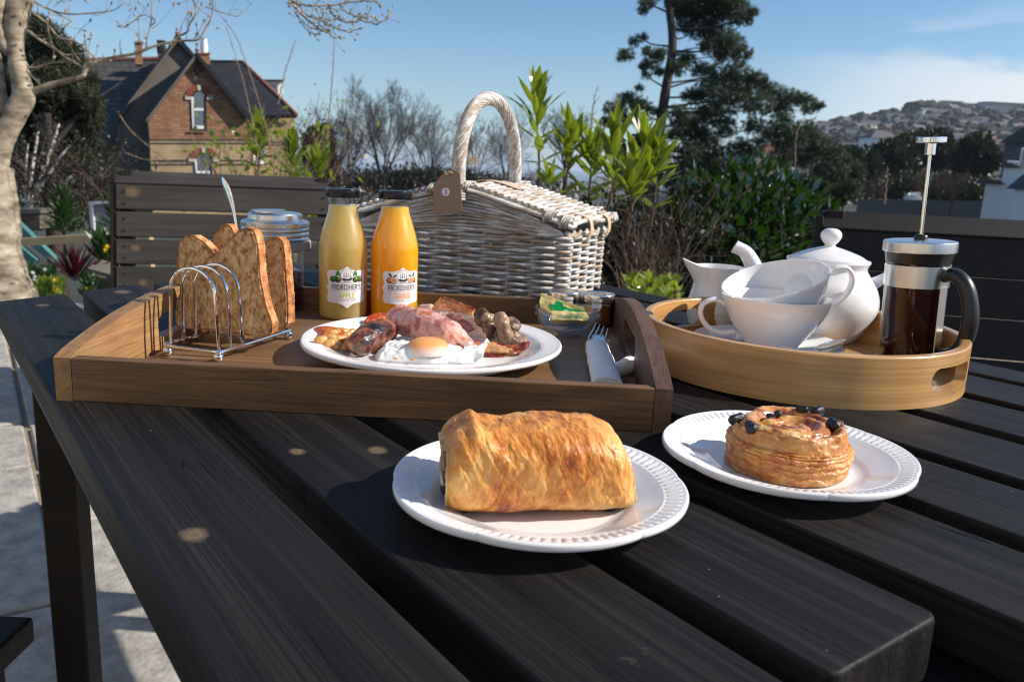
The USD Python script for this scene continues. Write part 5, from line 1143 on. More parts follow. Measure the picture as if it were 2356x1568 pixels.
# ---------------------------------------------------------------- cafetiere
cc = atz(2112, 838, BF); CC = np.array([cc[0], cc[1], BF + .0042])
d_ = CC[:2] - BC; lim = BR - BT - .0345
if np.linalg.norm(d_) > lim: CC[:2] = BC + d_ / np.linalg.norm(d_) * lim
caf = Thing('cafetiere', 'glass cafetiere of dark coffee with a steel band and raised plunger', 'cafetiere', tuple(CC), 0, tilt=trimesh.transformations.rotation_matrix(-math.radians(2.4), (0, 1, 0)) @ np.diag([.87, .87, .945, 1]))
R = .0375
m_bgl = glassmat('thin_beaker_glass', (.97, .97, .97), .0, 1.32)
m_cof = mat('black_coffee', {"p": ("principled_bsdf", {"base_color": (.026, .0028, .0014), "roughness": .35, "specular_ior_level": .08})}, [], "p.BSDF")
caf.part('beaker', glass_shell([(R - .004, .001), (R - .001, .002), (R, .006), (R, .118), (R + .0005, .126), (R + .003, .134)], .0018, 72), m_bgl, smooth=50)
caf.part('coffee', lathe([(0, .004), (R - .005, .004), (R - .0020, .007), (R - .0020, .108), (0, .108)], 72), m_cof, smooth=50)
caf.part('foam', lathe([(R - .0022, .108), (R - .0022, .1135), (R - .005, .1125), (0, .1110)], 48), noisy('coffee_foam', [(.3, (.16, .10, .06)), (.7, (.34, .25, .17))], scale=500, rough=(.3, .5)), smooth=50)
caf.part('steel_band', lathe([(R + .0003, .093), (R + .0016, .093), (R + .0016, .1185), (R + .0003, .1185)], 72), m_steel, smooth=30)
caf.part('plastic_ring', lathe([(R - .0025, .121), (R + .001, .121), (R + .0035, .133), (R + .0008, .134), (R - .0025, .133)], 64), plain('black_plastic', (.012, .012, .013), .3), smooth=40)
caf.part('lid', lathe([(R + .0032, .1335), (R + .0058, .1335), (R + .0064, .1342), (R + .0064, .1445), (R + .0056, .1458), (R + .002, .1464), (.02, .1474), (0, .1478)], 96), m_steel, smooth=40)
caf.part('grommet', lathe([(.0055, .147), (.0078, .1475), (.0085, .1500), (.0078, .1525), (.0045, .1535), (.003, .1535)], 32), plain('black_rubber', (.01, .01, .01), .35), smooth=60)
rod = caf.part('plunger_rod', lathe([(0, .100), (.0023, .100), (.0023, .252), (0, .252)], 20), m_chrome, smooth=40)
caf.part('knob', lathe([(.0023, .245), (.0062, .245), (.0064, .2455), (.0064, .2575), (.0066, .2580), (.0172, .2585), (.0178, .2592), (.0178, .2645), (.0170, .2655), (0, .2658)], 48), m_chrome, parent=rod, smooth=30)
m_hand = plain('matt_black_handle', (.010, .0105, .011), .35)
hz = math.radians(-60); hd = np.array([math.cos(hz), math.sin(hz), 0])
hpts = [hd * (R + .0005) + [0, 0, .107], hd * (R + .014) + [0, 0, .110], hd * (R + .030) + [0, 0, .098], hd * (R + .039) + [0, 0, .070], hd * (R + .038) + [0, 0, .044], hd * (R + .028) + [0, 0, .024], hd * (R + .012) + [0, 0, .016], hd * (R + .002) + [0, 0, .0165]]
caf.part('handle', tube(spl(hpts, 60), np.interp(np.linspace(0, 1, 60), [0, .12, .5, .9, 1], [.008, .0100, .0112, .0100, .007]), 20, flat=(1, .85)), m_hand, smooth=60)
for a_, w_ in ((hz, .013),):
    v, f = bbox([R + .0004, -w_ / 2, .012], [R + .0018, w_ / 2, .095]); caf.part('frame_strip', xf((v, f), Tm(rz=a_)), m_steel)
for a_ in (0.6, 2.2, 3.9):
    v, f = bbox([R + .0004, -.005, .000], [R + .0018, .005, .010]); caf.part('frame_foot', xf((v, f), Tm(rz=a_)), m_steel)
t_ = np.linspace(0, 2 * np.pi, 80); caf.part('base_ring', lathe([(R - .002, .0), (R + .0018, .0), (R + .0018, .0045), (R + .0004, .0045), (R + .0003, .0008), (R - .002, .0008)], 64), m_steel)
# tea bag string hanging at the pot side
tsx = [atz(2030, 778, BF + .035), atz(2026, 800, BF + .018), atz(2022, 822, BF + .003)]
# ---------------------------------------------------------------- vegetation helpers
def leaf_tris(base, tip, width, side, fold=.25, up=None):
    """many bent leaves at once: base, tip (n,3), width (n,), side (n,3) unit -> 6 triangles each"""
    n = len(base); ax = tip - base; nrm = np.cross(ax, side); nrm /= np.maximum(np.linalg.norm(nrm, axis=1, keepdims=True), 1e-9)
    w = width[:, None] * side
    m1, m2 = base + ax * .33, base + ax * .68
    droop = nrm * (np.linalg.norm(ax, axis=1) * .06)[:, None]
    V = np.stack([base, m1 - w * .46 + nrm * fold * width[:, None] * .5, m1 + droop * .6, m1 + w * .46 + nrm * fold * width[:, None] * .5,
                  m2 - w * .38 + nrm * fold * width[:, None] * .4, m2 + droop * .8, m2 + w * .38 + nrm * fold * width[:, None] * .4, tip], 1)
    Fc = np.array([[0, 2, 1], [0, 3, 2], [1, 2, 5], [1, 5, 4], [2, 3, 6], [2, 6, 5], [4, 5, 7], [5, 6, 7]])
    return (V.reshape(-1, 3), (Fc[None] + 8 * np.arange(n)[:, None, None]).reshape(-1, 3))
def rnd_unit(rng, n): v = rng.normal(size=(n, 3)); return v / np.linalg.norm(v, axis=1, keepdims=True)
def simple_leaves(rng, c, d, length, width):
    """flat rhombic leaves: two triangles each"""
    n = len(c); s = np.cross(d, rnd_unit(rng, n)); s /= np.maximum(np.linalg.norm(s, axis=1, keepdims=True), 1e-9)
    L = (length * rng.uniform(.7, 1.3, n))[:, None]; W = (width * rng.uniform(.7, 1.3, n))[:, None]
    V = np.stack([c, c + d * L * .5 + s * W, c + d * L, c + d * L * .5 - s * W], 1)
    return (V.reshape(-1, 3), (np.array([[0, 1, 2], [0, 2, 3]])[None] + 4 * np.arange(n)[:, None, None]).reshape(-1, 3))
def cloud(rng, centre, radii, n, length, width, lumps=9, up=.3, shell=.55):
    """leaf clumps spread through a crown's volume: lumps inside an ellipsoid, leaves on each lump"""
    centre, radii = np.asarray(centre, float), np.asarray(radii, float)
    lc = rnd_unit(rng, lumps) * rng.uniform(.25, .72, (lumps, 1)); lr = rng.uniform(.28, .5, lumps)
    k = rng.integers(0, lumps, n); o = rnd_unit(rng, n); rr_ = lr[k] * rng.uniform(shell, 1.05, n) ** .7
    p = centre + (lc[k] + o * rr_[:, None]) * radii
    d = o + rnd_unit(rng, n) * .7 + [0, 0, up]; d /= np.linalg.norm(d, axis=1, keepdims=True)
    return simple_leaves(rng, p, d, length, width)
def needles(rng, c, ntuft, r, nl, wid, spikes=10, flat=.5):
    """pine foliage: tufts of needles spread through clumps; c (k,3), r (k,) radii"""
    k = rng.choice(len(c), ntuft, p=(r ** 2) / (r ** 2).sum())
    o = rnd_unit(rng, ntuft) * (rng.uniform(0, 1, ntuft) ** .45)[:, None] * np.array([1, 1, flat])
    p = c[k] + o * r[k][:, None]
    p = np.repeat(p, spikes, 0); d = rnd_unit(rng, len(p)) + [0, 0, .45]; d /= np.linalg.norm(d, axis=1, keepdims=True)
    s = np.cross(d, rnd_unit(rng, len(p))); s /= np.linalg.norm(s, axis=1, keepdims=True)
    L = (nl * rng.uniform(.6, 1.2, len(p)))[:, None]
    V = np.stack([p - s * wid, p + s * wid, p + d * L], 1)
    return (V.reshape(-1, 3), np.arange(3 * len(p)).reshape(-1, 3))
def prisms(segs, n=3):
    """many tapered straight segments at once: (a, b, ra, rb) rows"""
    a, b, ra, rb = (np.array([s_[i] for s_ in segs], float) for i in range(4))
    t_ = b - a; t_ /= np.maximum(np.linalg.norm(t_, axis=1, keepdims=True), 1e-9)
    x = np.cross(t_, np.where(np.abs(t_[:, 2:3]) > .9, [[1.0, 0, 0]], [[0, 0, 1.0]])); x /= np.linalg.norm(x, axis=1, keepdims=True); y = np.cross(t_, x)
    th = np.linspace(0, 2 * np.pi, n, endpoint=False)
    ring = x[:, None] * np.cos(th)[None, :, None] + y[:, None] * np.sin(th)[None, :, None]
    V = np.concatenate([a[:, None] + ring * ra[:, None, None], b[:, None] + ring * rb[:, None, None]], 1)
    i = np.arange(n); j = (i + 1) % n
    Fc = np.vstack([np.stack([i, j, n + j], 1), np.stack([i, n + j, n + i], 1)])
    return (V.reshape(-1, 3), (Fc[None] + 2 * n * np.arange(len(a))[:, None, None]).reshape(-1, 3))
def grow(rng, p, d, L, r, depth, segs, spread=.55, lift=.15, kids=(2, 4), shrink=(.6, .82), rmin=.004, wig=.18):
    nseg = 3; a = np.asarray(p, float); d = np.asarray(d, float) / np.linalg.norm(d)
    for i in range(nseg):
        d = d + rng.normal(0, wig, 3) * .5 + [0, 0, lift * .12]; d /= np.linalg.norm(d)
        b = a + d * L / nseg; r2 = max(r * .86, rmin)
        segs.append((a, b, r, r2))
        if depth > 0 and i > 0:
            for _ in range(int(rng.integers(*kids)) // 2 if i < nseg - 1 else 0):
                nd = d + rnd_unit(rng, 1)[0] * spread * 1.25; grow(rng, b, nd, L * rng.uniform(*shrink) * .8, r2 * .6, depth - 1, segs, spread, lift, kids, shrink, rmin, wig)
        a, r = b, r2
    if depth > 0:
        for _ in range(int(rng.integers(*kids))):
            nd = d + rnd_unit(rng, 1)[0] * spread + [0, 0, lift]
            grow(rng, a, nd, L * rng.uniform(*shrink), r * .68, depth - 1, segs, spread, lift, kids, shrink, rmin, wig)

m_bark = noisy('grey_brown_bark', [(.3, (.04, .032, .026)), (.7, (.10, .082, .066))], scale=14, rough=(.8, .9), rnd=False)
m_barkdark = noisy('dark_bark', [(.3, (.018, .013, .010)), (.7, (.05, .036, .027))], scale=14, rough=(.8, .9), rnd=False)
m_barkbrown = noisy('red_brown_twigs', [(.3, (.05, .025, .018)), (.7, (.12, .065, .045))], scale=8, rough=(.8, .9), rnd=False)
m_barkpale = noisy('magnolia_bark', [(.32, (.09, .065, .042)), (.45, (.20, .155, .105)), (.56, (.32, .26, .185)), (.68, (.42, .37, .28))], scale=9, detail=8, rough=(.75, .9), bump=.8, bscale=34, bdist=.006, stretch=(1, 1, .45), rnd=False)
m_pine = leafmat('pine_needles', (.030, .048, .020), (.135, .155, .055), .5, .3)
m_olive = leafmat('olive_foliage', (.040, .048, .022), (.125, .128, .062), .55, .3)
m_darkleaf = leafmat('dark_evergreen_leaves', (.016, .024, .010), (.062, .074, .028), .5, .25)
m_laurel = leafmat('glossy_laurel_leaves', (.014, .040, .005), (.075, .130, .014), .10, .26, .7, .9)
m_shoot = leafmat('yellow_green_leaves', (.17, .22, .028), (.38, .42, .062), .30, .38)
m_green = leafmat('garden_green_leaves', (.03, .07, .015), (.10, .16, .035), .4, .3)

# ---------------------------------------------------------------- magnolia on the left and the overhanging branch
def zh(x, y): return x / 2.434, y / 2.434
mag = Thing('magnolia_tree', 'bare pale-barked magnolia at the left edge with branches across the sky', 'tree', tuple(np.append(atd(10, 700, 4.9)[:2], 0)))
DM = 4.9
def mtube(pts, n=14, depth=DM, dz=0.0, m=None, name='branch', seed=0, steps=None):
    c = spl(np.array([atd(*zh(x, y), depth + dz * i) for i, (x, y, r) in enumerate(pts)]), steps or 8 * len(pts))
    r = np.interp(np.linspace(0, 1, len(c)), np.linspace(0, 1, len(pts)), [p[2] for p in pts]) / 2.434 * depth / F
    v, f = tube(c, r, n)
    if r.max() > .02: v, f = rough((v, f), r.max() * .12, 9, seed); v, f = rough((v, f), .004, 40, seed + 1)
    mag.part(name, (v, f), m or m_barkpale, world=True, smooth=60)
    return c, r
lowz = [(-30, 950, 96), (-22, 1080, 104), (-8, 1150, 104), (-8, 1260, 106), (0, 1400, 110), (20, 1560, 130), (60, 1720, 150), (70, 1950, 175)]
mtube(lowz, 28, name='trunk', seed=3)
mtube([(-60, 1080, 70), (-20, 900, 66), (14, 790, 58), (62, 690, 58), (102, 612, 61), (134, 540, 60), (120, 450, 54), (98, 350, 44), (92, 280, 40), (86, 180, 52), (98, 60, 64), (122, -10, 62), (150, -120, 55), (170, -260, 44)], 24, name='limb', seed=5)
mtube([(60, 300, 30), (20, 240, 34), (-5, 130, 30), (0, 0, 26), (10, -120, 22)], 16, dz=-.02, name='limb', seed=8)
mtube([(30, 640, 26), (0, 420, 20), (-12, 300, 16)], 12, dz=.05, name='limb', seed=9)
tips = []
BR_ = [[(150, 520, 20), (190, 510, 19), (300, 472, 16), (400, 447, 15), (462, 424, 14), (482, 393, 12), (545, 352, 9), (575, 340, 5)],
       [(470, 385, 9), (485, 362, 9), (560, 342, 9), (640, 320, 8), (760, 300, 8), (850, 264, 7.5), (960, 236, 7), (1040, 228, 6.5), (1110, 222, 6), (1148, 168, 5), (1180, 108, 4.5), (1192, 50, 4), (1190, -10, 3.5), (1180, -80, 3)],
       [(975, 224, 6), (1010, 200, 6), (1050, 178, 5), (1062, 138, 4.5), (1092, 88, 4), (1096, 40, 3.5), (1074, -20, 3)],
       [(815, 285, 4), (828, 200, 4), (842, 140, 3.5), (850, 40, 3), (838, -40, 2.5)],
       [(838, 150, 3), (870, 122, 2.5), (842, 96, 2.2), (798, 86, 3), (742, 124, 3), (690, 152, 2.4), (655, 120, 1.8)],
       [(140, 160, 9), (220, 222, 8), (300, 270, 7.5), (380, 330, 7), (480, 388, 7)],
       [(170, 60, 6), (258, 130, 6), (330, 208, 5.5), (420, 232, 5.5), (482, 282, 5), (542, 332, 4)],
       [(190, 10, 6), (300, 62, 5), (400, 80, 4.5), (540, 72, 4), (640, 56, 3), (692, 14, 2.5), (705, -30, 2)],
       [(290, 60, 4), (345, 90, 3.5), (390, 120, 3), (340, 165, 2.4), (300, 150, 2)],
       [(140, 350, 5), (180, 380, 4.5), (300, 352, 4), (420, 340, 3.2)], [(150, 370, 4), (175, 420, 3.5), (240, 490, 3)],
       [(1152, 40, 3), (1240, 70, 2.6), (1330, 92, 2.2), (1350, 60, 1.6), (1312, 52, 1.4)], [(300, 40, 3), (360, -10, 2.5)], [(1372, -10, 2.5), (1412, 30, 2)],
       [(700, 20, 2), (740, 40, 1.8), (715, 70, 1.5)]]
for i, b in enumerate(BR_):
    c, r = mtube(b, 8, seed=20 + i, steps=7 * len(b))
    tips.append((c, r))
rng = np.random.default_rng(21)
m_bud = noisy('furry_bud', [(.3, (.20, .17, .12)), (.7, (.42, .38, .28))], scale=60, rough=(.7, .85), rnd=False)
segs, buds = [], MB()
def bud(p, d, s=1.0):
    v, f = lathe([(.0001, -.002), (.006, .003), (.0075, .010), (.005, .020), (.0001, .028)], 7); T = frame(p, np.cross(d, [.3, .2, .9]), np.cross(d, np.cross(d, [.3, .2, .9]))); 
    if np.dot(T[:3, 2], d) < 0: T[:3, 2] *= -1; T[:3, 1] *= -1
    buds.add((v * s, f), T)
def twigs(c, r, every, lmin, lmax, rng, segs, budp=.8, bs=1.0):
    k = int(rng.integers(2, every))
    while k < len(c) - 1:
        d = (c[min(k + 1, len(c) - 1)] - c[k]); d = d / np.linalg.norm(d) * .5 + rnd_unit(rng, 1)[0] * .8 + [0, 0, .35]; d /= np.linalg.norm(d)
        a = c[k]; L = rng.uniform(lmin, lmax); rad = min(r[k] * .5, .0045)
        for q in range(int(rng.integers(2, 4))):
            e = a + d * L * .45; segs.append((a, e, rad, rad * .75)); a = e; d = d + rng.normal(0, .28, 3) + [0, 0, .15]; d /= np.linalg.norm(d); rad *= .75
        if rng.random() < budp: bud(a, d, bs)
        k += int(rng.integers(2, every))
for c, r in tips[1:]: twigs(c, r, 9, .05, .17, rng, segs)
mag.part('twigs', prisms(segs, 5), m_barkpale, world=True, kind='stuff'); mag.part('buds', buds.get(), m_bud, world=True, kind='stuff')

def zo(x, y): return (700 + x / 2.24) / 1.08659, (y / 2.24) / 1.08659
ob = Thing('overhanging_branch', 'bare branch with buds hanging into the sky at the top centre', 'branch', tuple(atd(760, -40, 3.6)))
OB = [[(-20, -60, 7), (40, -10, 6.5), (110, 70, 5.5), (200, 148, 4.5), (262, 180, 4), (300, 210, 3.5), (330, 206, 2)], [(30, -40, 6), (60, 0, 6), (100, 22, 6), (180, 32, 5), (290, 28, 4.5), (430, 10, 3.5), (545, 12, 3.5), (560, 44, 4)],
      [(110, 30, 4), (140, 75, 4), (250, 130, 4), (320, 160, 3.5), (380, 180, 3), (438, 165, 2)], [(270, 30, 4), (290, 75, 4), (330, 110, 4), (380, 128, 4), (460, 118, 3.5), (545, 134, 3.5), (590, 112, 3.5), (620, 88, 3.5)],
      [(330, 24, 3.5), (360, 60, 3), (420, 90, 3), (480, 105, 3)], [(210, 30, 3), (240, 80, 3), (215, 130, 2.5), (255, 168, 2.5)], [(90, 40, 3), (100, 100, 3), (160, 150, 2.5), (230, 178, 2.5)], [(380, 20, 3), (400, -40, 3)],
      [(170, 90, 2.5), (215, 108, 2.5), (268, 112, 2)], [(430, 110, 2.2), (470, 84, 2), (510, 92, 1.6)], [(120, 130, 2.5), (165, 182, 2), (210, 190, 1.8)]]
segs, buds = [], MB(); rng = np.random.default_rng(33)
for i, b in enumerate(OB):
    c = spl(np.array([atd(*zo(x, y), 3.6 + .03 * math.sin(i * 2 + k)) for k, (x, y, r) in enumerate(b)]), 9 * len(b))
    c = c + rng.normal(0, .0022, c.shape)
    r = np.interp(np.linspace(0, 1, len(c)), np.linspace(0, 1, len(b)), [p[2] for p in b]) / 2.434 * 3.6 / F * 1.15
    ob.part('branch', rough(tube(c, r, 8), .0012, 90, i), m_barkpale, world=True, smooth=60)
    twigs(c, r, 6, .02, .055, rng, segs, .9, .62); bud(c[-1], c[-1] - c[-3], .8)
ob.part('twigs', prisms(segs, 5), m_barkpale, world=True, kind='stuff'); ob.part('buds', buds.get(), m_bud, world=True, kind='stuff')

# ---------------------------------------------------------------- the brick house
def z7(x, y): return (200 + x / 4.062) / 1.08659, (80 + y / 4.062) / 1.08659
hn = np.array([.42, -.907, 0]); hn /= np.linalg.norm(hn); he = np.array([-hn[1], hn[0], 0]); hang = math.atan2(he[1], he[0])
def brickmat(name, c1, c2, mortar, scale=1.0, bw=.215, rh=.075, split=None, rot=hang, rough=.85, ms=.010):
    nodes = {"g": ("geometry", {}), "mp": ("mapping", {"mapping_type": "texture", "rotation": (0, 0, rot)}), "s": ("separate_xyz", {}), "c": ("combine_xyz", {}),
             "b": ("brick_texture", {"scale": 1.0, "color1": c1, "color2": c2, "mortar": mortar, "mortar_size": ms, "brick_width": bw, "row_height": rh, "bias": -.1}),
             "n": ("noise_texture", {"scale": 1.3, "detail": 7.0, "roughness": .65}), "t": ("map_range", {"from_min": .3, "from_max": .7, "to_min": .7, "to_max": 1.2}), "cc": ("combine_color", {}), "m": ("mix_color", {"blend_type": "multiply", "fac": 1.0, "use_clamp": False}),
             "bm": ("bump", {"strength": .4, "distance": .01}), "p": ("principled_bsdf", {"roughness": rough})}
    links = [("g.position", "mp.vector"), ("mp.vector", "s.vector"), ("s.x", "c.x"), ("s.z", "c.y"), ("c.vector", "b.vector"), ("g.position", "n.vector"), ("n.fac", "t.value"), ("t.result", "cc.r"), ("t.result", "cc.g"), ("t.result", "cc.b"),
             ("b.color", "m.a"), ("cc.color", "m.b"), ("m.result", "p.base_color"), ("b.fac", "bm.height"), ("bm.normal", "p.normal")]
    nodes["bm"][1]["invert"] = True
    return mat(name, nodes, links, "p.BSDF")
m_redb = brickmat('red_brick', (.30, .115, .055), (.41, .215, .10), (.14, .10, .07), bw=.30, rh=.105, ms=.012)
m_bufb = brickmat('buff_brick', (.40, .27, .14), (.47, .33, .18), (.30, .22, .13), bw=.30, rh=.105, ms=.008)
m_slate = brickmat('roof_slate', (.030, .030, .033), (.046, .045, .048), (.014, .014, .015), bw=.36, rh=.20, ms=.012, rot=0.0, rough=.6)
m_slateold = brickmat('weathered_slate', (.075, .072, .066), (.10, .095, .085), (.04, .039, .035), bw=.4, rh=.22, ms=.02, rot=0.0, rough=.8)
m_rend = noisy('grey_render', [(.3, (.12, .10, .085)), (.7, (.19, .165, .14))], scale=1.2, detail=8, rough=(.85, .95), rnd=False)
m_whitep = plain('white_paint', (.78, .78, .78), .4); m_blackp = plain('black_paint', (.012, .012, .014), .4); m_stone = plain('pale_stone', (.52, .47, .39), .8)
m_wing = mat('window_glass', {"p": ("principled_bsdf", {"base_color": (.10, .12, .14), "roughness": .05, "specular_ior_level": .8})}, [], "p.BSDF")
m_redarch = plain('red_arch_brick', (.24, .06, .035), .85); m_blueb = plain('blue_black_brick', (.035, .034, .040), .8); m_terra = plain('terracotta', (.28, .10, .055), .8)
HP = atd(455, 300, 30.0)
house = Thing('brick_house', 'red and buff brick house with steep gables and slate roofs behind the bench', 'house', (HP[0], HP[1], float(ground_z(HP[0], HP[1]))))
def onwall(pts, off): p0 = HP + hn * off; return np.array([onplane(*z7(*p), p0, hn) for p in pts])
def prism(pts3, back, z_bottom=None):
    q = np.asarray(pts3); o = q[0]; P2 = np.stack([(q - o) @ he, (q - o)[:, 2]], 1)
    P = Polygon(P2).buffer(0); v, f = extrude(P, back, -back)
    T = np.eye(4); T[:3, 0], T[:3, 1], T[:3, 2], T[:3, 3] = he, [0, 0, 1], np.cross(he, [0, 0, 1]), o
    return xf((v, f), T)
def wallpart(name, pts, off, back, m, **k): return house.part(name, prism(onwall(pts, off), back), m, world=True, smooth=False, **k)
# front gable: red brick above the bands, buff below
wallpart('gable_wall', [(690, 890), (1188, 235), (1690, 870), (1700, 1092), (708, 1092)], 0, 3.2, m_redb, label='red brick gable wall')
wallpart('lower_wall', [(709, 1092.5), (1701, 1092.5), (1712, 1900), (745, 1900)], -.002, 3.2, m_bufb, label='buff brick lower wall')
for y0, y1 in ((1088, 1100), (1124, 1136), (1298, 1310), (1338, 1352)):
    wallpart('brick_band', [(709, y0), (1703, y0), (1703, y1), (709, y1)], .02, .02, m_blueb)
wallpart('diamond', [(1192, 318), (1240, 385), (1192, 455), (1145, 385)], .03, .03, m_blueb); wallpart('diamond', [(1192, 345), (1217, 385), (1192, 425), (1168, 385)], .045, .02, m_redarch)
wallpart('carved_stone', [(1160, 450), (1186, 450), (1186, 492), (1160, 492)], .04, .04, m_stone)
def archwin(x0, x1, ytop, ybot, spring, mid):
    cx, w = (x0 + x1) / 2, (x1 - x0) / 2; t_ = np.linspace(0, math.pi, 15)
    arch_ = lambda k, g=0: [(cx - (w + g) * math.cos(a), spring - (spring - ytop + k) * math.sin(a)) for a in t_]
    # arch of separate brick blocks
    for i in range(9):
        a0, a1 = math.pi * i / 9 + .015, math.pi * (i + 1) / 9 - .015
        pt = lambda a, k: (cx - (w + k) * math.cos(a), spring - (spring - ytop + k) * math.sin(a))
        wallpart('arch_block', [pt(a0, 6), pt(a0, 62), pt((a0 + a1) / 2, 63), pt(a1, 62), pt(a1, 6)], .05 if i != 4 else .07, .05, m_stone if i == 4 else m_redarch)
    for sx in (-1, 1): wallpart('stone_block', [(cx + sx * (w + 6), spring - 22), (cx + sx * (w + 68), spring - 22), (cx + sx * (w + 68), spring + 26), (cx + sx * (w + 6), spring + 26)], .05, .05, m_stone)
    fr = wallpart('window', [(x0, ybot), (x0, spring), *arch_(0)[1:-1], (x1, spring), (x1, ybot)], .012, .012, m_blackp)
    def sub(n, pts, off, m): house.part(n, prism(onwall(pts, off), .02), m, parent=fr, world=True, smooth=False)
    sub('pane', [(x0 + 16, ybot - 30), (x0 + 16, spring), *[(cx - (w - 16) * math.cos(a), spring - (spring - ytop - 8) * math.sin(a)) for a in t_[1:-1]], (x1 - 30, spring), (x1 - 30, ybot - 30)], .03, m_wing)
    sub('frame', [(x0 - 8, spring), (x0 + 16, spring), (x0 + 18, ybot - 10), (x0 + 6, ybot - 10)], .05, m_whitep); sub('frame', [(x0 + 6, ybot - 40), (x1 - 26, ybot - 40), (x1 - 26, ybot - 8), (x0 + 10, ybot - 8)], .06, m_whitep)
    sub('frame', [(x0 + 10, mid - 12), (x1 - 30, mid - 12), (x1 - 30, mid + 14), (x0 + 10, mid + 14)], .05, m_whitep)
    sub('sill', [(x0 - 20, ybot - 6), (x1 + 20, ybot - 6), (x1 + 20, ybot + 14), (x0 - 20, ybot + 14)], .10, m_blueb)
archwin(1138, 1284, 600, 992, 660, 786); archwin(1172, 1345, 1232, 1450, 1290, 1700)
# verge boards and roof slabs of the front gable
def roofslab(a, b, c, d, th, m, name='roof', **k):
    """slab through four world points"""
    P = np.array([a, b, c, d]); n = np.cross(P[1] - P[0], P[3] - P[0]); n /= np.linalg.norm(n); n = n if n[2] > 0 else -n
    v = np.vstack([P, P - n * th]); f = [[0, 1, 2], [0, 2, 3], [4, 6, 5], [4, 7, 6]] + [[i, j, j + 4] for i, j in ((1, 0), (2, 1), (3, 2), (0, 3))] + [[i, j + 4, i + 4] for i, j in ((1, 0), (2, 1), (3, 2), (0, 3))]
    return house.part(name, (v, np.array(f)), m, world=True, smooth=False, **k)
ap, lf, rt = onwall([(1188, 205), (660, 900), (1740, 880)], .25)
bk = -hn * 3.6
roofslab(ap, lf, lf + bk, ap + bk, .10, m_slateold); roofslab(ap, rt, rt + bk, ap + bk, .10, m_slate)
wallpart('verge_board', [(1188, 208), (1735, 862), (1700, 890), (1190, 262)], .30, .06, m_blackp); wallpart('verge_board', [(1188, 214), (668, 898), (690, 900), (1190, 240)], .26, .05, m_rend)
# taller gable behind
wallpart('rear_gable_wall', [(985, 85), (1500, 720), (1500, 1500), (400, 1500), (375, 900)], -2.6, 1.5, m_rend, label='grey rendered gable wall')
ap, lf, rt = onwall([(985, 25), (350, 900), (1400, 560)], -2.4)
roofslab(ap, lf, lf - hn * 5, ap - hn * 5, .12, m_slate); roofslab(ap, rt, rt - hn * 5, ap - hn * 5, .12, m_slate)
wallpart('verge_board', [(985, 20), (1200, 270), (1160, 275), (985, 95)], -2.35, .08, m_blackp); wallpart('verge_board', [(985, 70), (350, 905), (372, 915), (985, 105)], -2.35, .08, m_rend)
# left wing: slate roof facing the garden, wall and drainpipes in shade
rl = [atd(*z7(40, 288), 36), atd(*z7(1000, 275), 36), atd(*z7(560, 1132), 32.4), atd(*z7(60, 1136), 32.4)]
roofslab(*rl, .15, m_slateold, label='slate roof of the left wing')
house.part('ridge_tiles', tube(np.array([rl[0], rl[1]]), .11, 8), m_terra, world=True)
q = [atd(*z7(*p), 33.0) for p in [(80, 1130), (760, 1130), (760, 1900), (80, 1900)]]
house.part('left_wall', (lambda v, f: (v, f))(*prism([np.array(p) for p in q], .5)), m_bufb, world=True, smooth=False)
for x in (400, 530, 690):
    a, b = atd(*z7(x, 1135), 32.2), atd(*z7(x + 18, 1700), 32.2); house.part('drainpipe', tube(np.array([a, b]), .075, 8), m_blackp, world=True)
# right range: roof, wall, window, chimney, dormer
rr4 = [atd(*z7(1230, 300), 35), atd(*z7(1655, 305), 35), atd(*z7(2200, 838), 31.6), atd(*z7(1600, 850), 31.6)]
roofslab(*rr4, .15, m_slate, label='slate roof of the right range')
house.part('ridge_tiles', tube(np.array([rr4[1], rr4[2]]), .07, 8), m_terra, world=True); house.part('ridge_tiles', tube(np.array([rr4[0], rr4[1]]), .07, 8), m_slate, world=True)
wallpart('right_wall', [(1690, 850), (2180, 845), (2195, 1900), (1710, 1900)], -1.2, 3.0, m_bufb)
for y0, y1 in ((1110, 1124), (1140, 1152)): wallpart('brick_band', [(1705, y0), (2185, y0), (2185, y1), (1705, y1)], -1.18, .02, m_blueb)
fr = wallpart('window', [(1762, 1020), (1875, 1020), (1875, 1345), (1766, 1345)], -1.185, .012, m_wing)
for pts in ([(1758, 1020), (1784, 1020), (1786, 1340), (1762, 1340)], [(1762, 1306), (1872, 1306), (1872, 1342), (1762, 1342)], [(1770, 1130), (1840, 1130), (1840, 1150), (1770, 1150)]):
    house.part('frame', prism(onwall(pts, -1.14), .03), m_whitep, parent=fr, world=True, smooth=False)
wallpart('gutter', [(1690, 838), (2205, 836), (2205, 862), (1690, 866)], -.9, .12, m_blackp)
dm = wallpart('dormer', [(1862, 490), (2062, 492), (2066, 700), (1990, 690), (1862, 560)], -3.6, 1.5, m_whitep, label='white boxed dormer')
house.part('pane', prism(onwall([(1910, 540), (2008, 545), (2010, 660), (1912, 560)], -3.57), .02), m_wing, parent=dm, world=True, smooth=False)
house.part('flat_roof', prism(onwall([(1850, 482), (2074, 484), (2074, 500), (1850, 498)], -3.4), 1.8), m_blackp, parent=dm, world=True, smooth=False)
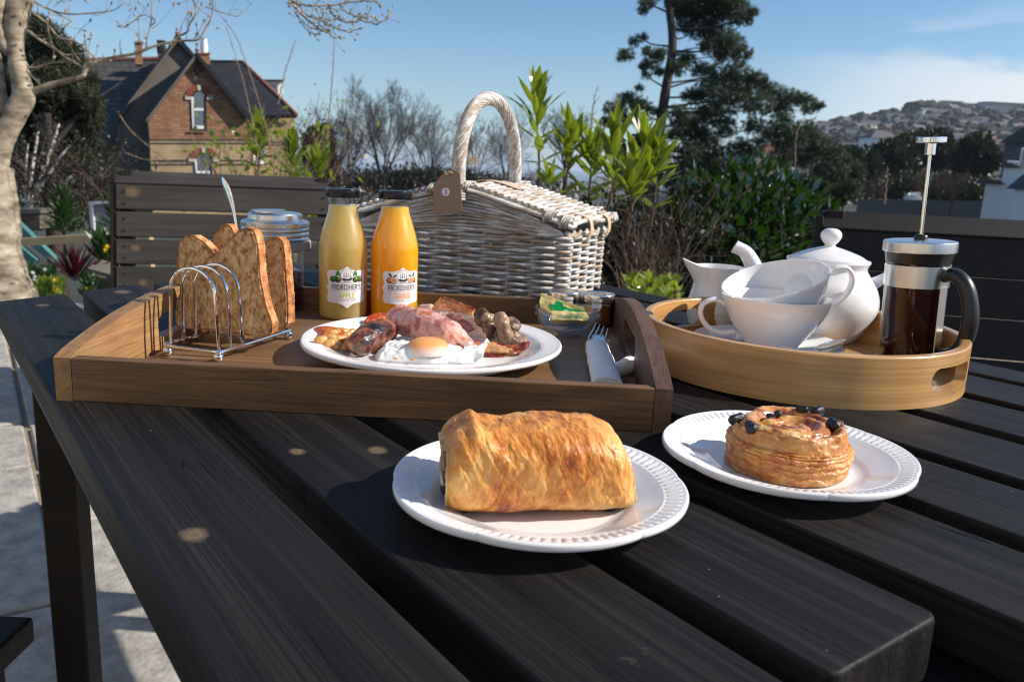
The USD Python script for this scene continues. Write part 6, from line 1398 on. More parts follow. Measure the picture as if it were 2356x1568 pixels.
def chimney(x0, x1, y0, y1, off, pots):
    ch = wallpart('chimney', [(x0, y0 + 14), (x1, y0 + 14), (x1 + 3, y1), (x0 + 3, y1)], off, .9, m_redb)
    house.part('cap', prism(onwall([(x0 - 6, y0), (x1 + 6, y0), (x1 + 6, y0 + 16), (x0 - 6, y0 + 16)], off + .06), 1.0), m_redb, parent=ch, world=True, smooth=False)
    for px, m in pots:
        c = onwall([(px, y0)], off - .4)[0]; house.part('chimney_pot', xf(lathe([(.13, -.02), (.15, .25), (.12, .5), (.16, .55), (.10, .56)], 12), Tm(tuple(c))), m, parent=ch, world=True, smooth=50)
chimney(558, 632, 95, 330, -6, []); chimney(1212, 1318, 208, 330, -4, [(1262, m_whitep)]); chimney(800, 850, 225, 300, -6.5, [(818, m_blackp), (838, m_blackp)])
for x, y0, y1, off in ((985, -40, 30, -2.5), (1190, 110, 215, .2)):
    c = onwall([(x, y1)], off)[0]; h_ = onwall([(x, y0)], off)[0][2] - c[2]
    house.part('finial', xf(lathe([(.08, 0), (.05, .15 * h_), (.09, .3 * h_), (.03, .45 * h_), (.03, .8 * h_), (.07, .88 * h_), (.0001, h_)], 10), Tm(tuple(c))), m_terra, world=True, smooth=50)

# ---------------------------------------------------------------- left garden
GZ = lambda p: float(ground_z(p[0], p[1]))
def ztree(name, label, base, crown, trunk, mf, mt, cat='tree', group=None, kind=None):
    t_ = Thing(name, label, cat, (base[0], base[1], GZ(base)), group=group, kind=kind)
    if trunk is not None: t_.part('trunk', trunk, mt, world=True, smooth=60)
    t_.part('crown', crown, mf, world=True, smooth=False)
    return t_
rng = np.random.default_rng(51)
def mlt(*ms):
    mb = MB()
    for m in ms: mb.add(m)
    return mb.get()
D = 11.0; k = D / F
clumps = [(90, 130, 60), (150, 140, 55), (60, 200, 70), (130, 205, 75), (190, 190, 45), (205, 235, 38), (90, 275, 75), (170, 265, 60), (215, 285, 30), (60, 330, 60), (140, 335, 65), (200, 330, 40), (110, 90, 45), (60, 110, 45), (180, 375, 40), (120, 390, 45), (60, 390, 45), (10, 300, 60), (10, 180, 60), (225, 260, 20), (85, 60, 35)]
cc_ = np.array([atd(x, y, D + rng.uniform(-.25, .6)) for x, y, r in clumps]); cr_ = np.array([r * k * .9 for *_, r in clumps])
crown = needles(rng, cc_, 9500, cr_, .085, .008, 9, .95)
b_ = atd(120, 470, D)
trunk = prisms([((b_[0], b_[1], GZ(b_) - .1), (b_[0], b_[1], b_[2] + 1.2), .14, .07)] + [((b_[0], b_[1], b_[2] + .2 + .1 * i), tuple(c), .05, .012) for i, c in enumerate(cc_[:14])], 7)
ztree('conifer_bush', 'large rounded olive green conifer left of the house, behind the magnolia', b_, crown, trunk, m_olive, m_barkdark)
# dark twiggy shrubs below it
def scrub(name, label, boxpx, D0, n, leafn, m1, m2, seed, L=.35, leaf=.05, cat='shrub', kind=None):
    rng = np.random.default_rng(seed); x0, x1, y0, y1 = boxpx; segs = []
    c = atd((x0 + x1) / 2, y1, D0); g = GZ(c)
    for i in range(n):
        px = rng.uniform(x0, x1); a = atd(px, y1 + 10, D0 + rng.uniform(-.4, .5)); d = np.array([rng.normal(0, .35), rng.normal(0, .3), 1.0]); h = (y1 - y0) * D0 / F * rng.uniform(.35, .8)
        grow(rng, a, d, h, .010 * D0 / 9, 2, segs, .7, .1, (1, 3), (.45, .7), .0022 * D0 / 9, .3)
    t_ = Thing(name, label, cat, (c[0], c[1], g), kind=kind)
    t_.part('stems', prisms(segs, 3), m1, world=True, kind='stuff')
    if leafn:
        ks = rng.integers(0, len(segs), leafn); e = np.array([segs[i][1] for i in ks]) + rng.normal(0, L * .2, (leafn, 3))
        d = rnd_unit(rng, leafn) + [0, 0, .3]; d /= np.linalg.norm(d, axis=1, keepdims=True)
        t_.part('leaves', simple_leaves(rng, e, d, leaf, leaf * .28), m2, world=True, kind='stuff')
    return t_
scrub('brown_shrub', 'dark leafless brown shrub below the conifer and left of the bench', (60, 265, 330, 520), 10.0, 90, 2600, m_barkbrown, m_darkleaf, 3, leaf=.05)
scrub('brown_shrub', 'leafless red-brown shrub between the house and the bare trees', (690, 775, 285, 440), 14.0, 80, 500, m_barkbrown, m_darkleaf, 5, leaf=.05)
scrub('low_undergrowth', 'dark tangled undergrowth behind the bottles and hamper', (640, 1260, 418, 520), 16.0, 170, 1500, m_barkbrown, m_darkleaf, 6, leaf=.06, kind='stuff')
scrub('brown_shrub', 'dark twiggy undergrowth between the hamper and the laurel bush', (1425, 1560, 440, 690), 3.0, 70, 420, m_barkbrown, m_darkleaf, 7, L=.12, leaf=.02)
m_birch = noisy('white_birch_bark', [(.35, (.16, .13, .11)), (.5, (.50, .45, .40)), (.7, (.62, .57, .52))], scale=7, rough=(.6, .8), rnd=False)
bi = Thing('birch_stems', 'cluster of slim white birch stems in front of the conifer', 'tree', tuple(np.append(atd(70, 480, 9.6)[:2], -.9)))
for pts in ([(64, 490), (66, 460), (72, 403), (82, 341), (88, 300)], [(70, 490), (76, 455), (103, 386), (127, 316), (136, 285)], [(72, 490), (80, 458), (110, 405), (142, 357), (160, 335)], [(60, 490), (62, 440), (60, 385), (64, 330)], [(100, 500), (130, 470), (150, 420), (172, 400)]):
    c = spl(np.array([atd(x, y, 9.6) for x, y in pts]), 24); bi.part('stem', tube(c, np.linspace(.030, .012, 24), 8), m_birch, world=True, smooth=60)
# stone planter wall, teal boards, rail, white frame, spiky plants, raised bed
def zl(x, y): return (x / 4.612) / 1.08659, (420 + y / 4.612) / 1.08659
def pxbox(name, pts, D0, thick, m, label, cat, **kw):
    p0 = atd(*pts[0], D0); n = np.array([0, -1.0, 0]); q = np.array([onplane(x, y, p0, n) for x, y in pts]); o = q[0]
    v, f = extrude(Polygon(np.stack([q[:, 0] - o[0], q[:, 2] - o[2]], 1)).buffer(0), thick)
    v = np.stack([v[:, 0] + o[0], o[1] + v[:, 2], v[:, 1] + o[2]], 1); f = f[:, ::-1]
    return v, f
m_stonew = noisy('brown_stone', [(.3, (.10, .075, .055)), (.7, (.20, .16, .125))], scale=4, rough=(.85, .95), rnd=False); m_railw = noisy('tan_rail_timber', [(.3, (.40, .29, .15)), (.7, (.50, .38, .21))], scale=3, rough=(.7, .85), rnd=False)
pw = Thing('garden_wall', 'low brown stone wall with a flat coping beside the magnolia trunk', 'wall', tuple(np.append(atd(70, 520, 9.2)[:2], -.8)))
pw.part('wall', pxbox('', [zl(120, 525), zl(455, 515), zl(462, 700), zl(120, 700)], 9.2, .3, m_stonew, '', ''), m_stonew, world=True, smooth=False)
pw.part('coping', pxbox('', [zl(120, 480), zl(440, 470), zl(470, 480), zl(470, 520), zl(120, 530)], 9.15, .4, m_stonew, '', ''), noisy('grey_coping', [(.3, (.11, .10, .09)), (.7, (.17, .16, .145))], scale=5, rough=(.85, .95)), world=True, smooth=False)
tl_ = Thing('teal_board', 'two long teal boards leaning on the slope behind the timber rail', 'boards', tuple(np.append(atd(80, 560, 8.9)[:2], -.8)))
m_teal = noisy('teal_paint', [(.3, (.035, .12, .13)), (.7, (.07, .20, .205))], scale=3, rough=(.5, .7), rnd=False)
for pts in ([(110, 560), (200, 620), (700, 1110), (620, 1110), (110, 700)], [(110, 760), (230, 900), (420, 1060), (380, 1120), (110, 900)]):
    tl_.part('board', pxbox('', [zl(*p) for p in pts], 8.9, .08, m_teal, '', ''), m_teal, world=True, smooth=False)
ra = Thing('timber_rail', 'pale tan timber fence rail across the flower bed left of the bench', 'fence', tuple(np.append(atd(150, 560, 8.0)[:2], -.6)))
ra.part('rail', pxbox('', [(38, 549), (268, 536), (268, 554), (38, 567)], 8.0, .09, m_railw, '', ''), m_railw, world=True, smooth=False)
for x in (-30, 330): a = atd(x, 552, 8.07); ra.part('post', xf(rbox(.09, .09, 1.3, .008), Tm((a[0], a[1] + .09, a[2] - .55))), m_railw, world=True)
wf = Thing('cold_frame', 'white framed cold frame with dark panes left of the bench', 'cold frame', tuple(np.append(atd(240, 540, 9.4)[:2], -.9)))
for pts in ([(1020, 400), (1060, 400), (1090, 760), (1050, 760)], [(1020, 390), (1290, 385), (1290, 410), (1020, 420)]): wf.part('frame', pxbox('', [zl(*p) for p in pts], 9.4, .06, m_whitep, '', ''), plain('pale_blue_paint', (.55, .57, .63), .5) if pts[0][1] == 400 else m_whitep, world=True, smooth=False)
wf.part('pane', pxbox('', [zl(*p) for p in [(1060, 410), (1290, 410), (1290, 760), (1090, 760)]], 9.44, .02, m_wing, '', ''), plain('grey_lilac_board', (.24, .23, .28), .6), world=True, smooth=False)
def rosette(name, label, pxc, pyb, pyt, D0, n, ll, w, m, seed, spread=.9, stem=True, up=.4, cat='plant'):
    rng = np.random.default_rng(seed); a, b = atd(pxc, pyb, D0), atd(pxc, pyt, D0); h = b[2] - a[2]
    u = np.sort(rng.uniform(0, 1, n)); base = a + (b - a) * u[:, None]; th = np.arange(n) * 2.4
    el = up + .9 * u ** 2 + rng.normal(0, .12, n); d = np.stack([np.cos(th) * np.cos(el), np.sin(th) * np.cos(el), np.sin(el)], 1)
    L = ll * (spread + .25 * (1 - u)) * rng.uniform(.7, 1.1, n); tip = base + d * L[:, None]; sd_ = np.stack([-np.sin(th), np.cos(th), 0 * th], 1)
    t_ = Thing(name, label, cat, (a[0], a[1], a[2]))
    if stem: t_.part('stem', tube(np.array([a - [0, 0, .25], a, b]), [.016, .014, .006], 7), m_barkbrown if m is not m_shoot else m_railw, world=True)
    mm = leaf_tris(base, tip, np.full(n, w), sd_)
    for i in range(min(n, 300)): t_.part('leaf', (mm[0][8 * i:8 * i + 8], mm[1][:8]), m, world=True, smooth=False)
    return t_
rosette('spurge_plant', 'bushy green spurge with a bright top behind the timber rail', 147, 545, 462, 8.5, 110, .26, .030, m_green, 4)
rosette('spurge_plant', 'green spurge at the left end of the bench back, before the white frame', 262, 545, 480, 8.4, 70, .24, .028, m_green, 5)
m_red = leafmat('dark_red_strap_leaves', (.07, .012, .016), (.20, .040, .040), .4, .3)
rosette('red_cordyline', 'spiky dark red cordyline in front of the timber rail', 172, 650, 630, 6.6, 60, .30, .014, m_red, 6, stem=False, up=.75)
def flowers(name, label, boxpx, D0, n, nl, m, fm, seed, size=.022, leaf=.09, fl=True, cat='flowers'):
    rng = np.random.default_rng(seed); x0, x1, y0, y1 = boxpx
    t_ = Thing(name, label, cat, tuple(atd((x0 + x1) / 2, y1, D0)))
    c = np.array([atd(rng.uniform(x0, x1), rng.uniform(y0 + 8, y1), D0 + rng.uniform(-.2, .2)) for _ in range(nl)]); d = rnd_unit(rng, nl) * .6 + [0, 0, .9]; d /= np.linalg.norm(d, axis=1, keepdims=True)
    t_.part('leaves', simple_leaves(rng, c, d, leaf, leaf * .12), m, world=True, kind='stuff')
    for i in range(n):
        p = atd(rng.uniform(x0 + 5, x1 - 5), rng.uniform(y0, y0 + (y1 - y0) * .5), D0 - .25)
        mb = MB(); ang = np.arange(6) * np.pi / 3; ds = np.stack([np.cos(ang), -.55 + 0 * ang, np.sin(ang)], 1); ds /= np.linalg.norm(ds, axis=1, keepdims=True)
        mb.add(leaf_tris(np.repeat([p], 6, 0), p + ds * size, np.full(6, size * .7), np.cross(ds, [0, -1, 0])))
        fl_ = t_.part('flower', mb.get(), fm, world=True, smooth=False); t_.part('flower_centre', xf(trimesh.creation.icosphere(1, size * .32), Tm(tuple(p + [0, -size * .5, 0]))), fm, parent=fl_, world=True)
m_yelf = plain('yellow_petals', (.85, .58, .01), .5); m_whf = plain('white_petals', (.80, .80, .80), .5)
flowers('daffodils', 'yellow daffodils beside the left edge of the bench', (228, 275, 555, 610), 7.4, 4, 260, m_green, m_yelf, 1, .032, .20)
flowers('white_flowers', 'clump of green foliage with small white flowers at the foot of the magnolia', (58, 118, 615, 690), 5.9, 7, 1300, m_green, m_whf, 2, .018, .07)
flowers('green_clump', 'yellow-green clump of leaves right of the white flowers', (88, 145, 640, 700), 5.5, 2, 900, m_shoot, m_yelf, 3, .022, .05)
flowers('green_clump', 'strappy green leaves beside the raised bed corner', (190, 216, 640, 690), 6.0, 1, 120, m_green, m_yelf, 8, .016, .09)
rb = Thing('raised_bed', 'weathered timber raised bed in front of the bench end', 'planter', tuple(np.append(atd(240, 660, 6.1)[:2], -.2)))
m_rbw = noisy('weathered_bed_timber', [(.3, (.10, .085, .06)), (.7, (.19, .165, .12))], scale=6, rough=(.8, .9), stretch=(3, 3, .3), rnd=True)
for i in range(4): rb.part('board', pxbox('', [(212 + i * 22, 632 + i * 5), (233 + i * 22, 637 + i * 5), (234 + i * 22, 720), (213 + i * 22, 720)], 6.1, .03, m_rbw, '', ''), m_rbw, world=True, smooth=False)
tq = [atz(203, 606, atd(203, 606, 6.3)[2]), ]
a0_, a1_, a2_, a3_ = atd(200, 604, 6.35), atd(232, 597, 6.9), atd(300, 622, 6.4), atd(290, 650, 5.95)
v = np.array([a0_, a1_, a2_, a3_]); zt = v[:, 2].mean(); v[:, 2] = zt; v = np.vstack([v, v - [0, 0, .04]]); rb.part('top_board', trimesh.convex.convex_hull(v), m_rbw, world=True, smooth=False)

# ---------------------------------------------------------------- leafy shoots and wands behind the bench and the hamper
def shoot(name, label, pts, D0, n, ll, w, seed, m=m_shoot, group=None, u0=.15):
    rng = np.random.default_rng(seed); c = spl(np.array([atd(x, y, D0) for x, y in pts]), 30)
    t_ = Thing(name, label, 'plant', tuple(c[0]))
    t_.part('stem', tube(c, np.linspace(.007, .003, 30) * D0 / 3.3, 7), m_barkbrown, world=True, smooth=60)
    u = np.sort(np.clip(rng.beta(2.2, 1.1, n) * (1 - u0) + u0, 0, 1)); i = (u * 29).astype(int); base = c[i]; th = np.arange(n) * 2.4 + rng.normal(0, .3, n)
    el = .40 + .75 * u ** 3 + rng.normal(0, .2, n); d = np.stack([np.cos(th) * np.cos(el), np.sin(th) * np.cos(el), np.sin(el)], 1)
    L = ll * rng.uniform(.6, 1.1, n) * np.where(u < .4, .75, 1); sd_ = np.stack([-np.sin(th), np.cos(th), 0 * th], 1)
    sd_ = sd_ + rnd_unit(rng, n) * .35; sd_ -= d * (sd_ * d).sum(1, keepdims=True); sd_ /= np.linalg.norm(sd_, axis=1, keepdims=True)
    v, f = leaf_tris(base, base + d * L[:, None], np.full(n, w * 1.55) * rng.uniform(.8, 1.15, n), sd_, .2)
    for q in range(n): t_.part('leaf', (v[8 * q:8 * q + 8], f[:8]), m, world=True, smooth=False)
shoot('leafy_shoot', 'tallest leafy shoot just right of the hamper handle', [(1222, 500), (1240, 400), (1236, 300), (1230, 215)], 3.3, 30, .17, .026, 1)
shoot('leafy_shoot', 'leafy shoot behind the hamper lid, second from the handle', [(1290, 500), (1305, 400), (1318, 310)], 3.4, 26, .17, .028, 2)
shoot('leafy_shoot', 'leafy shoot behind the right end of the hamper', [(1390, 510), (1410, 420), (1412, 320)], 3.2, 30, .18, .030, 3)
shoot('leafy_shoot', 'broad leafy shoot left of the pine trunk', [(1440, 520), (1470, 420), (1482, 335)], 3.3, 32, .19, .030, 4)
shoot('leafy_shoot', 'short pale leafy shoot low behind the hamper lid', [(1260, 500), (1262, 440), (1268, 400)], 3.1, 18, .10, .020, 5)
shoot('leafy_shoot', 'low leafy shoot between the hamper end and the laurel', [(1440, 560), (1455, 480), (1450, 420)], 3.0, 22, .16, .024, 9)
shoot('leafy_shoot', 'leafy shoot nearest the laurel bush, below the pine', [(1495, 530), (1508, 440), (1505, 355)], 3.35, 30, .18, .027, 13)
shoot('leafy_shoot', 'leafy shoot midway along the hamper lid, third from the handle', [(1345, 520), (1356, 440), (1362, 345)], 3.45, 26, .17, .026, 14)
shoot('leafy_shoot', 'pale leafy shoot in front of the right corner of the brick house', [(600, 480), (595, 380), (600, 295)], 4.8, 30, .17, .030, 6)
shoot('leafy_shoot', 'pale leafy shoot at the right of the brick house wall', [(668, 490), (670, 410), (672, 340)], 4.8, 34, .17, .028, 7)
shoot('leafy_shoot', 'leafy shoot just right of the bench top', [(715, 520), (722, 450), (735, 375)], 4.6, 34, .17, .026, 8)
shoot('leafy_shoot', 'low leafy shoot beside the bench end, left of the apple bottle', [(720, 590), (716, 540), (722, 480)], 4.2, 24, .16, .022, 10)
m_straw = noisy('dry_brown_stem', [(.3, (.14, .09, .05)), (.7, (.26, .18, .11))], scale=20, rough=(.7, .9), rnd=False)
wands = [('thin curved brown wand rising across the sky right of the house chimney', [(640, 470), (620, 330), (585, 200), (545, 90), (495, 20)]), ('thin brown wand leaning over the house roof', [(600, 470), (590, 330), (560, 190), (520, 60)]), ('short dark twig pointing up beside the white dormer', [(640, 240), (655, 170), (682, 88)]),
         ('tall thin stem standing alone against the sky above the bench', [(752, 330), (760, 230), (767, 150), (768, 95)]), ('bent twig across the left side of the house', [(275, 265), (300, 300), (345, 340), (395, 376)]), ('knobbly twig low across the house wall', [(288, 352), (330, 366), (380, 374), (430, 372)]),
         ('slanting straw stem before the lower window', [(560, 440), (530, 370), (512, 325)]), ('slanting straw stem under the arched window', [(470, 430), (455, 360), (440, 300)]), ('upright straw stem before the right wall', [(640, 470), (630, 380), (640, 300)]),
         ('thin twig left of the pine against the sky', [(1362, 330), (1362, 260), (1375, 198)]), ('reddish twig above the leafy shoots', [(1405, 330), (1412, 270), (1422, 225)]), ('thin dead stem above the laurel', [(1830, 420), (1835, 300), (1880, 268)]), ('pale thin stem at the left of the press knob', [(2035, 470), (2040, 420), (2042, 380)]), ('straw stem leaning at the bench top corner', [(715, 470), (700, 420), (720, 350), (760, 300)])]
for i, (lab, pts) in enumerate(wands):
    D0 = 4.6 if pts[0][0] < 1000 else 3.6
    c = spl(np.array([atd(x, y, D0 + .05 * i) for x, y in pts]), 40); rng = np.random.default_rng(i + 70); c = c + rng.normal(0, .0016, c.shape)
    t_ = Thing('dry_stem', lab, 'stem', tuple(c[0])); t_.part('stem', tube(c, np.linspace(.0042, .0018, 40), 6), m_straw, world=True)
    segs = []
    for q in range(6, 38, 4):
        d = c[q + 1] - c[q]; d = d / np.linalg.norm(d) + rnd_unit(rng, 1)[0] * .6; segs.append((c[q], c[q] + d * rng.uniform(.015, .05), .0016, .0010))
    t_.part('side_twigs', prisms(segs, 4), m_straw, world=True, kind='stuff')
scrub('straw_thicket', 'thicket of thin straw-brown stems between the bench back and the house', (480, 760, 300, 470), 5.0, 26, 260, m_straw, m_shoot, 12, leaf=.05)

# ---------------------------------------------------------------- laurel bush
lb = atd(1700, 640, 3.6)
laurel = Thing('laurel_bush', 'dense glossy dark green laurel bush behind the teapot', 'bush', (lb[0], lb[1], GZ(lb)))
rng = np.random.default_rng(90)
cen = atd(1695, 585, 3.75); rad3 = np.array([210 * 3.75 / F, .40, 185 * 3.75 / F])
def bush_leaves(n, lo, hi, ll, front):
    o = rnd_unit(rng, n * 3)
    if front: o = o[(o[:, 1] < .35) & (o[:, 2] > -.75)]
    o = o[:n]; lump = 1 + .16 * np.sin(o[:, 0] * 7 + 1) * np.cos(o[:, 2] * 6) + .08 * np.sin(o[:, 0] * 15 + o[:, 2] * 11)
    p = cen + o * rad3 * (lump * rng.uniform(lo, hi, len(o)))[:, None]
    d = o * .55 + rnd_unit(rng, len(o)) * .6 + [0, 0, .45]; d /= np.linalg.norm(d, axis=1, keepdims=True)
    s_ = np.cross(d, o + rnd_unit(rng, len(o)) * .5); s_ /= np.linalg.norm(s_, axis=1, keepdims=True)
    L = ll * rng.uniform(.65, 1.2, len(o))
    return leaf_tris(p, p + d * L[:, None], L * .46, s_, .18), len(o)
(v, f), n = bush_leaves(300, .97, 1.08, .066, True)
for q in range(n): laurel.part('leaf', (v[8 * q:8 * q + 8], f[:8]), m_laurel, world=True, smooth=60)
(v, f), n = bush_leaves(5200, .62, 1.05, .062, False); laurel.part('foliage', (v, f), m_laurel, world=True, smooth=60, kind='stuff')
segs = []
for q in range(26): grow(rng, [cen[0] + rng.uniform(-.25, .25), cen[1] + rng.uniform(-.1, .2), GZ(lb)], [rng.normal(0, .3), rng.normal(0, .2), 1], .40, .012, 2, segs, .6, .2, (2, 3), (.5, .7), .003)
laurel.part('branches', prisms(segs, 4), m_barkdark, world=True)
gp = Thing('green_clump', 'low bright green leaves under the laurel bush by the table edge', 'plant', tuple(atd(1500, 690, 2.5)))
c = np.array([atd(rng.uniform(1440, 1560), rng.uniform(640, 700), 2.5 + rng.uniform(-.1, .2)) for _ in range(160)]); d = rnd_unit(rng, 160) + [0, 0, .5]; d /= np.linalg.norm(d, axis=1, keepdims=True)
gp.part('leaves', simple_leaves(rng, c, d, .035, .011), m_shoot, world=True, kind='stuff')

# ---------------------------------------------------------------- tall pine
def zp(x, y): return 1380.5 + x * .4141, y * .4141
DP = 34.0
pts = [(1490, 640), (1502, 450), (1518, 300), (1533, 200), (1547, 110), (1541, 30), (1528, -50), (1520, -140)]
tr = spl(np.array([atd(x, y, DP) for x, y in pts]), 60)
base = tr[0].copy(); g = GZ(base)
pine = Thing('pine_tree', 'tall leaning Scots pine with open branches right of the hamper', 'tree', (base[0], base[1], g))
trk = np.vstack([[base[0] - .3, base[1], g - .2], tr]); pine.part('trunk', tube(trk, np.interp(np.linspace(0, 1, len(trk)), [0, .5, .8, 1], [.27, .19, .15, .09]), 12), m_barkdark, world=True, smooth=60)
CL = [(600, 55, 110), (720, 60, 95), (800, 105, 55), (850, 70, 30), (500, 60, 80), (430, 90, 50), (560, 150, 90), (660, 200, 90), (720, 255, 80), (780, 300, 55), (680, 310, 60), (830, 300, 22), (600, 260, 60), (470, 150, 50), (540, 20, 90), (680, 0, 100), (760, 30, 60), (420, 10, 60), (260, 20, 45), (240, 60, 30), (620, -60, 120), (460, -60, 90), (300, -40, 50),
      (150, 305, 42), (120, 330, 22), (195, 235, 34), (230, 210, 30), (270, 290, 36), (300, 340, 48), (260, 370, 40), (250, 420, 30), (340, 300, 36), (220, 490, 20), (470, 330, 55), (430, 380, 50), (560, 390, 60), (330, 400, 30),
      (640, 420, 70), (760, 410, 75), (860, 440, 55), (700, 470, 60), (900, 470, 45), (600, 500, 75), (800, 500, 80), (950, 515, 70), (1050, 545, 60), (1120, 560, 45), (1200, 600, 36), (1235, 585, 20), (520, 540, 60), (700, 560, 85), (870, 580, 80), (1000, 600, 65), (600, 620, 75), (1150, 610, 36), (1170, 560, 28),
      (150, 560, 60), (70, 610, 50), (230, 590, 60), (130, 650, 60), (220, 670, 50), (40, 680, 40), (300, 620, 30), (440, 640, 60), (520, 690, 80), (680, 660, 70), (430, 730, 70), (560, 770, 85), (700, 720, 60), (850, 700, 60), (1000, 700, 80), (1130, 730, 70), (1060, 780, 90), (1200, 800, 70), (1290, 850, 60), (920, 760, 60), (640, 850, 80), (480, 850, 80), (800, 830, 80), (1150, 880, 80), (1350, 900, 60), (1420, 950, 55), (1300, 960, 70), (1000, 900, 80), (1400, 1040, 55), (560, 930, 80), (720, 930, 70), (420, 950, 60), (860, 960, 60)]
rng = np.random.default_rng(100)
kp = .4141 * DP / F
cc_ = np.array([atd(*zp(x, y), DP + rng.uniform(-1.6, 1.8)) for x, y, r in CL]); cr_ = np.array([r * kp * .92 for *_, r in CL])
pine.part('crown', needles(rng, cc_, 15500, cr_ * 1.32, .21, .014, 9, .72), m_pine, world=True, smooth=False)
for i, (x, y, r) in enumerate(CL):
    if r < 28: continue
    e = cc_[i]; k = int(np.clip(np.searchsorted(-np.array([q[1] for q in pts]) , -(y * .4141 + 30)), 1, len(pts) - 2))
    s0 = tr[np.argmin(np.abs(tr[:, 2] - (e[2] - .5 - .18 * np.linalg.norm((e - tr[30])[:2]) * 0)))]
    if i % 2 == 0: pine.part('limb', tube(spl([s0, .5 * (s0 + e) + rng.normal(0, .18, 3) - [0, 0, .12], e], 10), np.linspace(.05, .014, 10), 6), m_barkdark, world=True, smooth=60)

# ---------------------------------------------------------------- bare trees of the middle distance
def bare(label, px, py_fork, py_top, spread, D0, seed, m=m_bark, depth=4, thick=1.0, name='bare_tree'):
    rng = np.random.default_rng(seed); fk = atd(px, py_fork, D0); g = GZ(fk); H = (py_fork - py_top) * D0 / F
    segs = []
    t0 = (np.array([fk[0] + rng.normal(0, .15), fk[1], g - .2]), fk, .026 * H * thick, .020 * H * thick)
    rmin = .0011 * H * thick
    def limb(p, d, L, r, lev):
        n = 5 if lev < 2 else 4
        for i in range(n):
            d = d + rng.normal(0, .10, 3) + [0, 0, .05]; d = d / np.linalg.norm(d); q = p + d * L / n; r2 = max(r * .82, rmin); segs.append((p, q, r, r2))
            if lev < depth - 1:
                for _ in range(2 if lev >= 1 else 1 + (rng.random() < .6)):
                    if i == 0 and rng.random() < .5: continue
                    o = np.cross(d, rnd_unit(rng, 1)[0]); o /= np.linalg.norm(o); a = rng.uniform(.5, .85)
                    limb(q, d * math.cos(a) + o * math.sin(a) + [0, 0, .12], L * rng.uniform(.42, .62) * (1 - .08 * i), max(r2 * .58, rmin), lev + 1)
            p, r = q, r2
    lim = int(rng.integers(5, 8))
    for i in range(lim):
        a = i / lim * 2 * np.pi + rng.uniform(0, .6); k_ = spread * rng.uniform(.3, 1.0); d = np.array([math.cos(a) * k_, math.sin(a) * k_, 1.0])
        limb(fk - [0, 0, H * .22 * i / lim], d / np.linalg.norm(d), H * rng.uniform(.62, .86), .0125 * H * thick, 0)
    t_ = Thing(name, label, 'tree', (fk[0], fk[1], g))
    t_.part('trunk', prisms([t0], 9), m, world=True, smooth=60)
    t_.part('crown', prisms(segs, 3), m, world=True, smooth=False)
    return len(segs)
nb = 0
nb += bare('tallest bare tree, rounded and centred above the orange bottle', 884, 400, 192, .75, 52, 1)
nb += bare('slender bare tree left of the tallest bare tree', 806, 410, 222, .55, 56, 2)
nb += bare('small bare tree nearest the brick house', 764, 420, 300, .5, 48, 3, depth=4)
nb += bare('bare tree between the tallest one and the hamper handle', 985, 420, 262, .7, 60, 4)
nb += bare('bare tree seen through the hamper handle', 1092, 420, 258, .8, 64, 5)
nb += bare('bare tree right of the handle behind the leafy shoots', 1165, 420, 275, .7, 66, 6, depth=4)
nb += bare('dense domed bare tree behind the leafy shoots, left of the pine', 1300, 370, 246, .9, 88, 7, m_barkdark, thick=1.3)
nb += bare('brown bare tree below the press knob', 2125, 455, 385, .9, 62, 8, m_barkbrown, depth=4, thick=1.6)
nb += bare('brown bare tree at the right of the press rod', 2190, 460, 392, .9, 58, 9, m_barkbrown, depth=4, thick=1.6)
nb += bare('brown bare tree left of the press rod', 2010, 460, 395, .9, 66, 10, m_barkbrown, depth=4, thick=1.6)

# ---------------------------------------------------------------- evergreens and hedges further off
def mass(label, px, py, rx, ry, D0, n, leaf, seed, m=m_darkleaf, lumps=14, name='evergreen_tree', cat='tree', kind=None):
    rng = np.random.default_rng(seed); c = atd(px, py, D0); k = D0 / F; g = GZ(c)
    t_ = Thing(name, label, cat, (c[0], c[1], g), kind=kind)
    t_.part('crown', cloud(rng, c, [rx * k, min(rx * k, 5.0), ry * k], n, leaf * k, leaf * k * .42, lumps), m, world=True, smooth=False)
    t_.part('trunk', prisms([((c[0], c[1], g - .2), (c[0], c[1], c[2]), .03 * ry * k + .08, .02 * ry * k + .04)], 7), m_barkdark, world=True)
mass('dark evergreen behind the press knob, before the hillside houses', 2140, 350, 75, 62, 120, 5200, 11, 1)
mass('dark evergreen left of the press knob', 2055, 375, 70, 45, 110, 4200, 11, 2)
mass('dark hedge-like evergreen at the right of the pine', 1950, 395, 80, 55, 90, 4600, 11, 3)
mass('dark evergreen before the gabled house at the right edge', 2240, 370, 60, 55, 100, 3600, 11, 4)
mass('low dark evergreens under the pine, above the laurel', 1660, 430, 150, 60, 40, 6500, 12, 5)
mass('dark evergreen mass between the leafy shoots and the pine trunk', 1480, 380, 70, 75, 42, 4800, 12, 6)
mass('rounded evergreen above the bench corner, left of the press', 1900, 440, 85, 48, 46, 4200, 12, 7, m_pine)
mass('dark hedge beside the brick house, right of its wall', 735, 335, 42, 62, 34, 3200, 10, 8)
mass('long dark belt of trees across the valley below the sea', 1000, 425, 340, 40, 130, 7000, 9, 9, lumps=40, name='tree_belt', cat='trees', kind='stuff')
mass('dark trees at the foot of the hill on the right', 2150, 435, 260, 36, 95, 6500, 9, 10, lumps=34, name='tree_belt', cat='trees', kind='stuff')
mass('dark leafy shrub behind the right end of the hamper', 1420, 560, 130, 125, 7.5, 3600, 15, 15, m_darkleaf, 14, 'evergreen_shrub', 'shrub')
